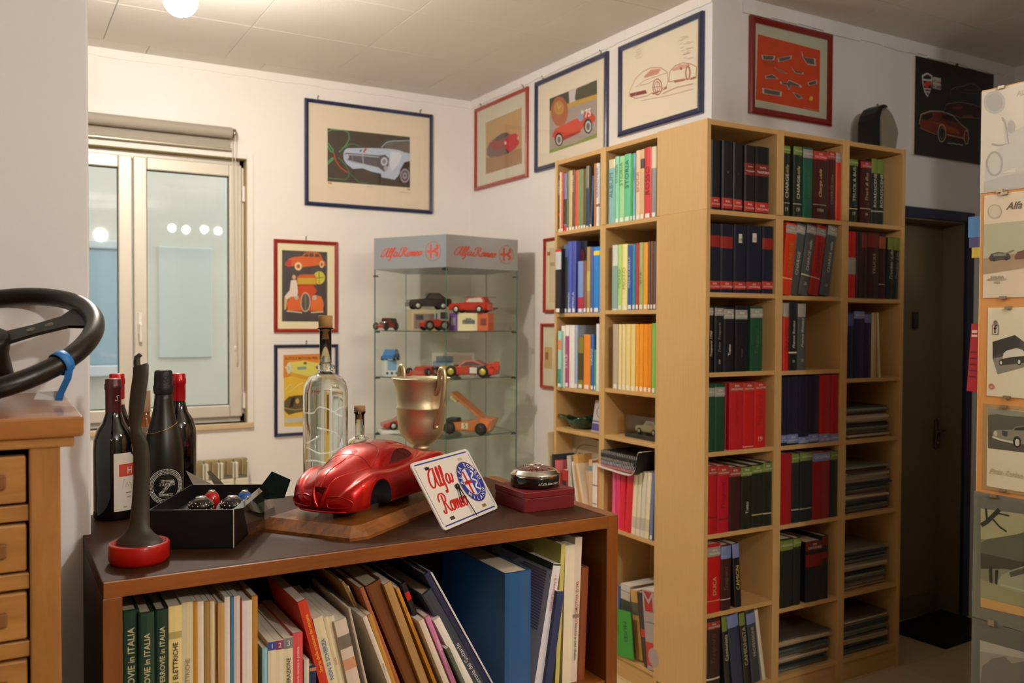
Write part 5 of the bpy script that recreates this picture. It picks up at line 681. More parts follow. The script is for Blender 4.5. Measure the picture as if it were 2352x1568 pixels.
def floor():
    fl = struct(MB().box(XB - .2, XR + .2, YB - .2, YW1 + .3, -.06, -.006, M('#8f7f68', .6)).build('floor'), 'pale beige stone tile floor')
    import itertools
    tm = [M('#c9b48c', .35, var=.10, vscale=9, bump=.05, key=i) for i in range(3)]
    me = {}
    s = .40
    for i, j in itertools.product(range(int((XR - XB) / s) + 1), range(int((YW1 - YB) / s) + 1)):
        x, y = XB + i * s, YB + j * s
        if x > XW2 + .1 and y > YW3 + .3: continue
        if y < -3.4 or x < -4.0: continue
        k = (i * 7 + j * 3) % 3
        if k not in me:
            o = MB().cbox(.002, s - .002, .002, s - .002, -.02, 0, .0015, tm[k]).build('tile', fl)
            me[k] = o.data; o.location = (x, y, 0)
        else:
            o = bpy.data.objects.new('tile', me[k]); COL.objects.link(o); o.parent = fl; o.location = (x, y, 0)
floor()
def ceiling():
    c = struct(MB().box(XB - .2, XR + .2, YB - .2, YW1 + .2, ZC + .012, ZC + .1, JOINT).build('ceiling'), 'ceiling of square off-white fibre panels')
    proto = None; s = .6
    for i in range(-6, 8):
        for j in range(0, 13):
            x = -1.903 + i * s; y = 2.36 - j * .592
            if x > XR or x + s < XB or y + .592 < YB: continue
            if x > XW2 and y - .592 > YW3 + .0: continue
            if proto is None:
                o = MB().cbox(.0015, s - .0015, -.592 + .0015, -.0015, ZC, ZC + .015, .0012, CEIL).build('ceiling_panel', c); proto = o.data
            else:
                o = bpy.data.objects.new('ceiling_panel', proto); COL.objects.link(o); o.parent = c
            o.location = (x, y, 0)
    for i in range(-6, 4):      # cut strip along the window wall
        x = -1.683 + i * s
        if x + .05 > XW2: continue
        MB().cbox(.0015, min(s, XW2 - x) - .0015, .0015, .152, ZC + .0005, ZC + .015, .0012, CEIL).build('ceiling_panel', c).location = (x, 2.36, 0)
ceiling()
def walls():
    m = MB()          # window wall with its opening
    y0, y1 = YW1, YW1 + .28
    m.box(XB, WX0, y0, y1, 0, ZC + .05, WALL); m.box(WX1, XW2 + .2, y0, y1, 0, ZC + .05, WALL)
    m.box(WX0, WX1, y0, y1, 0, WZ0, WALL); m.box(WX0, WX1, y0, y1, WZ1, ZC + .05, WALL)
    struct(m.build('wall_back'), 'cream plaster wall with the window')
    struct(MB().box(XW2, XW2 + .2, YW3 + .2, YW1, 0, ZC + .05, WALL).build('wall_inner'), 'cream plaster wall behind the lit bookcases')
    m = MB()          # wall with the doorway
    DX0, DX1, DZ = 1.29, 2.09, 2.12
    m.box(XW2, DX0, YW3, YW3 + .2, 0, ZC + .05, WALL_COOL); m.box(DX1, XR + .2, YW3, YW3 + .2, 0, ZC + .05, WALL_COOL)
    m.box(DX0, DX1, YW3, YW3 + .2, DZ, ZC + .05, WALL_COOL)
    struct(m.build('wall_side'), 'dim plaster wall with the doorway')
    struct(MB().box(XR, XR + .2, YB, YW3, 0, ZC + .05, WALL_COOL).build('wall_right'), 'plaster wall beyond the doorway')
    struct(MB().box(XB - .2, XB, YB, YW1 + .28, 0, ZC + .05, WALL_DIM).build('wall_left'), 'plain brown-grey wall')
    struct(MB().box(XB - .2, XR + .2, YB - .2, YB, 0, ZC + .05, WALL_DIM).build('wall_front'), 'plain brown-grey wall behind the viewer')
    struct(MB().cbox(XB, -2.2235, -.69, -.56, 0, ZC + .01, .004, M('#eceef2', .85, var=.03, vscale=3, bump=.2, bscale=60)).build('wall_partition'), 'grey-white partition wall behind the drawer cabinet')
    struct(MB().box(.45, XR, -2.6, -1.55, 0, ZC + .01, WALL_DIM).build('wall_light_blocker'), 'unseen brown-grey wall added to darken the passage to the door')  # out-of-view wall added to cut bounced light near the door
    # plaster cove lines under the ceiling
    t = MB(); 
    n = 60
    for k in range(n):
        x0 = XB + (XW2 - XB) * k / n; x1 = XB + (XW2 - XB) * (k + 1) / n
        h = .045 + random.uniform(-.004, .004); t.box(x0, x1, YW1 - .006 - random.uniform(0, .002), YW1, ZC - h, ZC, WALL)
    struct(t.build('trim_1'), 'uneven plaster strip under the ceiling, window wall')
    t = MB()
    for k in range(26):
        y0 = YW3 + (YW1 - YW3) * k / 26; y1 = YW3 + (YW1 - YW3) * (k + 1) / 26
        h = .05 + random.uniform(-.004, .004); t.box(XW2 - .006 - random.uniform(0, .002), XW2, y0, y1, ZC - h, ZC, WALL)
    struct(t.build('trim_2'), 'uneven plaster strip under the ceiling above the sketches')
    t = MB()
    for k in range(24):
        x0 = XW2 + .17 + (XR - XW2 - .17) * k / 24; x1 = XW2 + .17 + (XR - XW2 - .17) * (k + 1) / 24
        h = .06 + random.uniform(-.006, .006); t.box(x0, x1, YW3 - .008 - random.uniform(0, .003), YW3, ZC - h, ZC, WALL_COOL)
    struct(t.build('trim_3'), 'uneven plaster strip under the ceiling, dim wall')
walls()

def door():
    DM = M('#6e644c', .5, var=.05, vscale=6); JM = M('#786e55', .55); BL = M('#1f2848', .4)
    d = struct(MB().box(1.29, 2.09, .40, .44, 0, 2.12, DM).build('door_1'), 'closed olive brown door in a deep doorway')
    m = MB(); m.box(1.29, 1.30, .2815, .40, 0, 2.12, JM); m.box(2.08, 2.09, .2815, .40, 0, 2.12, JM); m.box(1.29, 2.09, .2815, .40, 2.11, 2.12, JM)
    m.build('jamb', d)
    m = MB(); m.cbox(2.088, 2.149, .262, .30, 0, 2.17, .004, BL); m.cbox(1.23, 1.292, .262, .30, 0, 2.17, .004, BL); m.cbox(1.292, 2.088, .262, .30, 2.118, 2.17, .004, BL)
    m.build('door_frame', d)['label'] = 'dark blue painted door frame'
    m = MB(); m.cbox(1.32, 2.05, .392, .401, .02, .12, .002, M('#5f573f', .5)); m.build('kick_plate', d)
    m = MB(); S = M('#8f8a7c', .35, 1.0)
    m.cbox(2.02, 2.045, .385, .40, .90, 1.06, .004, S); m.tube([(2.032, .39, 1.0), (2.032, .345, 1.0), (1.99, .34, 1.0), (1.95, .34, .998)], .008, S)
    m.lathe([(0, 0), (.012, 0), (.012, .012), (0, .012)], S, 16, Matrix.Translation((2.032, .385, .93)) @ Matrix.Rotation(PI / 2, 4, 'X'))
    m.build('door_handle', d)['label'] = 'metal lever handle'
    m = MB(); m.cbox(1.82, 1.86, .385, .40, 1.55, 1.64, .003, M('#2c2620', .5)); m.build('name_plate', d)
door()

def doormat():
    m = MB()
    m.cbox(-.26, .26, -.17, .17, 0, .014, .004, M('#0c0c0b', .95, bump=.6, bscale=900))
    o = m.build('door_mat', loc=(1.83, .20, .0005)); o.rotation_euler[2] = .05
    tag(o, 'black rubber floor mat lying before the door', 'mat')
    r = MB()
    for i in range(12): r.box(-.24, .24, -.155 + i * .027, -.148 + i * .027, .012, .017, M('#141413', .9))
    r.build('rib', o)
doormat()

# ---------------------------------------------------------------- window, exterior, blind, radiator
ALU = M('#d3cbbd', .4, .15)
def window():
    fr = MB(); y0, y1 = 2.575, 2.625
    fr.cbox(WX0, WX1, y0, y1, WZ0, WZ0 + .05, .003, ALU); fr.cbox(WX0, WX1, y0, y1, WZ1 - .045, WZ1, .003, ALU)
    fr.cbox(WX0, WX0 + .03, y0, y1, WZ0, WZ1, .003, ALU); fr.cbox(WX1 - .03, WX1, y0, y1, WZ0, WZ1, .003, ALU)
    w = struct(fr.build('window_1'), 'aluminium casement window with two sashes')
    G = pane_mat('window_glass', '#f8f9f7', .04)
    for k, (a, b) in enumerate(((WX0 + .025, -1.747), (-1.741, WX1 - .02))):
        s = MB(); f = .068; z0, z1 = WZ0 + .03, WZ1 - .03; ya, yb = 2.555, 2.60
        s.cbox(a, a + f, ya, yb, z0, z1, .006, ALU); s.cbox(b - f, b, ya, yb, z0, z1, .006, ALU)
        s.cbox(a + f, b - f, ya, yb, z0, z0 + f, .006, ALU); s.cbox(a + f, b - f, ya, yb, z1 - f, z1, .006, ALU)
        so = s.build('sash', w)
        MB().box(a + f - .004, b - f + .004, 2.583, 2.587, z0 + f - .004, z1 - f + .004, G).build('pane', so)
        g = MB(); BK = M('#2a2c28', .7)
        for q in ((a + f - .001, a + f + .004), (b - f - .004, b - f + .001)): g.box(q[0], q[1], 2.578, 2.592, z0 + f, z1 - f, BK)
        g.box(a + f, b - f, 2.578, 2.592, z0 + f, z0 + f + .004, BK); g.box(a + f, b - f, 2.578, 2.592, z1 - f - .004, z1 - f, BK)
        g.build('gasket', so)
        if k:
            h = MB(); W_ = M('#e6e2da', .35); x = a + .03
            h.cbox(x - .011, x + .011, 2.545, 2.556, 1.50, 1.62, .004, W_); h.cbox(x - .007, x + .009, 2.52, 2.548, 1.46, 1.56, .005, W_)
            h.build('window_handle', so)
            for z in (1.12, 2.30):
                MB().cbox(b + .002, b + .02, 2.548, 2.565, z - .045, z + .045, .004, W_).build('hinge', so)
    m = MB(); m.cbox(WX0 - .03, WX1 + .032, YW1 - .022, 2.60, WZ0 - .032, WZ0, .005, M('#cdb692', .35, var=.12, vscale=14))
    m.build('sill', w)['label'] = 'beige marble window sill'
    t = MB(); TW = M('#e9e4dc', .6)
    t.cbox(WX1, WX1 + .034, YW1 - .01, YW1 + .002, WZ0, WZ1 + .028, .002, TW); t.cbox(WX0 - .034, WX0, YW1 - .01, YW1 + .002, WZ0, WZ1 + .028, .002, TW); t.cbox(WX0, WX1, YW1 - .01, YW1 + .002, WZ1, WZ1 + .028, .002, TW)
    t.build('casing', w)
    r = MB(); RV = M('#b9a67e', .7, var=.1, vscale=20)
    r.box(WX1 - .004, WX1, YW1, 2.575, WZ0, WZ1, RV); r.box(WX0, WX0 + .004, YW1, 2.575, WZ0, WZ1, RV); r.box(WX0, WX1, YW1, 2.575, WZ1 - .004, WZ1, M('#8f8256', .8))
    r.build('reveal', w)
window()
def outside():
    GR = M('#d4d2c6', .9, var=.08, vscale=2)
    b = tag(MB().box(-4.5, 1.5, 4.3, 4.6, 0, 4.2, GR).build('courtyard_wall'), 'pale green rendered wall seen through the window', 'wall'); b['kind'] = 'structure'
    p = MB(); p.cbox(-3.1, -1.55, 4.26, 4.31, 1.26, 2.08, .01, M('#9dbccc', .35)); p.build('shutter', b)['label'] = 'pale blue roller shutter'
    p = MB(); p.cbox(-3.15, -1.5, 4.24, 4.31, 1.18, 1.26, .01, M('#d8dee4', .5)); p.build('shutter_bar', b)
    p = MB(); p.cbox(-3.15, -1.5, 4.24, 4.31, 2.08, 2.14, .01, M('#c8d2da', .5)); p.build('shutter_rail', b)
    p = MB(); p.cbox(-1.36, -.98, 4.28, 4.31, 1.3, 2.12, .01, M('#c6ccc8', .6)); p.build('panel', b)
    struct(MB().box(-5, 2, 2.8, 4.5, -.3, -.2, M('#6f6c64', .9)).build('ground'), 'paved courtyard ground')
outside()
def blind():
    t = thing('roller_blind', 'grey roller blind rolled up above the window', 'blind', (0, 0, 0))
    F = M('#a0978a', .8, bump=.1, bscale=500)
    m = MB(); m.lathe([(.031, -2.36), (.031, -1.245)], F, 24, Matrix.Translation((0, 2.455, 2.617)) @ Matrix.Rotation(PI / 2, 4, 'Y') @ Matrix.Diagonal((1, 1, 1, 1)))
    m.build('fabric_roll', t)
    MB().box(-2.36, -1.25, 2.482, 2.4835, 2.535, 2.62, F).build('fabric', t)
    m = MB(); m.tube([(-2.37, 2.482, 2.531), (-1.24, 2.482, 2.531)], .0075, M('#c2bba8', .3, .6)); m.build('bottom_bar', t)
    m = MB(); S = M('#a39a86', .3, .9); m.lathe([(0, 0), (.026, .002), (.026, .018), (0, .02)], S, 20, Matrix.Translation((-1.243, 2.455, 2.617)) @ Matrix.Rotation(PI / 2, 4, 'Y'))
    m.box(-1.232, -1.222, 2.455, YW1 - .001, 2.60, 2.635, S); m.build('bracket', t)
    m = MB(); m.tube([(-1.231, 2.435, 2.61), (-1.231, 2.437, 2.2), (-1.229, 2.44, 1.8), (-1.232, 2.442, 1.44)], .0022, M('#cfc8ba', .4), 6); m.tube([(-1.237, 2.475, 2.61), (-1.237, 2.472, 2.0), (-1.232, 2.446, 1.44)], .0022, M('#cfc8ba', .4), 6)
    m.build('cord', t)
    m = MB(); m.lathe([(0, 0), (.006, .004), (.0075, .02), (.004, .035), (0, .038)], M('#dcd8cc', .3), 12, Matrix.Translation((-1.232, 2.444, 1.405))); m.build('cord_weight', t)
blind()
def radiator():
    t = thing('radiator', 'cream cast radiator under the window', 'radiator', (-1.16, 2.46, 0))
    C = M('#d9d2bc', .45); D = M('#6f6a52', .8); R = M('#a08f66', .7)
    for i in range(9):
        x = -.08 * i
        m = MB()
        m.cbox(x - .078, x - .002, -.035, .035, .12, .70, .008, C)
        m.cbox(x - .078, x - .060, -.035, .035, .70, .79, .006, C); m.cbox(x - .012, x - .002, -.035, .035, .70, .79, .004, C)
        m.cbox(x - .078, x - .002, .0, .035, .70, .805, .006, R)
        m.box(x - .062, x - .012, -.03, .0, .690, .715, D)
        m.cbox(x - .043, x - .034, -.034, .0, .72, .80, .003, R)
        m.build('section', t)
    m = MB(); m.tube([(-.7, 0, .16), (.02, 0, .16), (.04, 0, .1), (.04, 0, 0)], .011, C); m.build('pipe', t)
radiator()

def globe_lamp(name, label, x, y, z, r, mat, n=1):
    t = thing(name, label, 'lamp', (x, y, z))
    m = MB(); m.lathe([(r * math.sin(PI * i / 16), -r * math.cos(PI * i / 16)) for i in range(17)], mat, 24); m.build('globe', t)
    m = MB(); m.lathe([(r * .45, r * .93), (r * .5, r * 1.02), (r * .4, r * 1.1)], M('#b8b0a0', .4, .6), 20)
    m.lathe([(.006, r), (.006, r * 1.25), (.045 if r > .05 else .03, r * 1.3), (.045 if r > .05 else .03, r * 1.36), (.006, r * 1.4), (.006, ZC - z - .012), (.05, ZC - z - .012), (.05, ZC - z)], M('#b8b0a0', .4, .6), 20); m.build('stem', t)  # disc on the stem is added to hold light off the ceiling
    return t
GA = emit('glow_warm', (1.0, 0.92, 0.81, 1), LAMP_A)
GB = emit('glow_warm_b', (1.0, 0.91, 0.80, 1), LAMP_B)
globe_lamp('ceiling_lamp', 'bright round ceiling globe lamp near the window wall', -1.790, .842, 2.75, .060, GA)
for i, (x, y) in enumerate(((-.78, -2.1), (-.62, -2.22), (-.46, -2.06), (-.30, -2.16))):
    globe_lamp('globe_lamp', 'small ceiling globe lamp of the cluster facing the bookcases', x, y, 2.55, .035, GB).__setitem__('group', 'cluster of ceiling globes')

globe_lamp('fill_lamp', 'single larger globe lamp, unseen, added to brighten the low bookcase', -1.3, -3.9, 2.6, .06, emit('glow_warm_c', (1.0, 0.91, 0.80, 1), LAMP_C))  # unseen lamp added to lift the front of the low bookcase

# ================================================================ pictures
def place(kind, u, v):
    """world location for a wall-mounted thing; u runs along the wall as seen from the room"""
    return {'back': ((u, YW1, v), 0.0), 'inner': ((XW2, -u, v), -PI / 2), 'side': ((u, YW3, v), 0.0), 'stand': ((0.05, -u, v), -PI / 2)}[kind]

def art(mb, key, y, T=None):
    for i, a in enumerate(ART[key]):
        yy = y - .00012 * i
        if a[0] == 'T':
            _, s, c, p, q = a[:5]
            p = (p[0] / 1e4, p[1] / 1e4); q = (q[0] / 1e4, q[1] / 1e4)
            letter(mb, s, M(c, .6), p[0], p[1], yy, length=math.hypot(q[0] - p[0], q[1] - p[1]), center=False, shear=.35 if len(a) > 5 and a[5] else 0, bold=.02)
        elif len(a) == 3:
            mb.ribbon([(q[0] / 1e4, q[1] / 1e4) for q in a[1]], a[2], yy, M(a[0], .6))
        else:
            P = [(q[0] / 1e4, yy, q[1] / 1e4) for q in a[1]]
            mb.add(P, [list(range(len(P)))], M(a[0], .6))

def picture(name, label, wall, cu, cv, w, h, fcol, fw, mat, key, group=None, glassy=True, depth=.02, nail=True):
    loc, rz = place(wall, cu, cv)
    t = thing(name, label, 'picture', loc, rz, group)
    F = M(fcol, .25, coat=.5)
    f = MB(); a, b = w / 2, h / 2
    for (o, i_) in (((-a, -b), (-a + fw, -b + fw)),):
        O = [(-a, -b), (a, -b), (a, b), (-a, b)]; I = [(-a + fw, -b + fw), (a - fw, -b + fw), (a - fw, b - fw), (-a + fw, b - fw)]
        c = fw * .3
        O2 = [(-a + c, -b + c), (a - c, -b + c), (a - c, b - c), (-a + c, b - c)]
        for k in range(4):
            j = (k + 1) % 4
            f.add([(O[k][0], 0, O[k][1]), (O[j][0], 0, O[j][1]), (O[j][0], -depth * .75, O[j][1]), (O[k][0], -depth * .75, O[k][1])], [(0, 1, 2, 3)], F)
            f.add([(O[k][0], -depth * .75, O[k][1]), (O[j][0], -depth * .75, O[j][1]), (O2[j][0], -depth, O2[j][1]), (O2[k][0], -depth, O2[k][1])], [(0, 1, 2, 3)], F)
            f.add([(O2[k][0], -depth, O2[k][1]), (O2[j][0], -depth, O2[j][1]), (I[j][0], -depth * .7, I[j][1]), (I[k][0], -depth * .7, I[k][1])], [(0, 1, 2, 3)], F)
            f.add([(I[k][0], -depth * .7, I[k][1]), (I[j][0], -depth * .7, I[j][1]), (I[j][0], -.004, I[j][1]), (I[k][0], -.004, I[k][1])], [(0, 1, 2, 3)], F)
    f.build('frame', t)
    MB().box(-a + fw * .6, a - fw * .6, -.006, 0, -b + fw * .6, b - fw * .6, M(mat, .8)).build('mat_board', t)
    p = MB(); art(p, key, -.0063); p.build('print', t)
    if glassy:
        MB().add([(-a + fw * .8, -.012, -b + fw * .8), (a - fw * .8, -.012, -b + fw * .8), (a - fw * .8, -.012, b - fw * .8), (-a + fw * .8, -.012, b - fw * .8)], [(0, 1, 2, 3)], pane_mat('picture_glass', '#fdfdfc', .02)).build('glass', t)
    if nail:
        for sx in ((-.4, .4) if w > .5 else (0,)):
            m = MB()
            m.tube([(sx * w, 0, b + .02), (sx * w, -.012, b + .022)], .003, M('#6a6256', .4, .8), 8); m.box(sx * w - .002, sx * w + .002, -.004, 0, b - .005, b + .02, M('#6a6256', .4, .8))
            m.build('nail', t)
    return t
BLUE, RED = '#1d2850', '#8e1f16'
picture('framed_print', 'blue-framed print of a pale blue classic car front', 'back', -.4075, 2.5675, .822, .622, BLUE, .022, '#e2d3bd', 'A')
picture('framed_poster', 'red-framed poster of vintage orange cars on black', 'back', -.809, 1.781, .382, .537, '#9c2018', .020, '#ece2bc', 'B')
picture('framed_poster', 'blue-framed yellow poster of an aeroplane above a car', 'back', -.808, 1.174, .382, .533, BLUE, .018, '#eae0da', 'C')
picture('framed_print', 'red-framed print of a blurred red car on tan', 'inner', -2.1135, 2.673, .648, .520, '#a23324', .022, '#d3cdbb', 'r1')
picture('framed_print', 'blue-framed print of a red grand prix racing car', 'inner', -1.363, 2.68, .690, .508, BLUE, .026, '#e6dac6', 'b2')
picture('framed_sketch', 'blue-framed red line sketch of two sports cars', 'inner', -.6275, 2.7075, .600, .440, BLUE, .026, '#ebdfca', 'b3', nail=False)
picture('framed_print', 'dark-red-framed orange print of grille badges', 'side', .7575, 2.717, .530, .430, '#7c1a12', .030, '#b9bda8', 'or', nail=False)
ART['none1'] = [['#d9c9a4', [[-1100, -1500], [1100, -1500], [1100, 1500], [-1100, 1500]]], ['#c06a40', [[-1300, 1100], [-1000, 1100], [-1000, 1300], [-1300, 1300]]], ['#b0a080', [[-1000, 500], [900, 500], [900, 700], [-1000, 700]]]]
picture('small_framed_print', 'small red frame half hidden behind bookcase, upper one', 'inner', -1.446, 1.837, .32, .414, '#a82a20', .017, '#e4dcb8', 'none1', nail=False)
ART['none2'] = [['#d2b070', [[-1300, -700], [-500, -700], [-500, 500], [-1300, 500]]], ['#a86a38', [[-1200, -200], [-900, -200], [-900, 200], [-1200, 200]]]]
picture('small_framed_print', 'small red frame half hidden behind bookcase, lower one', 'inner', -1.472, 1.389, .32, .364, '#a82a20', .017, '#e0dcc4', 'none2', nail=False)
def poster():
    t = thing('poster_board', 'black poster board of red concept cars and a shield badge', 'poster', (1.963, YW3, 2.68))
    m = MB(); m.box(-.338, .338, -.014, -.001, -.248, .248, M('#d8cfc0', .6)); m.build('board', t)
    m = MB(); m.box(-.332, .338, -.0146, -.014, -.248, .248, M('#1d1916', .35)); m.build('sheet', t)
    m = MB(); art(m, 'bp', -.0149); m.build('print', t)
    m = MB(); m.lathe([(0, 0), (.008, 0), (.008, .006), (0, .006)], M('#4a4438', .4, .8), 12, Matrix.Translation((.02, -.006, .254)) @ Matrix.Rotation(PI / 2, 4, 'X')); m.build('hook', t)
poster()

# ---------------------------------------------------------------- display stand at the right
def display_stand():
    OR = M('#c98b48', .55, var=.06, vscale=5, bump=.05)
    t = thing('display_stand', 'upright orange-brown chipboard display panel carrying prints', 'display stand', (0.05, -1.075, 0))
    MB().cbox(0, .022, -1.9, 0, .02, 2.242, .002, OR).build('board', t)
    m = MB(); m.box(-.0006, .0226, -.0012, .0004, .02, 2.242, M('#e0b878', .6)); m.build('edge_strip', t)
    m = MB(); m.cbox(-.16, .18, -.10, -.05, 0, .03, .004, M('#4a4a48', .5)); m.cbox(-.16, .18, -1.8, -1.75, 0, .03, .004, M('#4a4a48', .5)); m.build('foot', t)
    def clip_print(label, yl, z0, z1, w, key, paper, border=None, cat='print', cu=1.22, cz=None):
        o = thing('clip_print', label, cat, (0.0497, -cu, cz), -PI / 2, None)
        x0 = -(yl) - cu                      # local x of the far edge
        if border:
            MB().box(x0, x0 + w + .02, -.0012, 0, z0 - cz - .006, z1 - cz + .004, M(border, .6)).build('backing', o)
            MB().box(x0 + .012, x0 + w, -.0017, -.0012, z0 - cz + .004, z1 - cz - .008, M(paper, .7)).build('sheet', o)
        else:
            MB().box(x0, x0 + w, -.0017, 0, z0 - cz, z1 - cz, M(paper, .7)).build('sheet', o)
        p = MB(); art(p, key, -.002); p.build('print', o)
        MB().box(x0, x0 + w + (.02 if border else 0), -.0075, -.0058, z0 - cz - (.006 if border else 0), z1 - cz + (.004 if border else 0), pane_mat('clip_glass', '#fdfdfc', .02)).build('glass', o)
        CL = M('#a89c84', .35, .8)
        for (cx_, cz_) in ((.06, z0 - cz), (.06, z1 - cz), (.2, z0 - cz), (.2, z1 - cz)):
            MB().box(x0 + cx_ - .009, x0 + cx_ + .009, -.0085, 0, cz_ - .004, cz_ + .004, CL).build('clip', o)
        return o
    clip_print('grey misty print with a round badge and a motorcycle', -1.074, 1.950, 2.238, .40, 'p1', '#d6cfc4', cz=2.065)
    clip_print('print of two cars on sand with script heading', -1.087, 1.652, 1.942, .40, 'p2', '#dccdb8', cz=1.745)
    clip_print('white print with a tilted photo of a parked car', -1.103, 1.375, 1.624, .40, 'p3', '#ddd4bc', cz=1.46)
    clip_print('white print with a black and white car photo above pale script', -1.095, 1.114, 1.348, .40, 'p4', '#dcd3ba', '#a8895e', cz=1.195)
    clip_print('colour print of cars under a bare tree on grey board', -1.070, .738, 1.094, .45, 'p5', '#6a6c60', '#6c7066', cz=.895)
    clip_print('pale landscape print on grey board at the foot', -1.070, .30, .730, .45, 'p6', '#5d6058', '#5f625c', cz=.545)
    R_ = MB(); R_.prism([(.0, 0), (.10, 0), (.10, .2), (-.0, .2)], -.001, .001, M('#b81a2a', .5))
    o = thing('leaflet', 'red leaflet sticking out behind the display panel', 'leaflet', (.076, -1.025, 1.382), -PI / 2)
    m = MB(); m.add([(0, 0, 0), (.06, 0, -.003), (.07, 0, .197), (.012, 0, .197)], [(0, 1, 2, 3)], M('#b51a28', .5)); m.add([(0, .0008, 0), (.06, .0008, -.003), (.07, .0008, .197), (.012, .0008, .197)], [(3, 2, 1, 0)], M('#b51a28', .5))
    m.build('sheet', o)
    m = MB(); m.box(.014, .03, -.0004, -.0002, .170, .178, M('#e8d8d0', .6)); m.box(.013, .03, -.0004, -.0002, .158, .165, M('#e8d8d0', .6))
    for k in range(5): m.box(.006 + .001 * k, .03, -.0004, -.0002, .04 + .018 * k, .044 + .018 * k, M('#5c1018', .6))
    m.build('print', o)
    o = thing('leaflet', 'blue and yellow leaflet sticking out behind the display panel', 'leaflet', (.076, -1.022, 1.77), -PI / 2)
    m = MB(); m.box(0, .06, 0, .001, .06, .12, M('#3f7fc0', .5)); m.box(.004, .06, -.0002, .0012, .03, .06, M('#4a3f80', .5)); m.box(.012, .06, 0, .001, 0, .03, M('#d8c040', .5)); m.build('sheet', o)
display_stand()

# ================================================================ bookcases
OAK = wood('oak_veneer', '#d2ad76', '#c79f62', .5, 'Z', 30, 5)
OAKX = wood('oak_veneer_shelf', '#d0a970', '#c2985c', .5, 'X', 30, 5)
BACK = M('#b08a50', .7, var=.05, vscale=10)
HOLE = M('#33291c', .8)
def bookcase(label, toplabel, loc, rz, shelves, notch=False):
    """narrow 40 x 28 cm unit; local x 0..0.4, front at y 0, back at y 0.28"""
    t = thing('bookcase', label, 'bookcase', loc, rz, 'row of narrow oak bookcases')
    W, D, S = .40, .28, .020
    for k, x in enumerate((0, W - S)):
        m = MB()
        if notch and k == 0:
            m.prism([(0, 0), (D - .045, 0), (D - .045, .055), (D - .06, .075), (D, .075), (D, 2.02), (0, 2.02)], x, x + S, OAK, 'x')
        else:
            m.cbox(x, x + S, 0, D, 0, 2.0185, .0012, OAK)
        m.build('side_panel', t)
    MB().box(S, W - S, D - .008, D - .002, .06, 2.018, BACK).build('back_panel', t)
    MB().cbox(S, W - S, .012, .028, 0, .085, .001, OAKX).build('plinth', t)
    for z in shelves:
        MB().cbox(S, W - S, .003, D - .008, z - .018, z, .001, OAKX).build('shelf', t)
    MB().cbox(S, W - S, .003, D - .008, .085, .103, .001, OAKX).build('shelf', t)
    m = MB()
    for z in (.30, .62, 1.20):
        m.lathe([(0, 0), (.006, 0)], HOLE, 10, Matrix.Translation((.30, D - .009, z + .02)) @ Matrix.Rotation(PI / 2, 4, 'X'))
    m.build('peg_hole', t)
    u = thing('bookcase_top_unit', toplabel, 'bookcase', (loc[0], loc[1], 2.02), rz, 'extension units on the oak bookcases')
    for x in (0, W - S): MB().cbox(x, x + S, 0, D, 0, .35, .0012, OAK).build('side_panel', u)
    MB().cbox(S, W - S, .002, D - .008, -.0005 + .0, .0, .0002, OAKX) 
    MB().cbox(S, W - S, .004, D - .006, .328, .348, .001, OAKX).build('top_board', u)
    MB().cbox(S, W - S, .002, D - .006, -.018, .0, .001, OAKX).build('bottom_board', u)
    MB().box(S, W - S, D - .008, D - .002, 0, .33, BACK).build('back_panel', u)
bookcase('oak bookcase holding a green glass dish and magazines', 'top unit of the bookcase with the green glass dish', (0, 1.08, 0), -PI / 2, [1.622, 1.262, 1.06, .50])
bookcase('oak bookcase holding the boxed toy car and a white tray', 'top unit of the bookcase with the boxed toy car', (0, .68, 0), -PI / 2, [1.632, 1.280, 1.068, .656])
bookcase('corner oak bookcase with its pale side panel lit', 'top unit of the corner bookcase', (0, 0, 0), 0, [1.697, 1.383, 1.07, .745, .432], True)
bookcase('middle oak bookcase of the dim row', 'top unit of the middle dim bookcase', (.4, 0, 0), 0, [1.692, 1.38, 1.068, .738, .388])
bookcase('oak bookcase by the door with magazine stacks', 'top unit of the bookcase by the door', (.8, 0, 0), 0, [1.688, 1.336, 1.065, .735, .39])

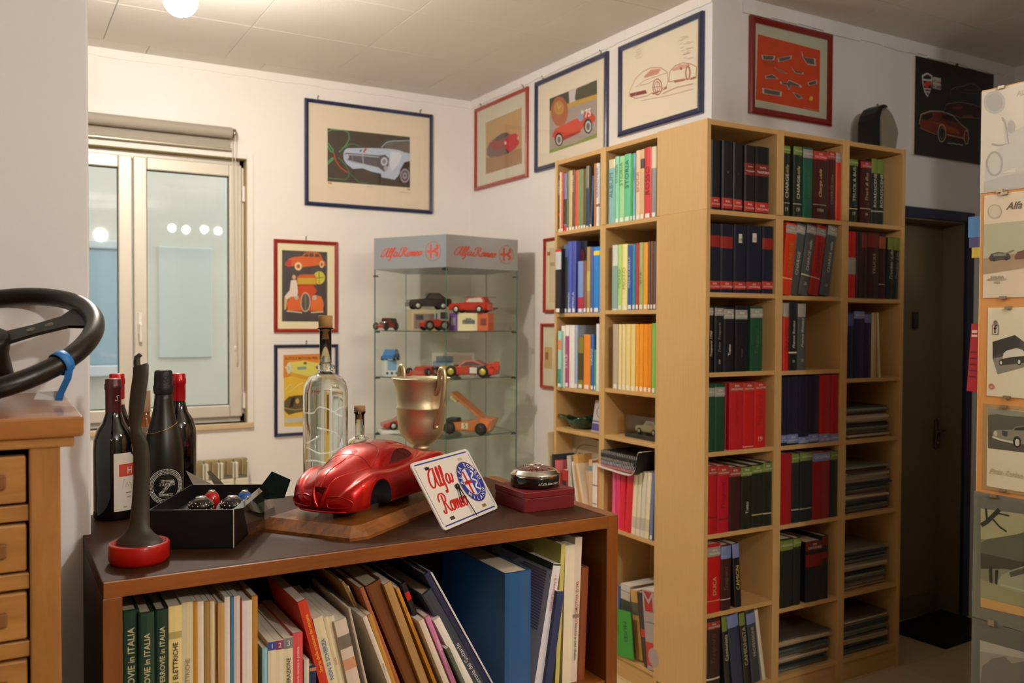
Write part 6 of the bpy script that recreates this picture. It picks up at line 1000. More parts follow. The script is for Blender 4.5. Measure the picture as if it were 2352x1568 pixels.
# ================================================================ books
PAGES = M('#d8cbb0', .9, var=.12, vscale=400)
PAGEW = M('#e2dacb', .9, var=.08, vscale=400)
STICK = M('#ece8e0', .6)
def spine(w, off=0.0, soft=False):
    if soft: return [(0, .0005 - off), (w * .5, -.0004 - off), (w, .0005 - off)]
    b = min(.0035, w * .12)
    return [(0, b - off), (w * .14, b * .2 - off), (w * .5, -b * .35 - off), (w * .86, b * .2 - off), (w, b - off)]
def book(d, sh):
    w = max(.003, d['w']); h = d['h']; dep = d.get('dep', sh['d']); soft = d.get('soft', 0)
    nm = 'box_file' if d.get('box') else ('magazine' if 'magazine' in d['l'] else ('folder' if 'folder' in d['l'] else ('binder' if 'binder' in d['l'] else 'book')))
    label = d['l'] if sh['p'] in d['l'] else d['l'] + ', ' + sh['p']
    C = M(d['c'], .55 if soft else .38, var=.05, vscale=60, coat=0 if soft else .15)
    t = min(.0025 if not soft else .0006, w * .2)
    fp = spine(w, 0, soft)
    m = MB()
    prof = [(0, dep)] + fp + [(w, dep), (w - t, dep), (w - t, t + .004), (t, t + .004), (t, dep)]
    n = len(prof)
    v = [(x, y, 0) for x, y in prof] + [(x, y, h) for x, y in prof]
    m.add(v, [(i, (i + 1) % n, (i + 1) % n + n, i + n) for i in range(n)], C)
    # end faces: fan quads along the U
    k = len(fp)
    m.add(v, [(0, 1, n - 2, n - 1), [k] + [n - 3, n - 4][::-1] + [k + 1]] if False else [], C)
    top = [0] + list(range(1, k + 1)) + [k + 1, k + 2, k + 3, k + 4, k + 5]
    m.add(v, [list(reversed(range(n))), list(range(n, 2 * n))], C)
    o = m.build(nm)
    ov = 0.0 if soft else .0035
    MB().box(t, w - t, t + .003, dep - (.001 if soft else .004), .002 if not soft else .0003, h - ov - .0004, PAGEW if soft else PAGES).build('page_block', o)
    if sh['ax'] == 'x': loc = Vector((d['v'], -d['u'], d.get('z', sh['z']))); rz = -PI / 2
    else: loc = Vector((d['u'], d['v'], d.get('z', sh['z']))); rz = 0
    a = d.get('a', 0.0)
    if a > 0: loc.z += w * math.sin(a)
    o.matrix_world = Matrix.Translation(loc) @ Matrix.Rotation(rz, 4, 'Z') @ Matrix.Rotation(a, 4, 'Y')
    tag(o, label, {'box_file': 'box file', 'magazine': 'magazine', 'folder': 'folder', 'binder': 'binder'}.get(nm, 'book'), d.get('g') or sh['p'].split(',')[0] + ' books, ' + sh['p'].split(',')[-1].strip() if not d.get('g') else d['g'])
    lm = MB(); tx = MB(); has = [0, 0]
    def flush():
        nonlocal lm, tx
        if lm.v: lm.build('spine_label', o)
        if tx.v: tx.build('lettering', o)
        lm = MB(); tx = MB()
    def band(z0, z1, col, inset=0.0):
        z0 = max(.001, z0); z1 = min(h - .0008, z1)
        if z1 <= z0: return
        P = [(x * (1 - 2 * inset) + w * inset, y) for x, y in spine(w, .0005, soft)]; k_ = len(P)
        back_ = [(w * (1 - inset), .006), (w * inset, .006)]
        pr_ = P + back_; n_ = len(pr_)
        vv = [(x, y, z0) for x, y in pr_] + [(x, y, z1) for x, y in pr_]
        lm.add(vv, [(i, i + 1, i + 1 + n_, i + n_) for i in range(k_ - 1)] + [list(range(n_ - 1, -1, -1)), list(range(n_, 2 * n_))], M(col, .5)); has[0] = 1
    yt = -.0022
    for bnd in d.get('b', []):
        flush(); z0, z1, col = bnd[:3]; band(z0, z1, col)
        for q, s in enumerate(bnd[3:]):
            if not s: continue
            hh = (z1 - z0); single = len([1 for x in bnd[3:] if x]) == 1
            zc = (z0 + z1) / 2 if single else (z1 - hh * (.30 if q == 0 else .68))
            letter(tx, s, M('#ece6dc', .5), w / 2, zc, yt, length=w * (.45 if q == 0 and not single else .86), height=hh * (.5 if single else .26), shear=.2 if q == 0 and not single else 0); has[1] = 1
    for tt in d.get('t', []):
        flush(); s, c, z0, z1 = tt[:4]; mode = tt[4] if len(tt) > 4 else 0
        mat_ = M(c, .45)
        vv, ff, gw, gh = glyphs(s, .35 if mode == 1 else 0)
        hmax = w * (.62 if mode in (0, 1) else .40)
        z1 = min(z1, h - .004)
        if mode in (2, 3):
            sc = hmax / gh; L = min(gw * sc, z1 - .006)
            if mode == 2: letter(tx, s, mat_, w / 2, z1 - L / 2, yt, length=L, height=hmax, ang=PI / 2, bold=.01)
            else:
                L = z1 - max(.004, z0); letter(tx, s, mat_, w / 2, z1 - L / 2, yt, length=L, height=hmax, ang=-PI / 2)
        else:
            letter(tx, s, mat_, w / 2, (max(z0, .004) + z1) / 2, yt, length=max(.01, z1 - max(z0, .004)), height=hmax, ang=PI / 2, shear=.35 if mode == 1 else 0)
        has[1] = 1
    flush()
    if 'num' in d:
        z0, z1, s = d['num']; letter(tx, s, M('#cfc8ae', .45), w / 2, (z0 + z1) / 2, yt, length=w * .5, height=max(.006, (z1 - z0) * .9)); has[1] = 1
    if 'lab' in d:
        z0, z1, s = d['lab']; band(z0, z1, '#cfcabd', .2); letter(tx, s, M('#3a3630', .5), w / 2, z0 + (z1 - z0) * .35, yt - .0004, height=(z1 - z0) * .35); has[1] = 1
    flush()
    if d.get('s'): band(.004, .022, '#ece8e0', .08)
    if d.get('disc') == 1:
        P = [(w * .55 + .03 * math.cos(i * PI / 10), -.0022, h * .80 + .034 * math.sin(i * PI / 10)) for i in range(20)]
        P = [(min(w - .001, max(.001, x)), y, z) for x, y, z in P]; lm.add(P, [list(range(20))], M('#5a1a1a', .5)); has[0] = 1
    if d.get('disc') == 2:
        P = [(w * .5 + w * .3 * math.cos(i * PI / 8), -.0022, h * .62 + .007 * math.sin(i * PI / 8)) for i in range(16)]; lm.add(P, [list(range(16))], M('#2c4ca0', .5)); has[0] = 1
    if d.get('disc') == 3:
        letter(lm, 'M', M('#a89c9c', .5), w * .5, h * .86, yt, length=w * .9, bold=.0); letter(lm, 'LA FERROVIA', M('#3a3634', .5), w * .5, h * .60, yt, length=w * .7); has[0] = 1
        P = [(min(w * .97, w * .6 + w * .42 * math.cos(i * PI / 10)), -.0024, h * .17 + .04 * math.sin(i * PI / 10)) for i in range(20)]; lm.add(P, [list(range(20))], M('#a89898', .5))
    if d.get('cover'):
        for i in range(22):
            z = h * (.92 - .022 * i)
            lm.add([(-.0004, .02, z), (-.0004, .11 + random.uniform(0, .03), z), (-.0004, .12, z - .003), (-.0004, .02, z - .003)], [(0, 1, 2, 3)], M('#8a86a8', .6))
        lm.add([(-.0005, .0, h * .945), (-.0005, .22, h * .945), (-.0005, .22, h), (-.0005, .0, h)], [(0, 1, 2, 3)], M('#3f4a38', .5)); has[0] = 1
    flush()
    return o
for key_, sh_ in SHELF.items():
    for d_ in sh_['b']:
        book(d_, sh_)

# ================================================================ low brown bookcase and what stands on it
ZT = 1.16
def loft(mb, rings, mat, T=None, cap=True, smooth=True):
    n = len(rings[0]); v = [p for r in rings for p in r]
    fs = [(i * n + j, i * n + (j + 1) % n, (i + 1) * n + (j + 1) % n, (i + 1) * n + j) for i in range(len(rings) - 1) for j in range(n)]
    mb.add(v, fs, mat, T, smooth)
    if cap: mb.add(v, [list(range(n - 1, -1, -1)), list(range(len(v) - n, len(v)))], mat, T)
def ball(mb, c, r, mat, n=16, k=10, sz=1.0):
    mb.lathe([(r * math.sin(PI * i / k), -r * sz * math.cos(PI * i / k)) for i in range(k + 1)], mat, n, Matrix.Translation(c))
BROWN = wood('brown_varnish', '#6e3c14', '#9a5a22', .32, 'X', 10, 5, coat=.25)
BROWNZ = wood('brown_varnish_upright', '#683812', '#8e5220', .35, 'Z', 10, 5, coat=.2)
TOPW = wood('worn_brown_top', '#1f130a', '#4e2c14', .55, 'X', 5, 2.2, coat=0, spec=.15)
def low_bookcase():
    t = thing('low_bookcase', 'low open brown wooden bookcase full of railway books', 'bookcase', (-1.725, -1.05, 0))
    x0, x1, D = -.513, .513, .55
    MB().cbox(x0 + .0, x1 - .03, .003, D, ZT - .027, ZT, .002, TOPW).build('top_board', t)
    MB().cbox(x0 + .002, x1 - .03, -.001, .0035, ZT - .027, ZT - .0008, .001, BROWN).build('front_lipping', t)
    MB().cbox(x0, x0 + .03, .003, D, 0, ZT - .027, .002, M('#20150d', .5, var=.15, vscale=12)).build('side_panel', t)  # shadow on this end is put into the near-black colour
    MB().cbox(x0 + .001, x0 + .03, -.001, .0035, 0, ZT - .027, .001, BROWNZ).build('front_lipping', t)
    MB().cbox(x1 - .03, x1, 0, D, 0, ZT + .001, .002, BROWNZ).build('side_panel', t)
    for z in (.80, .42, .08): MB().cbox(x0 + .03, x1 - .03, .004, D - .012, z - .022, z, .002, BROWN).build('shelf', t)
    MB().box(x0 + .03, x1 - .03, D - .012, D, 0, ZT - .027, M('#3a2212', .6)).build('back_panel', t)
    m = MB(); m.tube([(x1 - .0305, .12, 1.06), (x1 - .036, .12, 1.058)], .0018, M('#d8d0c4', .4), 6); m.build('shelf_pin', t)
low_bookcase()

def bottle(name, label, x, y, prof, gm, cap=None, capm=None, extra=None):
    t = thing(name, label, 'bottle', (x, y, ZT))
    MB().lathe(prof, gm, 36).build('glass_body', t)
    if cap: MB().lathe(cap, capm, 32).build('capsule', t)
    return t
DKG = M('#0b0d0c', .06, coat=.6)
def bord(r, sh, nk, top):
    return [(0, .004), (r * .6, .004), (r * .92, 0), (r, .006), (r, sh - .03), (r * .97, sh - .012), (r * .82, sh + .008), (r * .55, sh + .024), (.0165, sh + .042), (.0150, nk), (.0145, top), (0, top)]
def capsule(z0, z1):
    return [(.0158, z0), (.0160, z1 - .024), (.0172, z1 - .022), (.0174, z1 - .012), (.0160, z1 - .010), (.0160, z1 - .002), (.0145, z1), (0, z1)]
def curved_patch(mb, r, a0, a1, z0, z1, mat, n=12):
    v = [(r * math.cos(a0 + (a1 - a0) * i / n), r * math.sin(a0 + (a1 - a0) * i / n), z) for z in (z0, z1) for i in range(n + 1)]
    mb.add(v, [(i, i + 1, i + n + 2, i + n + 1) for i in range(n)], mat, None, True)
def wrap_letter(mb, s, mat, r, ac, zc, h, shear=0):
    v, f, w, gh = glyphs(s, shear); k = h / gh
    mb.add([(r * math.cos(ac + (a - w / 2) * k / r), r * math.sin(ac + (a - w / 2) * k / r), zc + (b - gh / 2) * k) for a, b in v], f, mat)
toc = lambda x, y: math.atan2(-2.59 - y, -2.38 - x)     # bearing from a bottle to the photographer's side

def wine():
    x, y = -2.168, -.552
    r = .0405
    t = bottle('wine_bottle', 'dark wine bottle with burgundy capsule and white label', x, y, bord(r, .178, .225, .290), DKG, capsule(.224, .295), M('#4a1518', .35))
    ac = toc(x, y) + .55; m = MB(); curved_patch(m, r + .0005, ac - .55, ac + .75, .020, .141, M('#d9d2c6', .7)); lb = m.build('label', t)
    m = MB(); curved_patch(m, r + .0008, ac - .30, ac + .72, .092, .118, M('#c8452f', .6)); m.build('label_flag', lb)
    m = MB(); W_ = M('#e8dcd0', .6)
    wrap_letter(m, 'H', W_, r + .0012, ac + .28, .104, .014)
    def scrawl(pts, wd, mat):
        for (a0, z0), (a1, z1) in zip(pts, pts[1:]):
            m.add([((r + .0011) * math.cos(a), (r + .0011) * math.sin(a), z) for a, z in ((ac + a0, z0), (ac + a1, z1), (ac + a1, z1 + wd), (ac + a0, z0 + wd))], [(0, 1, 2, 3)], mat, None, True)
    INK = M('#55504a', .6)
    scrawl(catmull([(-.15, .066), (-.05, .086), (.02, .070), (.10, .080), (.2, .070), (.28, .078), (.4, .070), (.5, .076)], 4), .0012, INK)
    for z, a0, a1 in ((.056, .05, .38), (.047, .1, .33), (.027, -.1, .1)): scrawl([(a0 + (a1 - a0) * q / 4, z) for q in range(5)], .0022, M('#8a857c', .6))
    m.build('lettering', lb)
    m = MB(); A = ac + .62
    T = Matrix.Translation((.0412 * math.cos(A), .0412 * math.sin(A), .148)) @ Matrix.Rotation(A, 4, 'Z') @ Matrix.Rotation(PI / 2, 4, 'Y')
    m.lathe([(0, .0008), (.013, .0008), (.0132, 0)], M('#17201c', .4), 24, T); m.lathe([(0, .0012), (.0095, .0012)], M('#d8d4c4', .5), 24, T); m.add([(-.009, -.0012, .0016), (.009, -.0012, .0016), (.009, .0012, .0016), (-.009, .0012, .0016)], [(0, 1, 2, 3)], M('#b02a22', .5), T); m.add([(-.001, -.007, .0017), (.001, -.007, .0017), (.001, .007, .0017), (-.001, .007, .0017)], [(0, 1, 2, 3)], M('#b02a22', .5), T)
    m.build('neck_badge', t)
    m = MB(); wrap_letter(m, 'S', M('#b8a890', .5), .0164, toc(x, y) + .5, .255, .012, .4); m.build('capsule_crest', t)
    x, y = -2.1505, -.455
    t = bottle('wine_bottle', 'dark wine bottle with bright red capsule behind the burgundy-capped one', x, y, bord(.039, .185, .235, .296), DKG, capsule(.245, .300), M('#b5161a', .25, .3))
    m = MB(); m.lathe([(.0156, .228), (.0156, .244)], M('#d8cdb4', .6), 24); m.build('neck_band', t)
    x, y = -2.030, -.505
    bottle('wine_bottle', 'dark wine bottle with bright red capsule behind the black box', x, y, bord(.0385, .190, .238, .296), DKG, capsule(.240, .300), M('#b5161a', .25, .3))
    x, y = -2.098, -.475
    t = thing('spirit_bottle', 'amber spirit bottle half hidden between the wine bottles', 'bottle', (x, y, ZT))
    MB().lathe([(0, 0), (.036, 0), (.038, .01), (.038, .14), (.034, .165), (.018, .195), (.0135, .205), (.013, .235), (0, .235)], M('#a85f14', .1, coat=.5), 28).build('glass_body', t)
    MB().lathe([(.0145, .215), (.0145, .262), (0, .263)], M('#c7a98a', .5), 20).build('stopper', t)
    m = MB(); curved_patch(m, .0385, toc(x, y) - .9, toc(x, y) + .9, .150, .185, M('#d4cfc4', .7)); m.build('label', t)
wine()

def champagne():
    x, y = -2.072, -.578
    t = thing('sparkling_wine_bottle', 'matt black sparkling wine bottle with a rhinestone letter emblem', 'bottle', (x, y, ZT))
    BK = M('#161613', .38); r = .0405
    MB().lathe([(0, .004), (r * .6, .004), (r * .93, 0), (r, .006), (r, .105), (r * .985, .130), (r * .93, .155), (r * .80, .180), (r * .64, .205), (r * .52, .228), (.0185, .250), (.017, .268), (0, .268)], BK, 40).build('glass_body', t)
    MB().lathe([(.0192, .262), (.0205, .268), (.0212, .276), (.0190, .282), (.0192, .292), (.0186, .300), (.0180, .309), (.0150, .3125), (0, .3130)], M('#141414', .5, bump=.4, bscale=300), 28).build('foil', t)
    m = MB(); P = []
    for i in range(28):
        a = 2 * PI * i / 28; z = .190 + .012 * math.cos(a - toc(x, y) - 1.9); rr = interp([(.155, r * .935), (.180, r * .81), (.205, r * .65)], z) + .0006
        P.append((rr * math.cos(a), rr * math.sin(a), z))
    m.tube(P, .0008, M('#c8a84a', .25, 1.0), 6, True); m.build('gold_cord', t)
    ac = toc(x, y) + .12; m = MB(); st_ = M('#e8e8e4', .3, .2); n = 0
    def dot(u, z, s=.00135):
        a = ac + u / r; c = Vector(((r + .0006) * math.cos(a), (r + .0006) * math.sin(a), z)); o = Vector((math.cos(a), math.sin(a), 0)); s1 = Vector((-o.y, o.x, 0))
        v = [c + o * s, c + s1 * s, c + Vector((0, 0, s)), c - s1 * s, c - Vector((0, 0, s))]
        m.add(v, [(0, 1, 2), (0, 2, 3), (0, 3, 4), (0, 4, 1)], st_)
    zc = .068
    for k, R_ in enumerate((.0275, .0305, .0335, .0365)):
        q = int(2 * PI * R_ / .0029)
        for i in range(q):
            a = 2 * PI * i / q; dot(R_ * math.cos(a), zc + R_ * math.sin(a))
    for k in range(11):
        t_ = k / 10
        for w in (-.003, 0, .003):
            dot(.013 - .024 * t_ + w, zc + .010 - .024 * t_)
            if w <= 0: dot(-.010 + .024 * t_, zc + .013 + w); dot(-.014 + .026 * t_, zc - .016 + w)
    stuff(m.build('rhinestones', t))
    m = MB(); wrap_letter(m, 'zagato', M('#d8d8d4', .3, .5), r + .0016, ac + .05, zc + .004, .010); wrap_letter(m, 'milano', M('#a8a8a4', .3, .5), r + .0016, ac + .15, zc - .022, .005); m.build('lettering', t)
champagne()

def sculpture():
    x, y = -2.169, -.945
    t = thing('award_sculpture', 'dark wavy blade sculpture on a red round base', 'sculpture', (x, y, ZT))
    MB().lathe([(0, 0), (.044, 0), (.0465, .003), (.0495, .007), (.0500, .032), (.0485, .0345), (.043, .035), (.042, .030), (0, .030)], M('#b01410', .28, coat=.4), 40).build('base', t)
    DK = M('#3a372e', .5, var=.2, vscale=30)
    l = Vector((.864, -.503, 0)); g = Vector((.503, .864, 0))
    tab = [(.030, 0, .040, .038), (.036, -.001, .0395, .036), (.042, -.001, .034, .030), (.048, -.002, .026, .022), (.058, -.002, .019, .016), (.075, -.002, .0165, .013), (.105, -.001, .0150, .010), (.143, .002, .0142, .008), (.181, .004, .0142, .007), (.205, .003, .0140, .006), (.219, .0, .0130, .006), (.228, -.002, .0095, .007), (.236, -.003, .0095, .006), (.257, -.001, .0130, .005), (.294, .004, .0140, .005), (.325, .008, .0136, .005), (.338, .008, .0135, .005), (.3415, .006, .0125, .004)]
    rings = []
    for z, cx, w, th in tab:
        rings.append([tuple(l * (cx + w * math.cos(a)) + g * (th * math.sin(a) + .010 * math.sin(z * 16)) * (1 if z > .06 else .6 + 0 * a) + Vector((0, 0, z + (.004 * math.cos(a) if z > .33 else 0)))) for a in [2 * PI * i / 20 for i in range(20)]])
    m = MB(); loft(m, rings, DK); m.build('blade', t)
    m = MB(); P = [tuple(l * cx + g * .004 + Vector((0, 0, z))) for z, cx in ((.330, -.002), (.346, -.004), (.355, -.003), (.359, .001), (.356, .004))]
    m.tube(P, [.006, .0055, .005, .004, .0025], DK, 10); m.build('hook_tip', t)
sculpture()

def knob_box():
    yaw = -.473
    t = thing('gear_knob_box', 'open black cardboard box of gear knobs with clear lid', 'box', (-2.143, -.867, ZT), yaw)
    BK = M('#0d0d0e', .45); w, d, h = .153, .252, .072; s = .0022
    m = MB(); m.box(0, w, 0, s, 0, h, BK); m.box(0, w, d - s, d, 0, h, BK); m.box(0, s, s, d - s, 0, h, BK); m.box(w - s, w, s, d - s, 0, h, BK); m.box(0, w, 0, d, 0, s, BK); m.build('tray', t)
    m = MB(); ED = M('#cfc8ba', .6)
    m.tube([(w, 0, .002), (w, 0, h)], .0009, ED, 6); m.tube([(0, 0, .002), (0, 0, h)], .0007, ED, 6); m.build('worn_edge', t)
    m = MB(); m.box(s, w - s, s, d - s, .035, .040, M('#1b1b1b', .6))
    for i in range(5): m.box(.006 + .03 * i, .026 + .03 * i, .006, .12, .040, .048, M('#3a3a3a', .3))
    m.build('insert', t)
    CL = pane_mat('clear_film', '#dadad6', .06, .05)
    m = MB(); m.add([(w, .0, h), (w, d, h), (w + .015, d - .01, h + .001), (w + .015, .012, h + .001)], [(0, 1, 2, 3)], CL)
    m.add([(w + .0145, .012, h + .001), (w + .0145, d - .01, h + .001), (w + .030, d - .02, .003), (w + .026, .02, .003)], [(0, 1, 2, 3)], CL); m.build('clear_flap', t)
    Ti = (Matrix.Translation((-2.143, -.867, ZT)) @ Matrix.Rotation(yaw, 4, 'Z')).inverted()
    def sheet(nm, P, mat):
        Q = [Ti @ Vector(p) for p in P]; n_ = (Q[1] - Q[0]).cross(Q[2] - Q[0]).normalized() * .0008
        m = MB(); k = len(Q); v = [tuple(q) for q in Q] + [tuple(q + n_) for q in Q]
        m.add(v, [list(range(k)), list(range(2 * k - 1, k - 1, -1))] + [(i, (i + 1) % k, (i + 1) % k + k, i + k) for i in range(k)], mat); m.build(nm, t)
    sheet('flap', [(-2.031, -.602, 1.256), (-2.017, -.611, 1.225), (-1.978, -.634, 1.225)], M('#b3aa9c', .6))
    sheet('flap', [(-1.988, -.605, 1.250), (-1.983, -.607, 1.2535), (-1.979, -.609, 1.251), (-1.955, -.623, 1.222), (-1.974, -.612, 1.221)], M('#6f695e', .6))
    sheet('lid_flap', [(-1.912, -.748, 1.232), (-1.888, -.757, 1.266), (-1.853, -.773, 1.248), (-1.865, -.768, 1.210), (-1.902, -.75, 1.208)], M('#10201c', .2))
    for (wx, wy, rr, col, lab) in ((-2.043, -.826, .0235, None, 'chrome-studded black gear knob near the box front'), (-1.989, -.849, .0235, None, 'chrome-studded black gear knob beside the clear flap'), (-2.012, -.772, .016, '#b8181a', 'red gear knob in the black box'), (-1.955, -.805, .016, '#2458a8', 'blue gear knob in the black box')):
        k = thing('gear_lever_ball', lab, 'gear knob', (wx, wy, ZT + .040))
        m = MB(); m.lathe([(rr * .5, 0), (rr * .6, .008), (rr, .018), (rr * .99, .024), (rr * .8, .033), (rr * .45, .038), (0, .0395)], M(col or '#1a1a1a', .12, coat=.6), 28); m.build('knob', k)
        m = MB(); m.lathe([(rr * .45, .0385), (rr * .40, .0405), (0, .041)], M('#d0ccc4', .15, .9), 20); m.build('cap', k)
        if not col:
            m = MB()
            for a in range(14):
                for z, q in ((.019, 1.0), (.0255, .965), (.030, .87)):
                    an = 2 * PI * (a + (.5 if z > .02 and z < .028 else 0)) / 14; ball(m, (rr * q * math.cos(an), rr * q * math.sin(an), z), .0016, M('#e0e0dc', .08, 1.0), 6, 4)
            stuff(m.build('chrome_studs', k))
knob_box()

def frost():
    m = bpy.data.materials.new('etched_frost'); m.use_nodes = True
    nt = m.node_tree; nt.nodes.clear()
    o = nt.nodes.new('ShaderNodeOutputMaterial'); a = nt.nodes.new('ShaderNodeBsdfTranslucent'); b = nt.nodes.new('ShaderNodeBsdfTransparent'); x = nt.nodes.new('ShaderNodeMixShader')
    a.inputs[0].default_value = (1, 1, 1, 1); x.inputs[0].default_value = 0.55
    nt.links.new(b.outputs[0], x.inputs[1]); nt.links.new(a.outputs[0], x.inputs[2]); nt.links.new(x.outputs[0], o.inputs[0])
    return m
CLEAR = glass('bottle_glass', '#fafdfb', 1.45)
def glass_bottles():
    x, y = -1.711, -.57; r = .052
    t = thing('glass_bottle', 'tall clear glass bottle with etched script and cork stopper', 'bottle', (x, y, ZT))
    outer = [(0, 0), (r * .9, 0), (r, .006), (r, .245), (r * .985, .258), (r * .92, .272), (r * .75, .286), (r * .5, .293), (.0185, .297), (.0175, .300)]
    neck = [(.0165, .304), (.0225, .308), (.0225, .3125), (.0170, .316), (.0140, .322), (.0138, .392), (.0145, .397), (.0190, .399), (.0190, .402), (.0148, .404)]
    inn = [(.0122, .404), (.0118, .320), (.0135, .300), (r * .46, .287), (r * .72, .281), (r * .89, .267), (r * .945, .250), (r * .945, .012), (r * .8, .007), (0, .007)]
    MB().lathe(outer + neck + inn, CLEAR, 48).build('glass_body', t)
    liq = [(0, .0075), (r * .78, .0075), (r * .938, .0125), (r * .938, .249), (r * .88, .266), (r * .71, .280), (r * .45, .2862), (.0130, .2995), (.0115, .320), (.0115, .372), (0, .3722)]
    MB().lathe(liq, glass('water', '#fdfefd', 1.33), 40).build('liquid', t)
    MB().lathe([(.0112, .376), (.0120, .402), (.0160, .403), (.0165, .430), (.0155, .432), (0, .432)], M('#b08a54', .8, var=.25, vscale=90), 24).build('cork', t)
    m = MB(); E_ = frost(); A = toc(x, y)
    for pts in ([(-.9, .200), (-.5, .215), (-.2, .200), (-.35, .190), (-.1, .205), (.15, .212), (.3, .198), (.6, .206), (.9, .200)], [(.2, .165), (-.25, .15), (-.3, .118), (.1, .105), (.4, .125), (.15, .145)], [(-.8, .085), (-.4, .092), (-.1, .082), (.3, .090), (.6, .084)]):
        P = catmull(pts, 5)
        for (a0, z0), (a1, z1) in zip(P, P[1:]):
            m.add([((r + .0004) * math.cos(A + PI + a), (r + .0004) * math.sin(A + PI + a), z) for a, z in ((a0, z0), (a1, z1), (a1, z1 + .0035), (a0, z0 + .0035))], [(0, 1, 2, 3)], E_, None, True)
    stuff(m.build('etching', t))
    x, y = -1.617, -.545
    t = thing('round_flask', 'small round clear flask with a cork behind the red car', 'bottle', (x, y, ZT))
    g = Vector((math.cos(toc(x, y)), math.sin(toc(x, y)), 0)); R_ = .040
    T = Matrix.Translation((0, 0, .100)) @ Matrix.Rotation(toc(x, y), 4, 'Z') @ Matrix.Rotation(PI / 2, 4, 'Y') @ Matrix.Diagonal((1, 1, .55, 1))
    m = MB(); m.lathe([(R_ * math.sin(PI * i / 14), -R_ * math.cos(PI * i / 14)) for i in range(15)], CLEAR, 36, T); m.lathe([(R_ * .93 * math.sin(PI * i / 14), R_ * .93 * math.cos(PI * i / 14)) for i in range(15)], CLEAR, 36, T); m.build('glass_body', t)
    m = MB(); m.lathe([(.0125, .132), (.0115, .145), (.0115, .192), (.0145, .195), (.0145, .199), (.0095, .199), (.0090, .140)], CLEAR, 24); m.build('neck', t)
    MB().lathe([(.026, 0), (.026, .005), (.014, .066), (.012, .066), (.0, .062)], CLEAR, 28).build('foot', t)
    MB().lathe([(.0085, .180), (.0092, .199), (.0140, .200), (.0135, .213), (0, .214)], M('#a58460', .8, var=.2, vscale=90), 20).build('cork', t)
    T2 = T @ Matrix.Diagonal((.9, .9, .85, 1))
    m = MB(); m.lathe([(R_ * math.sin(PI * i / 14), -R_ * math.cos(PI * i / 14)) for i in range(15)], M('#c8a860', .3, spec=.3), 30, T @ Matrix.Diagonal((.55, .55, .5, 1))); m.build('fruit', t)
glass_bottles()

def trophy():
    x, y = -1.457, -.553
    t = thing('trophy_cup', 'tarnished gold two-handled trophy cup', 'trophy', (x, y, ZT))
    G_ = M('#d2c6a4', .48, .9, var=.12, vscale=22)
    MB().lathe([(0, 0), (.044, 0), (.046, .005), (.040, .012), (.022, .024), (.0145, .050), (.0130, .080), (.0150, .092), (.0225, .098), (.0235, .103), (.019, .107), (.030, .113), (.047, .128), (.0565, .148), (.0600, .175), (.0605, .198), (.0625, .200), (.0625, .2045), (.0605, .2065), (.0610, .225), (.0635, .250), (.069, .267), (.0745, .2755), (.0740, .2775), (.068, .270), (.061, .250), (.0585, .225), (.0575, .180), (.053, .148), (.038, .125), (0, .120)], G_, 48).build('cup', t)
    for sgn, nm in ((1, 'handle'), (-1, 'handle')):
        A = toc(x, y) + (.62 if sgn > 0 else .62 + PI)
        c, s = math.cos(A), math.sin(A)
        P = catmull([(.058, .232), (.071, .244), (.080, .262), (.082, .284), (.074, .296), (.066, .286), (.0665, .268)][::-1][:0] + [(.0605, .240), (.069, .246), (.0760, .262), (.0765, .286), (.0815, .301), (.0915, .301), (.0970, .284), (.0950, .250), (.0860, .212), (.0730, .180), (.0645, .164), (.0655, .156)], 4)
        MB().tube([(p * c, p * s, z) for p, z in P], .0060, G_, 10).build(nm, t)
trophy()

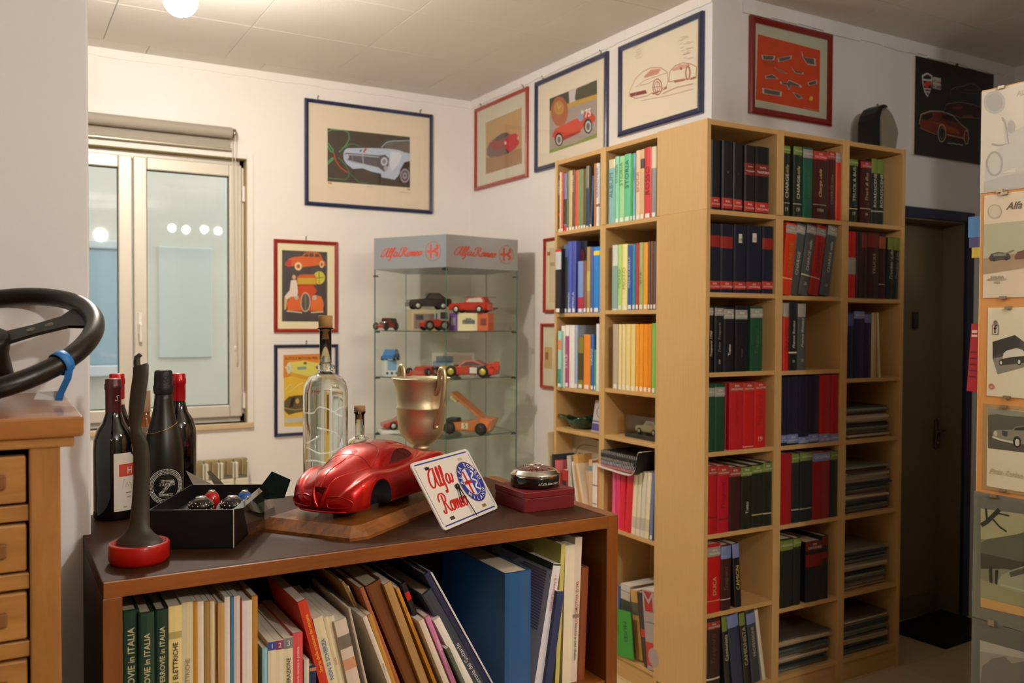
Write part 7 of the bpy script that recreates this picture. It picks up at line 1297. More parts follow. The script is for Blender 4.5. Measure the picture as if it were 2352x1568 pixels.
# ---------------------------------------------------------------- the red car on its wooden board
CARP = M('#c00606', .34, .6, 1.0, spec=.2, key='car')
def model_car():
    ax = math.atan2(.6, .8)
    B = thing('wooden_plinth', 'olive-wood board with sloped edges under the red model car', 'board', (-1.790, -.857, ZT), ax)
    OL = wood('olive_wood', '#3e200c', '#a2642a', .3, 'X', 4, 11, coat=.3)
    m = MB(); b0 = [(-.092, -.122), (.39, -.122), (.39, .122), (-.060, .122), (-.092, .100)]; q = .020
    b1 = [(-.092 + q, -.122 + q), (.39 - q, -.122 + q), (.39 - q, .122 - q), (-.060 + .008, .122 - q), (-.092 + q, .100 - .008)]
    loft(m, [[(x, -y, 0) for x, y in b0], [(x, -y, .006) for x, y in b0], [(x, -y, .025) for x, y in b1]], OL, smooth=False); m.build('board', B)
    t = thing('model_car', 'glossy red streamlined coupe model car body', 'model car', (-1.790, -.857, ZT + .0248), ax)
    m = MB()
    for x in (.06, .24): m.cbox(x - .02, x + .02, -.03, .03, 0, .016, .002, M('#8a8678', .4))
    m.build('support_block', t)
    wT = [(0, .040), (.006, .058), (.016, .073), (.035, .0845), (.07, .0915), (.11, .0920), (.17, .0885), (.24, .0900), (.30, .0965), (.35, .0970), (.39, .088), (.412, .066), (.420, .046)]
    zcT = [(0, .042), (.004, .059), (.012, .074), (.028, .0875), (.05, .0960), (.075, .1015), (.10, .1090), (.125, .1220), (.15, .1310), (.18, .1350), (.21, .1355), (.25, .1315), (.29, .1185), (.33, .1020), (.37, .0870), (.40, .0730), (.414, .062), (.420, .050)]
    zfT = [(0, .038), (.006, .049), (.016, .061), (.035, .0735), (.06, .0825), (.09, .0890), (.13, .0860), (.18, .0830), (.23, .0850), (.28, .0930), (.32, .0990), (.36, .0970), (.39, .085), (.412, .062), (.420, .047)]
    ST = [0, .003, .008, .015, .024, .036, .050, .066, .082, .098, .112, .126, .140, .155, .172, .19, .21, .23, .25, .27, .29, .31, .33, .35, .37, .388, .402, .412, .418, .420]
    rings = []
    for s in ST:
        w = interp(wT, s); zc = interp(zcT, s); zf = interp(zfT, s); zb = .013 + (.012 if s < .004 else .004 if s < .01 else 0) + (.012 if s > .415 else 0)
        gh = smoothstep(.080, .135, s) * (1 - smoothstep(.30, .39, s))       # greenhouse weight
        zh = min(zc - .001, zf - .004) * (1 - gh) + (zf - .002) * gh         # valley beside the bonnet / foot of the glass
        yg0 = .66 * w * (1 - gh) + .070 * gh; yg1 = .42 * w * (1 - gh) + .0585 * gh; yg2 = .22 * w * (1 - gh) + .040 * gh
        nr = 1 - .32 * smoothstep(.20, .38, s); yg0 *= nr; yg1 *= nr; yg2 *= nr; ck = .83 + .05 * smoothstep(.24, .32, s)
        z1 = (zh * .5 + zc * .5 - .001) * (1 - gh) + (zh + (zc - zh) * .62) * gh
        z2 = (zc - .0012) * (1 - gh) + (zc - .005) * gh
        half = [(0, zb), (.70 * w, zb), (.95 * w, zb + .002), (w, zb + .010), (w, zb + (zf - zb) * .42), (.985 * w, zb + (zf - zb) * .70), ((ck + .105) * w, zf - .006), (ck * w, zf), ((ck - .09) * w, (zf + zh) / 2), (yg0, zh), (yg1, z1), (yg2, z2)]
        ring = [(s - .05, y, z) for y, z in half] + [(s - .05, 0, zc + (.0012 if s < .1 else 0))] + [(s - .05, -y, z) for y, z in reversed(half[1:])]
        rings.append(ring)
    m = MB(); loft(m, rings, CARP)
    bo = m.build('body', t)
    me = bo.data
    bm = bmesh.new(); bm.from_mesh(me); bmesh.ops.remove_doubles(bm, verts=bm.verts, dist=1e-5); bmesh.ops.recalc_face_normals(bm, faces=bm.faces); bm.to_mesh(me); bm.free()
    sb = bo.modifiers.new('s', 'SUBSURF'); sb.levels = 2; sb.render_levels = 2
    cut = MB(); DKW = M('#0a0707', .8)
    for cx_ in (.040, .292):
        for sg in (-1, 1):
            T = Matrix.Translation((cx_, sg * .100, .034)) @ Matrix.Rotation(PI / 2, 4, 'X')
            cut.lathe([(0, -.045), (.0375, -.045), (.0375, .045), (0, .045)], DKW, 40, T, smooth=False)
            cut.box(cx_ - .0375, cx_ + .0375, sg * .100 - .045, sg * .100 + .045, -.02, .034, DKW)
    co = cut.build('cutter'); co.hide_render = True
    bm = bmesh.new(); bm.from_mesh(co.data); bmesh.ops.remove_doubles(bm, verts=bm.verts, dist=1e-6); bmesh.ops.recalc_face_normals(bm, faces=bm.faces); bm.to_mesh(co.data); bm.free()
    co.matrix_world = Matrix.Translation((-1.790, -.857, ZT + .0248)) @ Matrix.Rotation(ax, 4, 'Z')
    me.materials.append(DKW)
    bl = bo.modifiers.new('b', 'BOOLEAN'); bl.operation = 'DIFFERENCE'; bl.object = co; bl.solver = 'EXACT'; bl.use_self = True
    if hasattr(bl, 'material_mode'): bl.material_mode = 'TRANSFER'
    bpy.context.view_layer.update()
    dg = bpy.context.evaluated_depsgraph_get()
    tree0 = BVHTree.FromObject(bo, dg)
    nm_ = bpy.data.meshes.new_from_object(bo.evaluated_get(dg))
    bo.modifiers.clear(); bo.data = nm_; nm_.name = 'body'
    bpy.data.objects.remove(co)
    for p in nm_.polygons: p.use_smooth = True
    ea = nm_.attributes.get('sharp_face')
    tree = BVHTree.FromPolygons([v.co[:] for v in nm_.vertices], [p.vertices[:] for p in nm_.polygons])
    def fx(y, z):
        h = tree.ray_cast(Vector((-.2, y, z)), Vector((1, 0, 0))); return h[0] if h[0] else Vector((-.04, y, z))
    def fz(x, y):
        h = tree.ray_cast(Vector((x, y, .4)), Vector((0, 0, -1))); return h[0] if h[0] else Vector((x, y, .09))
    def fy(x, z, sg):
        h = tree.ray_cast(Vector((x, sg * .3, z)), Vector((0, -sg, 0))); return h[0] if h[0] else Vector((x, sg * .08, z))
    sh = [(-.0165, .062), (.0165, .062), (.0150, .048), (.0090, .031), (.0, .023)]
    # V shield in the nose
    V_ = [(-.0160, .064), (-.0135, .050), (-.0085, .036), (-.0030, .026), (.0030, .026), (.0085, .036), (.0135, .050), (.0160, .064)]
    P = []
    for y, z in catmull(V_, 3):
        h = fx(y, min(z, .058)); P.append((h.x - .0012 if z < .058 else h.x + .001, y, z))
    MB().tube(P, .0036, CARP, 10).build('grille_shield', t)
    m = MB(); pts = [(y * .8, z) for y, z in V_]; Q = [fx(y, min(z, .057)) for y, z in pts]
    m.add([(q.x - .0008, y, z) for q, (y, z) in zip(Q, pts)], [list(range(len(pts)))], M('#5a0508', .35, .3, .5)); m.build('shield_mesh', t)
    for sg in (-1, 1):                                       # lower intakes beside the shield
        o_ = [(.019, .045), (.040, .047), (.060, .043), (.071, .035), (.066, .027), (.040, .025), (.021, .026)]
        Q = [(fx(sg * y, z).x - .0007, sg * y, z) for y, z in o_]
        m = MB(); m.add(Q, [list(range(len(Q)))], M('#7c0a0c', .3, .4, .6)); m.build('lower_intake', t)
        m = MB(); m.tube([(a - .0006, b, c) for a, b, c in catmull(Q + [Q[0]], 3)[:-1]], .0012, CARP, 8, True); m.build('intake_lip', t)
        # door glass panel
        wv = [(.112, .093), (.128, .106), (.150, .1155), (.180, .1160), (.205, .108), (.215, .0965), (.170, .0925)]
        Q = [fy(x, z, sg) for x, z in catmull(wv + [wv[0]], 3)[:-1]]
        gm = MB(); cw = fy(.163, .104, sg); k_ = len(Q); R2 = [fy((p.x + cw.x) / 2, (p.z + cw.z) / 2, sg) for p in Q]; off = Vector((0, sg * .0004, .0002))
        gm.add([tuple(p + off) for p in Q] + [tuple(p + off) for p in R2] + [tuple(cw + off)], [(i, (i + 1) % k_, (i + 1) % k_ + k_, i + k_) for i in range(k_)] + [(i + k_, (i + 1) % k_ + k_, 2 * k_) for i in range(k_)], M('#5e0a0a', .2, .3, .8), None, True); gm.build('side_window', t)
        m = MB(); m.tube([(p.x, p.y + sg * .0003, p.z) for p in Q], .0007, M('#5a0406', .3, .3, .6), 6, True); m.build('side_window_seam', t)
        # bonnet crease from shield to windscreen and fender crease
        c = [(-.043, .0145), (-.02, .026), (.01, .040), (.045, .052), (.075, .060)]
        Q = [fz(x, sg * y) for x, y in catmull(c, 4)]
        m = MB(); m.tube([(p.x, p.y, p.z) for p in Q], .0009, CARP, 8); m.build('bonnet_crease', t)
    c = [(-.046, 0), (-.03, 0), (-.01, 0), (.02, 0), (.045, 0)]
    Q = [fz(x, y) for x, y in catmull(c, 4)]; MB().tube([tuple(p) for p in Q], .0012, CARP, 8).build('bonnet_ridge', t)
    ws = [(.052, -.058), (.060, -.03), (.062, 0), (.060, .03), (.052, .058), (.095, .049), (.112, .030), (.116, 0), (.112, -.030), (.095, -.049)]
    Q = [fz(x, y) for x, y in catmull(ws + [ws[0]], 3)[:-1]]; MB().tube([(p.x, p.y, p.z + .0002) for p in Q], .0006, M('#5a0406', .3, .3, .6), 6, True).build('windscreen_seam', t)
    c = [(.020, -.076), (-.022, -.064), (-.040, -.046), (-.0475, -.024), (-.0490, 0), (-.0475, .024), (-.040, .046), (-.022, .064), (-.012, .072)]
    P = [(x - .003, y, .0165) for x, y in catmull(c[1:], 4)]
    MB().tube(P, .0040, CARP, 10, flat=.55).build('front_splitter', t)
model_car()

def plate_clock():
    yaw, al = .598, .564
    T = Matrix.Translation((-1.613, -1.01, ZT + .002)) @ Matrix.Rotation(yaw, 4, 'Z') @ Matrix.Rotation(-al, 4, 'X')
    t = thing('plate_clock', 'white enamel licence plate clock with red script lettering', 'clock', (-1.613, -1.01, ZT + .002)); t.rotation_euler = (-al, 0, yaw); t.matrix_world = T
    w, h, r = .243, .152, .010
    def rr(w, h, r, x0=0, z0=0):
        return [(x0 + cx + r * math.cos(a), z0 + cz + r * math.sin(a)) for cx, cz, s in ((w - r, r, -PI / 2), (w - r, h - r, 0), (r, h - r, PI / 2), (r, r, PI)) for a in [s + PI / 2 * i / 5 for i in range(6)]]
    WH = M('#e6e2da', .22, coat=.4)
    m = MB(); m.prism(rr(w, h, r), 0, .0028, WH); m.build('plate', t)
    BLU = M('#2a3a9a', .35); RD = M('#c8201c', .35)
    m = MB()
    for z in (.006, h - .0085): m.box(.012, w - .012, -.0003, .0005, z, z + .0028, BLU)
    for x in (.007, w - .0085): m.box(x, x + .0012, -.0003, .0005, .012, h - .012, BLU)
    m.build('border_line', t)
    for k, (x, z) in enumerate(((.050, h - .020), (w - .052, h - .020), (.050, .018), (w - .052, .018))):
        m = MB(); m.prism([(x - .0085, z - .0035), (x + .0085, z - .0035), (x + .0085, z + .0035), (x - .0085, z + .0035)], -.0004, .001, M(('#3a1410', '#b8b4a8', '#3a3a30', '#8a7a3a')[k], .5)); m.build('mounting_slot', t)
    m = MB(); script(m, 'Alfa', RD, .030, .088, -.0004, .040, shear=.10, nib=.17, stretch=.92); m.build('lettering', t)
    m = MB(); script(m, 'Romeo', RD, .036, .032, -.0004, .040, shear=.10, nib=.17, stretch=.86); m.build('lettering', t)
    e = emblem(t, w - .054, h / 2 + .001, .049, -.0004)
    m = MB(); BKM = M('#14120f', .4)
    hx, hz = w / 2, h * .50
    m.lathe([(0, 0), (.006, 0), (.006, .006), (0, .007)], BKM, 16, Matrix.Translation((hx, 0, hz)) @ Matrix.Rotation(PI / 2, 4, 'X'))
    m.build('hand_boss', t)
    def hand(ln, a, wd):
        m = MB(); dx, dz = math.cos(a), math.sin(a); nx, nz = -dz * wd, dx * wd
        m.prism([(hx - nx, hz - nz), (hx + nx, hz + nz), (hx + dx * ln + nx * .5, hz + dz * ln + nz * .5), (hx + dx * ln - nx * .5, hz + dz * ln - nz * .5)], -.0065, -.0055, BKM); m.build('clock_hand', t)
    hand(.042, -1.95, .0022); hand(.075, -1.42, .0018)
    m = MB(); m.tube([(w / 2, .004, .10), (w / 2, .040, .055), (w / 2, .073, .0455)], .003, M('#8a8478', .4, .7), 8); m.build('stand', t)
def emblem(parent, cx, cz, R_, y, blue='#2a3a9a', ringtxt=True):
    def circ(mb, r0, mat, yy, n=40): mb.add([(cx + r0 * math.cos(2 * PI * i / n), yy, cz + r0 * 1.0 * math.sin(2 * PI * i / n)) for i in range(n)], [list(range(n))], mat)
    m = MB(); circ(m, R_, M('#c8b070', .35, .4), y); circ(m, R_ * .97, M(blue, .35), y - .0001); circ(m, R_ * .66, M('#b8a870', .35, .4), y - .0002); circ(m, R_ * .635, M('#dfe0ea', .35), y - .0003)
    e = m.build('emblem', parent)
    yy = y - .0005; m = MB(); RD = M('#c8201c', .35); q = R_ * .62; n = 20
    m.add([(cx + q * math.cos(a), yy, cz + q * math.sin(a)) for a in [-PI / 2 + PI * i / n for i in range(n + 1)]], [list(range(n + 1))], M('#3a4cae', .35)); m.build('emblem_field', e)
    m = MB(); m.box(cx - R_ * .38, cx - R_ * .24, yy - .0001, yy, cz - R_ * .54, cz + R_ * .54, RD); m.box(cx - R_ * .60, cx - R_ * .02, yy - .00012, yy, cz - R_ * .08, cz + R_ * .08, RD); m.build('emblem_cross', e)
    m = MB(); P = [(cx + R_ * (.30 + .16 * math.sin(i * 1.25)), cz + R_ * (.46 - i * .085)) for i in range(12)]; m.ribbon(catmull(P, 4), R_ * .09, yy - .0002, M('#e8e6de', .35)); m.build('emblem_serpent', e)
    if ringtxt:
        m = MB(); s = 'ALFA ROMEO'
        for i, ch in enumerate(s):
            a = PI * .97 - (PI * .94) * i / (len(s) - 1)
            if ch != ' ': letter(m, ch, M('#e6e4de', .35), cx + R_ * .81 * math.cos(a), cz + R_ * .81 * math.sin(a), yy, height=R_ * .21, ang=a - PI / 2, bold=.015)
        s = 'MILANO'
        for i, ch in enumerate(s):
            a = -PI * .78 + (PI * .56) * i / (len(s) - 1)
            letter(m, ch, M('#e6e4de', .35), cx + R_ * .81 * math.cos(a), cz + R_ * .81 * math.sin(a), yy, height=R_ * .20, ang=a + PI / 2, bold=.015)
        m.build('emblem_lettering', e)
    return e
plate_clock()

def red_box():
    t = thing('red_gift_box', 'closed dark red presentation box under the horn button', 'box', (-1.385, -.94, ZT), -.01)
    MB().cbox(0, .131, 0, .134, 0, .030, .0015, M('#6e1014', .5, var=.06, vscale=80)).build('base', t)
    MB().cbox(-.0008, .1318, -.0008, .1348, .0302, .044, .0015, M('#741014', .5, var=.06, vscale=80)).build('lid', t)
    m = MB(); T = Matrix.Translation((0, 0, .0442)) @ Matrix.Rotation(-PI / 2, 4, 'X')
    letter(m, 'MILANO', M('#c8b88a', .4, .5), .095, .020, -.0002, length=.05, T=T); m.build('lettering', t)
    o = thing('horn_button', 'round black and chrome horn button on the red box', 'horn button', (-1.317, -.874, ZT + .0442))
    MB().lathe([(0, 0), (.050, 0), (.0555, .003), (.0565, .024), (.0555, .026), (0, .026)], M('#121212', .25, coat=.4), 44).build('housing', o)
    MB().lathe([(.0560, .025), (.0575, .028), (.0565, .031), (.0520, .033), (.050, .037), (.044, .0395), (.040, .0392)], M('#d8d6d0', .08, 1.0), 44).build('chrome_ring', o)
    MB().lathe([(.0435, .0395), (.036, .0425), (.020, .0455), (0, .0465)], M('#5a1c12', .25, coat=.6), 36).build('enamel_dome', o)
    m = MB(); SV = M('#dcd8d0', .15, .9)
    for i, ch in enumerate('ALFA ROMEO MILANO'):
        if ch == ' ': continue
        a = PI - 2 * PI * i / 17
        v, f, w_, h_ = glyphs(ch, 0, .02); k = .0085 / h_; ca, sa = math.cos(a - PI / 2), math.sin(a - PI / 2)
        cx, cy = .034 * math.cos(a), .034 * math.sin(a)
        m.add([(cx + (p - w_ / 2) * k * ca - (q - h_ / 2) * k * sa, cy + (p - w_ / 2) * k * sa + (q - h_ / 2) * k * ca, .0440) for p, q in v], f, SV)
    m.tube([(.024 * math.cos(2 * PI * i / 30), .024 * math.sin(2 * PI * i / 30), .0452) for i in range(30)], .0009, SV, 6, True)
    m.box(-.012, -.007, -.018, .018, .0450, .0468, SV); m.box(-.019, .0, -.003, .003, .0450, .0469, SV); m.tube(catmull([(.009 + .004 * math.sin(i * 1.4), .015 - .004 * i, .0465) for i in range(8)], 3), .0012, SV, 6)
    m.build('relief', o)
    m = MB(); wrap_letter(m, "all'alfa blue team", M('#d8d4cc', .4), .0572, -PI / 2 + .06, .013, .0060, .4); m.build('lettering', o)
red_box()

# ================================================================ drawer cabinet with the steering wheel
PINE = wood('pine', '#8f5a26', '#b98446', .38, 'Z', 7, 5, coat=.2)
PINEX = wood('pine_flat', '#976127', '#c08c4c', .38, 'X', 7, 5, coat=.2)
PINET = wood('pine_top', '#8a5426', '#b4783a', .3, 'X', 7, 4, coat=.35)
def cabinet():
    t = thing('drawer_cabinet', 'pine cabinet of shallow drawers against the partition wall', 'cabinet', (-2.272, -1.165, 0))
    XL = -.85
    m = MB(); m.cbox(XL, .0, -.012, .472, 1.411, 1.441, .004, PINET); m.build('top_board', t)
    m = MB(); m.cbox(XL + .02, -.012, -.004, .47, 1.396, 1.412, .003, PINEX); m.build('moulding', t)
    MB().cbox(-.070, -.030, .0, .03, 0, 1.4, .003, PINE).build('stile', t)
    MB().cbox(XL + .03, XL + .07, .0, .03, 0, 1.4, .003, PINE).build('stile', t)
    MB().cbox(-.052, -.030, .03, .465, 0, 1.4, .002, PINE).build('side_panel', t)
    MB().cbox(XL + .03, XL + .052, .03, .465, 0, 1.4, .002, PINE).build('side_panel', t)
    MB().box(XL + .05, -.05, .45, .465, .02, 1.4, M('#5a3a1c', .7)).build('back_panel', t)
    for k in range(13):
        zt = 1.389 - .0975 * k
        if zt < .12: break
        d = MB(); d.cbox(XL + .072, -.0735, .004, .024, zt - .070, zt - .003, .003, PINEX); d.box(XL + .09, -.09, .024, .42, zt - .068, zt - .02, M('#6a4420', .7)); do = d.build('drawer', t)
        m = MB(); m.cbox(-.125, -.098, -.004, .005, zt - .048, zt - .028, .002, M('#85582f', .5)); m.build('label_holder', do)
        m = MB(); ball(m, (-.45, -.008, zt - .037), .012, PINE, 14, 8); m.build('knob', do)
        MB().cbox(XL + .07, -.07, .006, .03, zt - .0965, zt - .0735, .002, PINEX).build('rail', t)
cabinet()
def steering_wheel():
    C_ = Vector((-2.400, -.846, 1.540)); th = math.radians(28)
    e1 = Vector((.864, -.503, 0)); fh = Vector((.503, .864, 0)); e2 = fh * math.cos(th) + Vector((0, 0, math.sin(th))); e3 = e1.cross(e2)
    t = thing('steering_wheel', 'black leather steering wheel lying tilted on the drawer cabinet', 'steering wheel', C_)
    W_ = lambda a, b, c=0.0: tuple(e1 * a + e2 * b + e3 * c)
    LE = M('#171614', .32, bump=.15, bscale=350); R_ = .175
    MB().tube([W_(R_ * math.cos(2 * PI * i / 64), R_ * math.sin(2 * PI * i / 64)) for i in range(64)], .0165, LE, 16, True).build('rim', t)
    SP = M('#1a1a19', .4, .3)
    for a in (math.radians(38), math.radians(142), math.radians(270)):
        m = MB(); d = Vector((math.cos(a), math.sin(a))); p = Vector((-d.y, d.x)); P = []
        for s_, wd in ((.03, .022), (.08, .018), (.13, .022), (.152, .040), (.166, .060)): P.append((s_, wd))
        poly = [d * s_ + p * wd for s_, wd in P] + [d * s_ - p * wd for s_, wd in reversed(P)]
        k = len(poly); v = [W_(q.x, q.y, -.006) for q in poly] + [W_(q.x, q.y, .000) for q in poly]
        m.add(v, [list(range(k)), list(range(2 * k - 1, k - 1, -1))] + [(i, (i + 1) % k, (i + 1) % k + k, i + k) for i in range(k)], SP); so = m.build('spoke', t)
        for s_ in (.075, .105):
            m = MB(); T = Matrix.Translation(Vector(W_(d.x * s_, d.y * s_, .0005))) @ Matrix((e1, e2, e3)).transposed().to_4x4()
            m.lathe([(0, 0), (.0075, 0)], M('#8f8b84', .6), 18, T); m.build('spoke_hole', so)
    T = Matrix((e1, e2, e3)).transposed().to_4x4()
    MB().lathe([(0, -.075), (.030, -.075), (.032, -.03), (.040, -.008), (.042, .004), (.036, .010), (0, .012)], SP, 32, T).build('hub', t)
    BL = M('#2f7fd0', .5)
    A = math.radians(-22); c = Vector((R_ * math.cos(A), R_ * math.sin(A)))
    d = Vector((math.cos(A), math.sin(A))); tn = Vector((-d.y, d.x)); m = MB(); rings = []
    for i in range(25):
        a = 2 * PI * i / 24
        for_ = [c + d * (.0185 * math.cos(a)) + tn * q for q in (-.008, .008)]
        rings.append([W_(for_[0].x, for_[0].y, .0185 * math.sin(a)), W_(for_[1].x, for_[1].y, .0185 * math.sin(a)), W_(for_[1].x + d.x * .0012 * math.cos(a), for_[1].y + d.y * .0012 * math.cos(a), .0197 * math.sin(a)), W_(for_[0].x + d.x * .0012 * math.cos(a), for_[0].y + d.y * .0012 * math.cos(a), .0197 * math.sin(a))])
    loft(m, rings, BL); m.build('blue_strap', t)
    q = Vector(W_(c.x + d.x * .018, c.y + d.y * .018, 0)); m = MB()
    P = [q + Vector((0, 0, .0)), q + Vector((-.004, -.004, -.022)), q + Vector((-.014, .004, -.046)), q + Vector((-.017, .006, -.058))]
    v = []
    for p in P: v += [tuple(p - e1 * .006), tuple(p + e1 * .006)]
    m.add(v, [(0, 1, 3, 2), (2, 3, 5, 4), (4, 5, 7, 6)], BL); m.add([tuple(Vector(x) + fh * .001) for x in v], [(2, 3, 1, 0), (4, 5, 3, 2), (6, 7, 5, 4)], BL)
    z_ = P[-1]; m.add([tuple(z_ + e1 * .008), tuple(z_ - e1 * .04 + Vector((0, 0, .002))), tuple(z_ - e1 * .045 + fh * .02 + Vector((0, 0, .012))), tuple(z_ + e1 * .004 + fh * .012 + Vector((0, 0, .016)))], [(0, 1, 2, 3)], M('#d9d8d6', .6)); m.build('strap_tail', t)
steering_wheel()

# ================================================================ glass display cabinet and its toy cars
VC = Vector((-.357, 1.564, 0)); VG = Vector((math.sin(math.radians(26)), math.cos(math.radians(26)), 0)); VL = Vector((VG.y, -VG.x, 0)); VS = .49
def vp(k, inset=0.0):
    f, l = {0: (0, 0), 1: (.588, .809), 2: (1.539, .5), 3: (1.539, -.5), 4: (.588, -.809)}[k % 5]
    cf = .8506
    f = f + (cf - f) * inset; l = l * (1 - inset)
    return VG * (f * VS) + VL * (l * VS)
def vitrine():
    t = thing('display_cabinet', 'five-sided glass display cabinet with silver header and toy cars', 'display cabinet', VC)
    SI = M('#aab2ba', .32, .6); GL = pane_mat('vitrine_glass', '#f6faf6', .03); EG = M('#2f6a5c', .2, coat=.5); BASE = M('#8a8f92', .4, .5)
    P = [vp(k) for k in range(5)]
    m = MB(); m.prism([(p.x, p.y) for p in P], 1.862, 2.033, SI, 'z'); m.build('header', t)
    m = MB(); m.prism([(p.x, p.y) for p in P], 0, .12, BASE, 'z'); m.build('base', t)
    Q = [vp(k, .012) for k in range(5)]
    for k in range(5):
        a, b = Q[k], Q[(k + 1) % 5]
        m = MB(); m.add([(a.x, a.y, .12), (b.x, b.y, .12), (b.x, b.y, 1.862), (a.x, a.y, 1.862)], [(0, 1, 2, 3)], GL); m.build('glass_pane', t)
        m = MB(); m.tube([(a.x, a.y, .12), (a.x, a.y, 1.862)], .0035 if k in (1, 4) else .0022, EG if k in (1, 4, 0) else M('#8a9a90', .2), 8); m.build('glass_edge', t)
    S_ = [vp(k, .03) for k in range(5)]
    for z in (1.529, 1.275, .965, .62, .34):
        m = MB(); m.prism([(p.x, p.y) for p in S_], z - .006, z, pane_mat('shelf_glass', '#f2f8f4', .04), 'z')
        so = m.build('glass_shelf', t)
        m = MB()
        for k in range(5):
            a, b = S_[k], S_[(k + 1) % 5]
            m.tube([(a.x, a.y, z - .003), (b.x, b.y, z - .003)], .0022, M('#3f5a50', .25), 6)
        m.build('shelf_edge', so)
        for k in (1, 4, 2, 3):
            p = vp(k, .05); m = MB(); m.cbox(p.x - .012, p.x + .012, p.y - .008, p.y + .008, z - .014, z - .006, .002, M('#22221e', .4)); m.build('shelf_clip', so)
    m = MB(); p = vp(0, .06); m.cbox(p.x - .022, p.x + .006, p.y - .010, p.y + .010, 1.845, 1.860, .002, M('#1c1c1a', .4)); m.build('lock', t)
    for k in (1, 4):
        p = vp(k, .03); m = MB(); m.cbox(p.x - .016, p.x + .012, p.y - .006, p.y + .006, 1.822, 1.830, .002, M('#2a2a26', .4)); m.build('hinge', t)
    RD = M('#c8452f', .5)
    for a, b in ((P[4], P[0]), (P[0], P[1])):
        e = (b - a).normalized(); n = Vector((e.y, -e.x, 0)); L = (b - a).length
        T = Matrix(((e.x, -n.x, 0, a.x + n.x * .0008), (e.y, -n.y, 0, a.y + n.y * .0008), (0, 0, 1, 1.947), (0, 0, 0, 1)))
        m = MB(); script(m, 'Alfa Romeo', RD, .045 * 1, -.020, -.0004, .046, T=T, shear=.35, nib=.16, stretch=1.08); m.build('lettering', t)
        m = MB(); cx, R_ = L - .085, .050
        m.tube([tuple(T @ Vector((cx + R_ * math.cos(2 * PI * i / 36), -.0006, R_ * math.sin(2 * PI * i / 36)))) for i in range(36)], .0009, RD, 4, True)
        m.box(cx - .021, cx - .010, -.0008, 0, -.036, .036, RD, T); m.box(cx - .040, cx + .002, -.0009, 0, -.006, .006, RD, T)
        m.ribbon(catmull([(cx + .020 + .010 * math.sin(i * 1.4), .030 - .008 * i) for i in range(8)], 3), .013, -.0006, RD, T); m.build('emblem', t)
vitrine()

TYRE = M('#141412', .7); 
def wheel(mb, x, y, r, w, hub):
    T = Matrix.Translation((x, y, r)) @ Matrix.Rotation(PI / 2, 4, 'X')
    mb.lathe([(r * .55, -w / 2), (r * .92, -w / 2), (r, -w * .3), (r, w * .3), (r * .92, w / 2), (r * .55, w / 2)], TYRE, 18, T)
    mb.lathe([(0, -w * .52), (r * .5, -w * .55), (r * .6, -w * .42), (r * .6, w * .42), (r * .5, w * .55), (0, w * .52)], hub, 14, T)
def toy_car(label, loc, rz, L, W, lower, cabin, col, r, xs, hub='#c8c4ba', glasscol='#3a3a38', extra=None, cab_inset=.16, cabcol=None, rot3=None):
    """lower and cabin are side profiles in fractions of the length; the nose points to local -x"""
    t = thing('toy_car', label, 'toy car', loc, rz)
    C = M(col, .25, coat=.5)
    m = MB(); m.prism([(x * L, z * L) for x, z in lower], -W / 2, W / 2, C)
    b = m.build('body', t)
    bm = bmesh.new(); bm.from_mesh(b.data); bmesh.ops.remove_doubles(bm, verts=bm.verts, dist=1e-6); bmesh.ops.recalc_face_normals(bm, faces=bm.faces); bmesh.ops.bevel(bm, geom=[e for e in bm.edges if abs(e.verts[0].co.y - e.verts[1].co.y) < 1e-6], offset=W * .06, segments=2, affect='EDGES'); bm.to_mesh(b.data); bm.free()
    if cabin:
        m = MB(); i = cab_inset; n = len(cabin); zb = min(z for x, z in cabin); zt = max(z for x, z in cabin)
        A = [(x * L, -W / 2 * (.94 - i * (z - zb) / max(1e-6, zt - zb)), z * L) for x, z in cabin]; Bq = [(x, -y, z) for x, y, z in A]
        m.add(A + Bq, [list(range(n)), list(range(2 * n - 1, n - 1, -1))] + [(k, (k + 1) % n, (k + 1) % n + n, k + n) for k in range(n)], M(cabcol or col, .25, coat=.5)); co = m.build('cabin', t)
        m = MB(); c0 = sum(x for x, z in cabin) / n; zc = zb + (zt - zb) * .45
        G_ = [(c0 + (x - c0) * .8, zc + (z - zc) * .72) for x, z in cabin]
        for sg in (-1, 1):
            m.add([(x * L, sg * (W / 2 * (.945 - i * (z - zb) / max(1e-6, zt - zb)) + .0006), z * L) for x, z in G_], [list(range(n))], M(glasscol, .15))
        m.build('side_glass', t)
    for x in xs:
        for sg in (-1, 1):
            m = MB(); wheel(m, x * L, sg * W * .46, r, W * .16, M(hub, .3, .3)); m.build('wheel', t)
    if extra: extra(t, L, W)
    return t
def vloc(f, l, z): 
    p = VC + VG * f + VL * l; return (p.x, p.y, z)
AZ = math.atan2(VL.y, VL.x)
SED = [(-.5, .07), (.5, .07), (.5, .22), (.46, .25), (-.12, .25), (-.46, .22), (-.5, .17)]
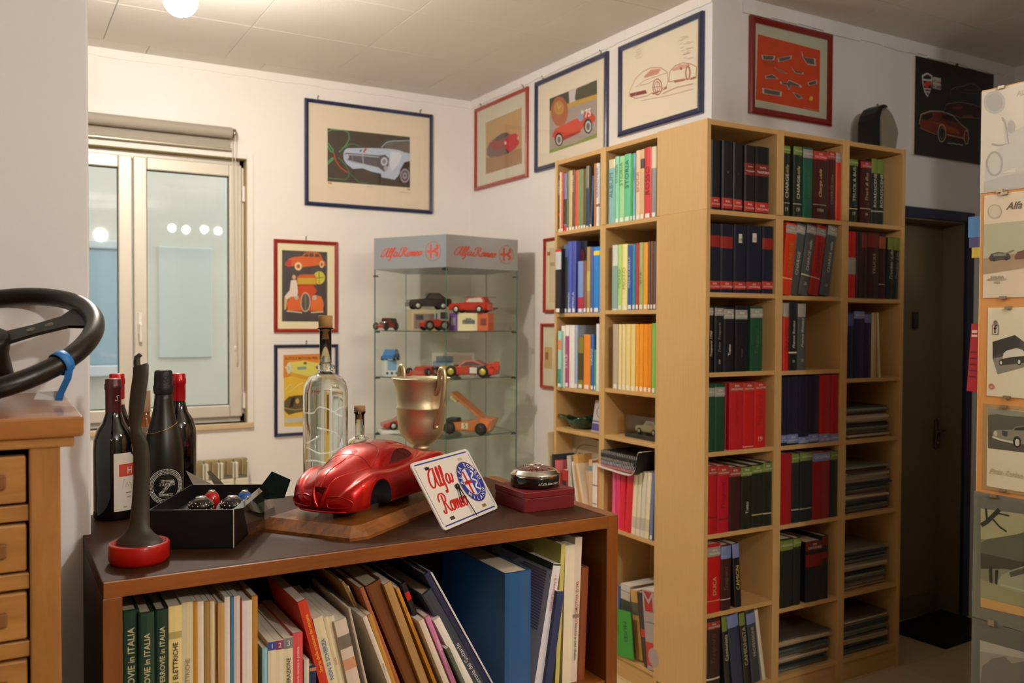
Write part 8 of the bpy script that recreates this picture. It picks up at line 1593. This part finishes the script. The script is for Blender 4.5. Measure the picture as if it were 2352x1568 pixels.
def toys():
    def lights(t, L, W):
        m = MB()
        for sg in (-1, 1): ball(m, (-.475 * L, sg * W * .34, .17 * L), .03 * L, M('#d8d4c8', .2, .4), 10, 6)
        m.build('headlamp', t) if False else m.build('headlamps', t)
    z1, z2, z3 = 1.529, 1.275, .965
    def tbox(label, f, l, z, w, d, h, rz, faces):
        t = thing('toy_box', label, 'box', vloc(f, l, z), rz)
        MB().cbox(-w / 2, w / 2, -d / 2, d / 2, 0, h, .001, M(faces[0], .6)).build('carton', t)
        m = MB()
        for x0, x1, za, zb, c in faces[1]: m.box(x0 * w - w / 2, x1 * w - w / 2, -d / 2 - .0005, -d / 2, za * h, zb * h, M(c, .6))
        m.build('print', t); return t
    b = tbox('orange and cream toy box with a blue car picture', .26, .14, z1, .235, .08, .096, AZ - .45, ('#d8683c', [(0, .22, 0, 1, '#6a3f92'), (.22, .72, 0, 1, '#e6d8ae'), (.05, .16, .3, .75, '#e8e2ee'), (.34, .66, .38, .62, '#3f5f82'), (.42, .58, .6, .72, '#8fa4b4'), (.8, .95, .3, .7, '#8a3a28')]))
    toy_car('red estate toy car on top of the orange toy box', vloc(.25, .135, z1 + .096), AZ - .45, .235, .085, SED, [(-.1, .24), (-.02, .36), (.36, .38), (.44, .24)], '#c8301f', .021, (-.30, .29), glasscol='#d8c8b8', extra=lights)
    tbox('cream toy box with a grey tractor picture', .36, -.10, z1, .22, .09, .115, AZ + .35, ('#c8b490', [(.05, .95, .08, .8, '#8a7a74'), (.1, .3, .5, .75, '#5a5f66'), (.4, .9, .15, .45, '#7a4a48')]))
    toy_car('dark saloon toy car on top of the cream toy box', vloc(.36, -.10, z1 + .115), AZ + .35, .25, .09, SED, [(-.14, .24), (-.02, .37), (.22, .37), (.38, .24)], '#2c2426', .022, (-.30, .29), glasscol='#4a4442', extra=lights)
    def rod(t, L, W):
        m = MB(); m.cbox(-.30 * L, -.10 * L, -W * .26, W * .26, .18 * L, .36 * L, .003, M('#c8c4bc', .15, .9)); m.build('engine', t)
    toy_car('black and red hot rod toy with big tyres', vloc(.36, -.335, z1), AZ + 1.05, .13, .075, [(-.5, .1), (.5, .1), (.5, .3), (.0, .34), (-.5, .2)], [(.0, .3), (.04, .52), (.44, .5), (.48, .28)], '#a82a18', .022, (-.38, .36), hub='#2a2a28', cabcol='#4a1a16', extra=rod)
    def trac(t, L, W):
        m = MB(); m.tube([(.1 * L, 0, .4 * L), (.1 * L, 0, .62 * L)], .004, M('#2a2a28', .5), 8); m.build('exhaust', t)
    toy_car('red tin tractor toy with grey cab beside the cream box', vloc(.21, -.065, z1), AZ + .5, .15, .07, [(-.5, .14), (.5, .14), (.5, .36), (.1, .42), (-.4, .36), (-.5, .28)], [(.1, .38), (.12, .72), (.46, .72), (.5, .36)], '#b83028', .028, (-.30, .30), hub='#8a8a84', cabcol='#9a9c98', extra=trac)
    m = toy_car('small dark helicopter toy at the back of the top glass shelf', vloc(.52, .20, z1), AZ, .20, .06, [(-.45, .5), (.1, .48), (.5, .62), (.5, .66), (.1, .68), (-.2, .8), (-.45, .68)], None, '#8a3a30', .012, (-.2, .1), extra=lambda t, L, W: (MB().box(-.55 * L, .45 * L, -.01, .01, .95 * L, .96 * L, M('#2a2a26', .4)).build('rotor', t), MB().tube([(-.1 * L, 0, .75 * L), (-.1 * L, 0, .96 * L)], .003, M('#2a2a26', .4), 6).build('mast', t), MB().tube([(-.1 * L, 0, 0), (-.1 * L, 0, .5 * L)], .004, M('#2a2a26', .4), 6).build('strut', t)))
    # middle shelf
    t = thing('toy_robot_box', 'white and blue carton on the middle glass shelf', 'box', vloc(.36, -.31, z2), AZ + .4)
    MB().cbox(-.042, .042, -.025, .025, 0, .085, .001, M('#dcdcd8', .6)).build('carton', t)
    m = MB(); m.box(-.026, .026, -.0256, -.025, .03, .085, M('#7fb4dc', .6))
    for x in (-.028, 0, .028): m.lathe([(0, 0), (.008, 0)], M('#4a86c8', .6), 12, Matrix.Translation((x, -.0256, .014)) @ Matrix.Rotation(PI / 2, 4, 'X'))
    m.build('print', t)
    toy_car('small blue toy car standing on the white carton', vloc(.36, -.31, z2 + .085), AZ + 1.2, .085, .078, [(-.5, .1), (.5, .1), (.5, .42), (-.2, .42), (-.5, .32)], [(-.3, .38), (-.1, .72), (.34, .72), (.46, .4)], '#3a78b8', .013, (-.3, .3), glasscol='#9aa4ac')
    RC = [(-.5, .04), (.5, .05), (.52, .19), (.40, .22), (.28, .15), (.1, .17), (-.12, .18), (-.34, .15), (-.5, .07)]
    def wing(t, L, W):
        m = MB(); m.cbox(.38 * L, .50 * L, -W * .48, W * .48, .24 * L, .255 * L, .001, M('#b83426', .3)); m.build('rear_wing', t)
        m = MB(); m.box(.08 * L, .20 * L, -W / 2 - .0008, -W / 2, .07 * L, .17 * L, M('#e6e2da', .5)); m.build('number_panel', t)
    toy_car('red racing toy car facing forward on middle shelf', vloc(.32, -.125, z2), AZ + 1.15, .20, .12, RC, [(-.1, .16), (.0, .26), (.14, .26), (.3, .16)], '#b83a2c', .024, (-.33, .32), extra=wing)
    def nose(t, L, W):
        wing(t, L, W); m = MB(); m.add([(-.47 * L, -W / 2 - .0008, .09 * L), (-.3 * L, -W / 2 - .0008, .085 * L), (-.2 * L, -W / 2 - .0008, .15 * L), (-.32 * L, -W / 2 - .0008, .152 * L)], [(0, 1, 2, 3)], M('#d8b838', .4)); m.box(-.46 * L, -.22 * L, -W * .3, W * .3, .12 * L, .176 * L, M('#d0ac30', .4)); m.build('yellow_stripe', t)
        m = MB(); m.prism([(.40 * L, .16 * L), (.56 * L, .14 * L), (.58 * L, .26 * L), (.52 * L, .28 * L)], -W * .5, -W * .44, M('#c23a24', .3)); m.build('tail_fin', t)
    toy_car('large red and yellow racing toy car with tail fin', vloc(.24, .12, z2), AZ - .28, .33, .13, RC, [(-.14, .17), (-.02, .27), (.16, .28), (.34, .2)], '#c23a24', .032, (-.24, .30), hub='#c8b84a', glasscol='#4a2a22', extra=nose)
    tbox('pale toy carton with a blue and white photo, middle shelf', .46, .04, z2, .24, .06, .125, AZ, ('#d8cfc2', [(.02, .45, .3, .62, '#8aa0c0'), (.1, .5, .55, .85, '#7a88a0'), (.5, .95, .2, .9, '#c8b4a4')]))
    # lower shelf
    toy_car('red coupe toy car on a white base, lower glass shelf', vloc(.30, -.22, z3 + .02), AZ + .25, .27, .11, [(-.5, .05), (.5, .05), (.5, .2), (.3, .24), (-.15, .22), (-.5, .12)], [(-.22, .2), (-.02, .34), (.2, .34), (.42, .22)], '#b8402e', .022, (-.3, .3), glasscol='#c8584a')
    o = tag(MB().cbox(-.15, .15, -.07, .07, 0, .02, .002, M('#d0d2ce', .4)).build('model_stand', loc=vloc(.30, -.22, z3), rot=(0, 0, AZ + .25)), 'white rectangular base under the red coupe toy', 'base')
    def lid(t, L, W):
        m = MB(); T = Matrix.Translation((.32 * L, 0, .24 * L)) @ Matrix.Rotation(math.radians(38), 4, 'Y')
        m.cbox(-.62 * L, 0, -W * .42, W * .42, -.004, .006, .002, M('#cf7a42', .35), T); m.cbox(-.60 * L, -.48 * L, -W * .2, W * .2, -.03, -.004, .002, M('#e2d9a6', .4), T); m.build('raised_cover', t)
        m = MB(); m.box(.02 * L, .12 * L, -W / 2 - .0008, -W / 2, .09 * L, .18 * L, M('#e0d4b4', .5)); m.build('number_panel', t)
        m = MB(); T = Matrix(((1, 0, 0, 0), (0, 1, 0, -W / 2 - .001), (0, 0, 1, 0), (0, 0, 0, 1))); letter(m, '5', M('#2a2622', .5), .07 * L, .135 * L, -.0003, height=.07 * L, T=T); m.build('lettering', t)
        m = MB(); m.cbox(-.25 * L, -.08 * L, -W * .3, W * .3, .16 * L, .23 * L, .003, M('#24262a', .5)); m.build('engine', t)
    toy_car('orange racing toy car with raised rear cover', vloc(.24, .10, z3), AZ - .32, .36, .14, [(-.5, .05), (.42, .05), (.5, .24), (.3, .26), (.1, .2), (-.2, .17), (-.5, .09)], None, '#cf7a42', .034, (-.17, .32), hub='#3a3a38', extra=lid)
toys()

# ================================================================ magazine stacks
def stacks():
    cols = [('#b8a888', 'beige'), ('#8a8272', 'grey-brown'), ('#4a4a48', 'charcoal'), ('#6a3a38', 'dull red'), ('#c8bca4', 'cream'), ('#3a4450', 'slate blue'), ('#8a9088', 'pale grey'), ('#5a5248', 'dark brown'), ('#b09878', 'tan'), ('#2e3032', 'black'), ('#5c6a60', 'grey-green')]
    base = {}
    for (x0, x1, z, top, ph, n) in ((.43, .77, .104, .245, 'bottom shelf, middle dim bookcase', 21), (.835, 1.155, 1.066, 1.205, 'fourth shelf, bookcase by the door', 19), (.835, 1.160, .736, .938, 'fifth shelf, bookcase by the door', 25), (.835, 1.150, .391, .570, 'sixth shelf, bookcase by the door', 23), (.835, 1.165, .104, .262, 'bottom shelf, bookcase by the door', 21)):
        th = (top - z) / n; zz = z
        for k in range(n):
            h = th * random.uniform(.7, 1.3) if k < n - 1 else top - zz
            h = max(.003, h); w = (x1 - x0) * random.uniform(.86, .96); c, cn = cols[(k * 7 + n) % 11]; key = (c,)
            if key not in base:
                m = MB(); C = M(c, .5); m.box(-.5, .5, 0, .2, 0, .12, C); m.box(-.5, .5, 0, .2, .88, 1, C); m.box(-.502, .502, -.0015, .0005, 0, 1, C)
                cv = m.build('magazine'); pg = MB().box(-.497, .497, .0006, .197, .12, .88, PAGEW).build('page_block', cv)
                base[key] = (cv.data, pg.data); a, b = cv, pg
            else:
                a = bpy.data.objects.new('magazine', base[key][0]); COL.objects.link(a); b = bpy.data.objects.new('page_block', base[key][1]); COL.objects.link(b); b.parent = a
            a.location = ((x0 + x1) / 2 + random.uniform(-.008, .008), .03 + random.uniform(-.008, .015), zz); a.scale = (w, 1, h); a.rotation_euler[2] = random.uniform(-.03, .03)
            zz += h
            tag(a, ('topmost ' if k == n - 1 else 'lowest ' if k == 0 else '') + cn + ' magazine of the stack on the ' + ph, 'magazine', 'magazine stack, ' + ph)
stacks()

# ================================================================ small things on the lit bookcases
def shelf_things():
    # green glass dish
    t = thing('glass_dish', 'dark green glass dish with wavy handled rim', 'dish', (.085, .955, 1.0602))
    GG = M('#123a28', .08, coat=.5); m = MB(); rings = []
    for r, z in ((.0, .002), (.04, .0), (.055, .012), (.068, .035), (.074, .052), (.070, .053), (.060, .034), (.045, .014), (0, .010)):
        rings.append([(max(r, .001) * math.cos(a) * (1 + .10 * math.cos(5 * a) * (z > .03)), max(r, .001) * math.sin(a) * 1.12, z + (.010 * math.cos(3 * a) if z > .03 else 0)) for a in [2 * PI * i / 40 for i in range(40)]])
    loft(m, rings, GG, cap=False); m.build('bowl', t)
    m = MB(); m.tube(catmull([(-.055, .05, .045), (-.075, .085, .058), (-.06, .105, .058), (-.03, .095, .05), (-.02, .075, .045)], 4), .006, GG, 10); m.build('handle', t)
    # leaning booklet
    o = thing('booklet', 'white and violet booklet leaning beside the green dish', 'booklet', (.06, .790, 1.0602), -PI / 2)
    T = Matrix.Rotation(.10, 4, 'Y')
    m = MB(); m.prism([(-.055, 0), (.052, 0), (.052, .150), (-.020, .150)], 0, .004, M('#c8bec4', .6)); m.build('card', o)
    m = MB(); m.prism([(-.053, .006), (.05, .006), (.05, .040), (-.046, .040)], -.0004, 0, M('#5a55a0', .6)); m.prism([(-.045, .048), (.05, .048), (.05, .054), (-.043, .054)], -.0004, 0, M('#3f3f80', .6)); m.tube([(.02 + .028 * math.cos(a), -.0006, .095 + .028 * math.sin(a)) for a in [2 * PI * i / 24 for i in range(24)]], .0015, M('#5a5a80', .6), 4, True); m.build('print', o)
    # toy car in a clear case
    t = thing('display_box', 'clear plastic display box with black base', 'box', (.045, .565, 1.0685), -PI / 2)
    MB().cbox(0, .225, 0, .10, 0, .018, .002, M('#2a2a28', .4)).build('base', t)
    m = MB(); g = pane_mat('acrylic', '#e2e2dc', .05)
    m.add([(.004, .004, .018), (.221, .004, .018), (.221, .096, .018), (.004, .096, .018), (.004, .004, .10), (.221, .004, .10), (.221, .096, .10), (.004, .096, .10)], [(0, 1, 5, 4), (1, 2, 6, 5), (2, 3, 7, 6), (3, 0, 4, 7), (4, 5, 6, 7)], g); m.build('cover', t)
    toy_car('pale gold saloon toy car inside the clear display box', (.095, .435, 1.0868), -PI / 2, .165, .062, SED, [(-.16, .24), (-.06, .37), (.22, .37), (.36, .24)], '#b8ab7e', .0145, (-.31, .29), glasscol='#8a8470')
    # white tray with spiral pads
    t = thing('letter_tray', 'bent white sheet tray with a black upturned end', 'tray', (-.035, .70, .925), -PI / 2)
    pr_ = catmull([(.0, .006), (.10, .0), (.20, -.004), (.26, -.004), (.295, .006), (.315, .035), (.322, .075), (.333, .102), (.355, .106)], 4)
    n = len(pr_); m = MB(); WH = M('#e2dcd2', .4)
    A = [(x, 0, z) for x, z in pr_]; B_ = [(x, .20, z) for x, z in pr_]; C_ = [(x, 0, z - .003) for x, z in pr_]; D_ = [(x, .20, z - .003) for x, z in pr_]
    m.add(A + B_, [(i, i + 1, i + 1 + n, i + n) for i in range(n - 1)], WH, None, True); m.add(A + C_, [(i, i + n, i + 1 + n, i + 1) for i in range(n - 1)], WH); m.add(C_ + D_, [(i + n, i + 1 + n, i + 1, i) for i in range(n - 1)], M('#1a1a1a', .5), None, True); m.build('sheet', t)
    for k, (c, w, h, sp, lab) in enumerate((('#a81c22', .255, .012, '#e0b8b0', 'red spiral pad, lowest on white tray'), ('#20243c', .250, .018, '#d8d8e4', 'navy spiral pad with white binding on white tray'), ('#1a1a1c', .245, .014, '#c8c4bc', 'black spiral pad with white page edge on white tray'), ('#18181a', .262, .014, '#5a5a5a', 'black spiral pad second from top on white tray'), ('#141416', .27, .015, '#b8b8b8', 'topmost black spiral pad on white tray'))):
        z = .926 + (.0, .0125, .031, .0455, .060)[k]
        o = thing('spiral_pad', lab, 'notebook', (-.02, .662, z), -PI / 2, 'spiral pads on the white tray')
        MB().cbox(0, w, .004, .18, 0, h, .001, M(c, .4)).build('cover', o)
        m = MB()
        for i in range(22): m.tube([(.008 + (w - .016) * i / 21, .006, h), (.008 + (w - .016) * i / 21, -.001, h * .5), (.008 + (w - .016) * i / 21, .006, 0)], .0016, M(sp, .4), 5)
        stuff(m.build('spiral_binding', o))
    # portfolio sheet and green booklet
    t = thing('portfolio', 'beige plastic portfolio with black lettering behind the magazines', 'portfolio', (.10, 1.02, .5025), -PI / 2)
    m = MB(); m.prism([(-.03, 0), (.30, 0), (.30, .50), (-.075, .53)], 0, .003, M('#b3a489', .5)); m.prism([(-.042, 0), (-.028, 0), (-.070, .53), (-.082, .53)], -.125, .003, M('#c6b797', .5)); m.build('sheet', t)
    m = MB(); letter(m, 'SCAN', M('#2a2622', .5), .06, .42, -.0006, length=.09, bold=.02); m.ribbon(catmull([(-.03, .40), (.01, .455), (.06, .475), (.16, .48)], 4), .003, -.0006, M('#5a4a38', .5)); m.build('print', t)
    t = thing('green_booklet', 'bright green booklet with black capitals on the bottom shelf', 'booklet', (-.002, .500, .1035), -PI / 2)
    T = Matrix.Rotation(-.12, 4, 'Y')
    m = MB(); m.box(-.075, .075, -.004, 0, .002, .205, M('#3d9a3a', .6), T); m.build('cover', t)
    m = MB(); letter(m, 'MUSEI', M('#16301a', .6), .030, .115, -.0044, length=.085, ang=-PI / 2, T=T); letter(m, 'Diari', M('#1c4a20', .6), -.020, .115, -.0044, length=.035, ang=-PI / 2, T=T); m.build('lettering', t)
shelf_things()

def mirror_shell():
    t = thing('car_mirror', 'grey moulded shell with black rubber edge on the bookcase top', 'car part', (1.114, .10, 2.371))
    o = [(.046, 0), (.046, .165), (.060, .198), (.080, .214), (.100, .213), (.125, .195), (.150, .160), (.172, .120), (.176, .095), (.165, .050), (.152, 0)]
    m = MB(); rings = []
    for y, k in ((0, .86), (.012, .97), (.04, 1.0), (.08, .97), (.10, .85)):
        cx, cz = .10, .09; rings.append([(cx + (x - cx) * k if x > .05 else x, y, cz + (z - cz) * k if z > 0.001 else z) for x, z in o])
    loft(m, rings, M('#8f8a7a', .22, .2, .5)); m.build('shell', t)
    m = MB(); e = [(0, 0), (.046, 0), (.046, .165), (.060, .198), (.080, .214), (.100, .213), (.090, .222), (.066, .222), (.038, .208), (.014, .178), (.002, .145)]
    m.prism(e, .008, .095, M('#141412', .5)); m.build('rubber_edge', t)
    m = MB(); m.tube([(.075, .05, .216), (.080, .05, .232), (.090, .05, .222)], .006, M('#8a887c', .4), 10); m.build('lug', t)
mirror_shell()
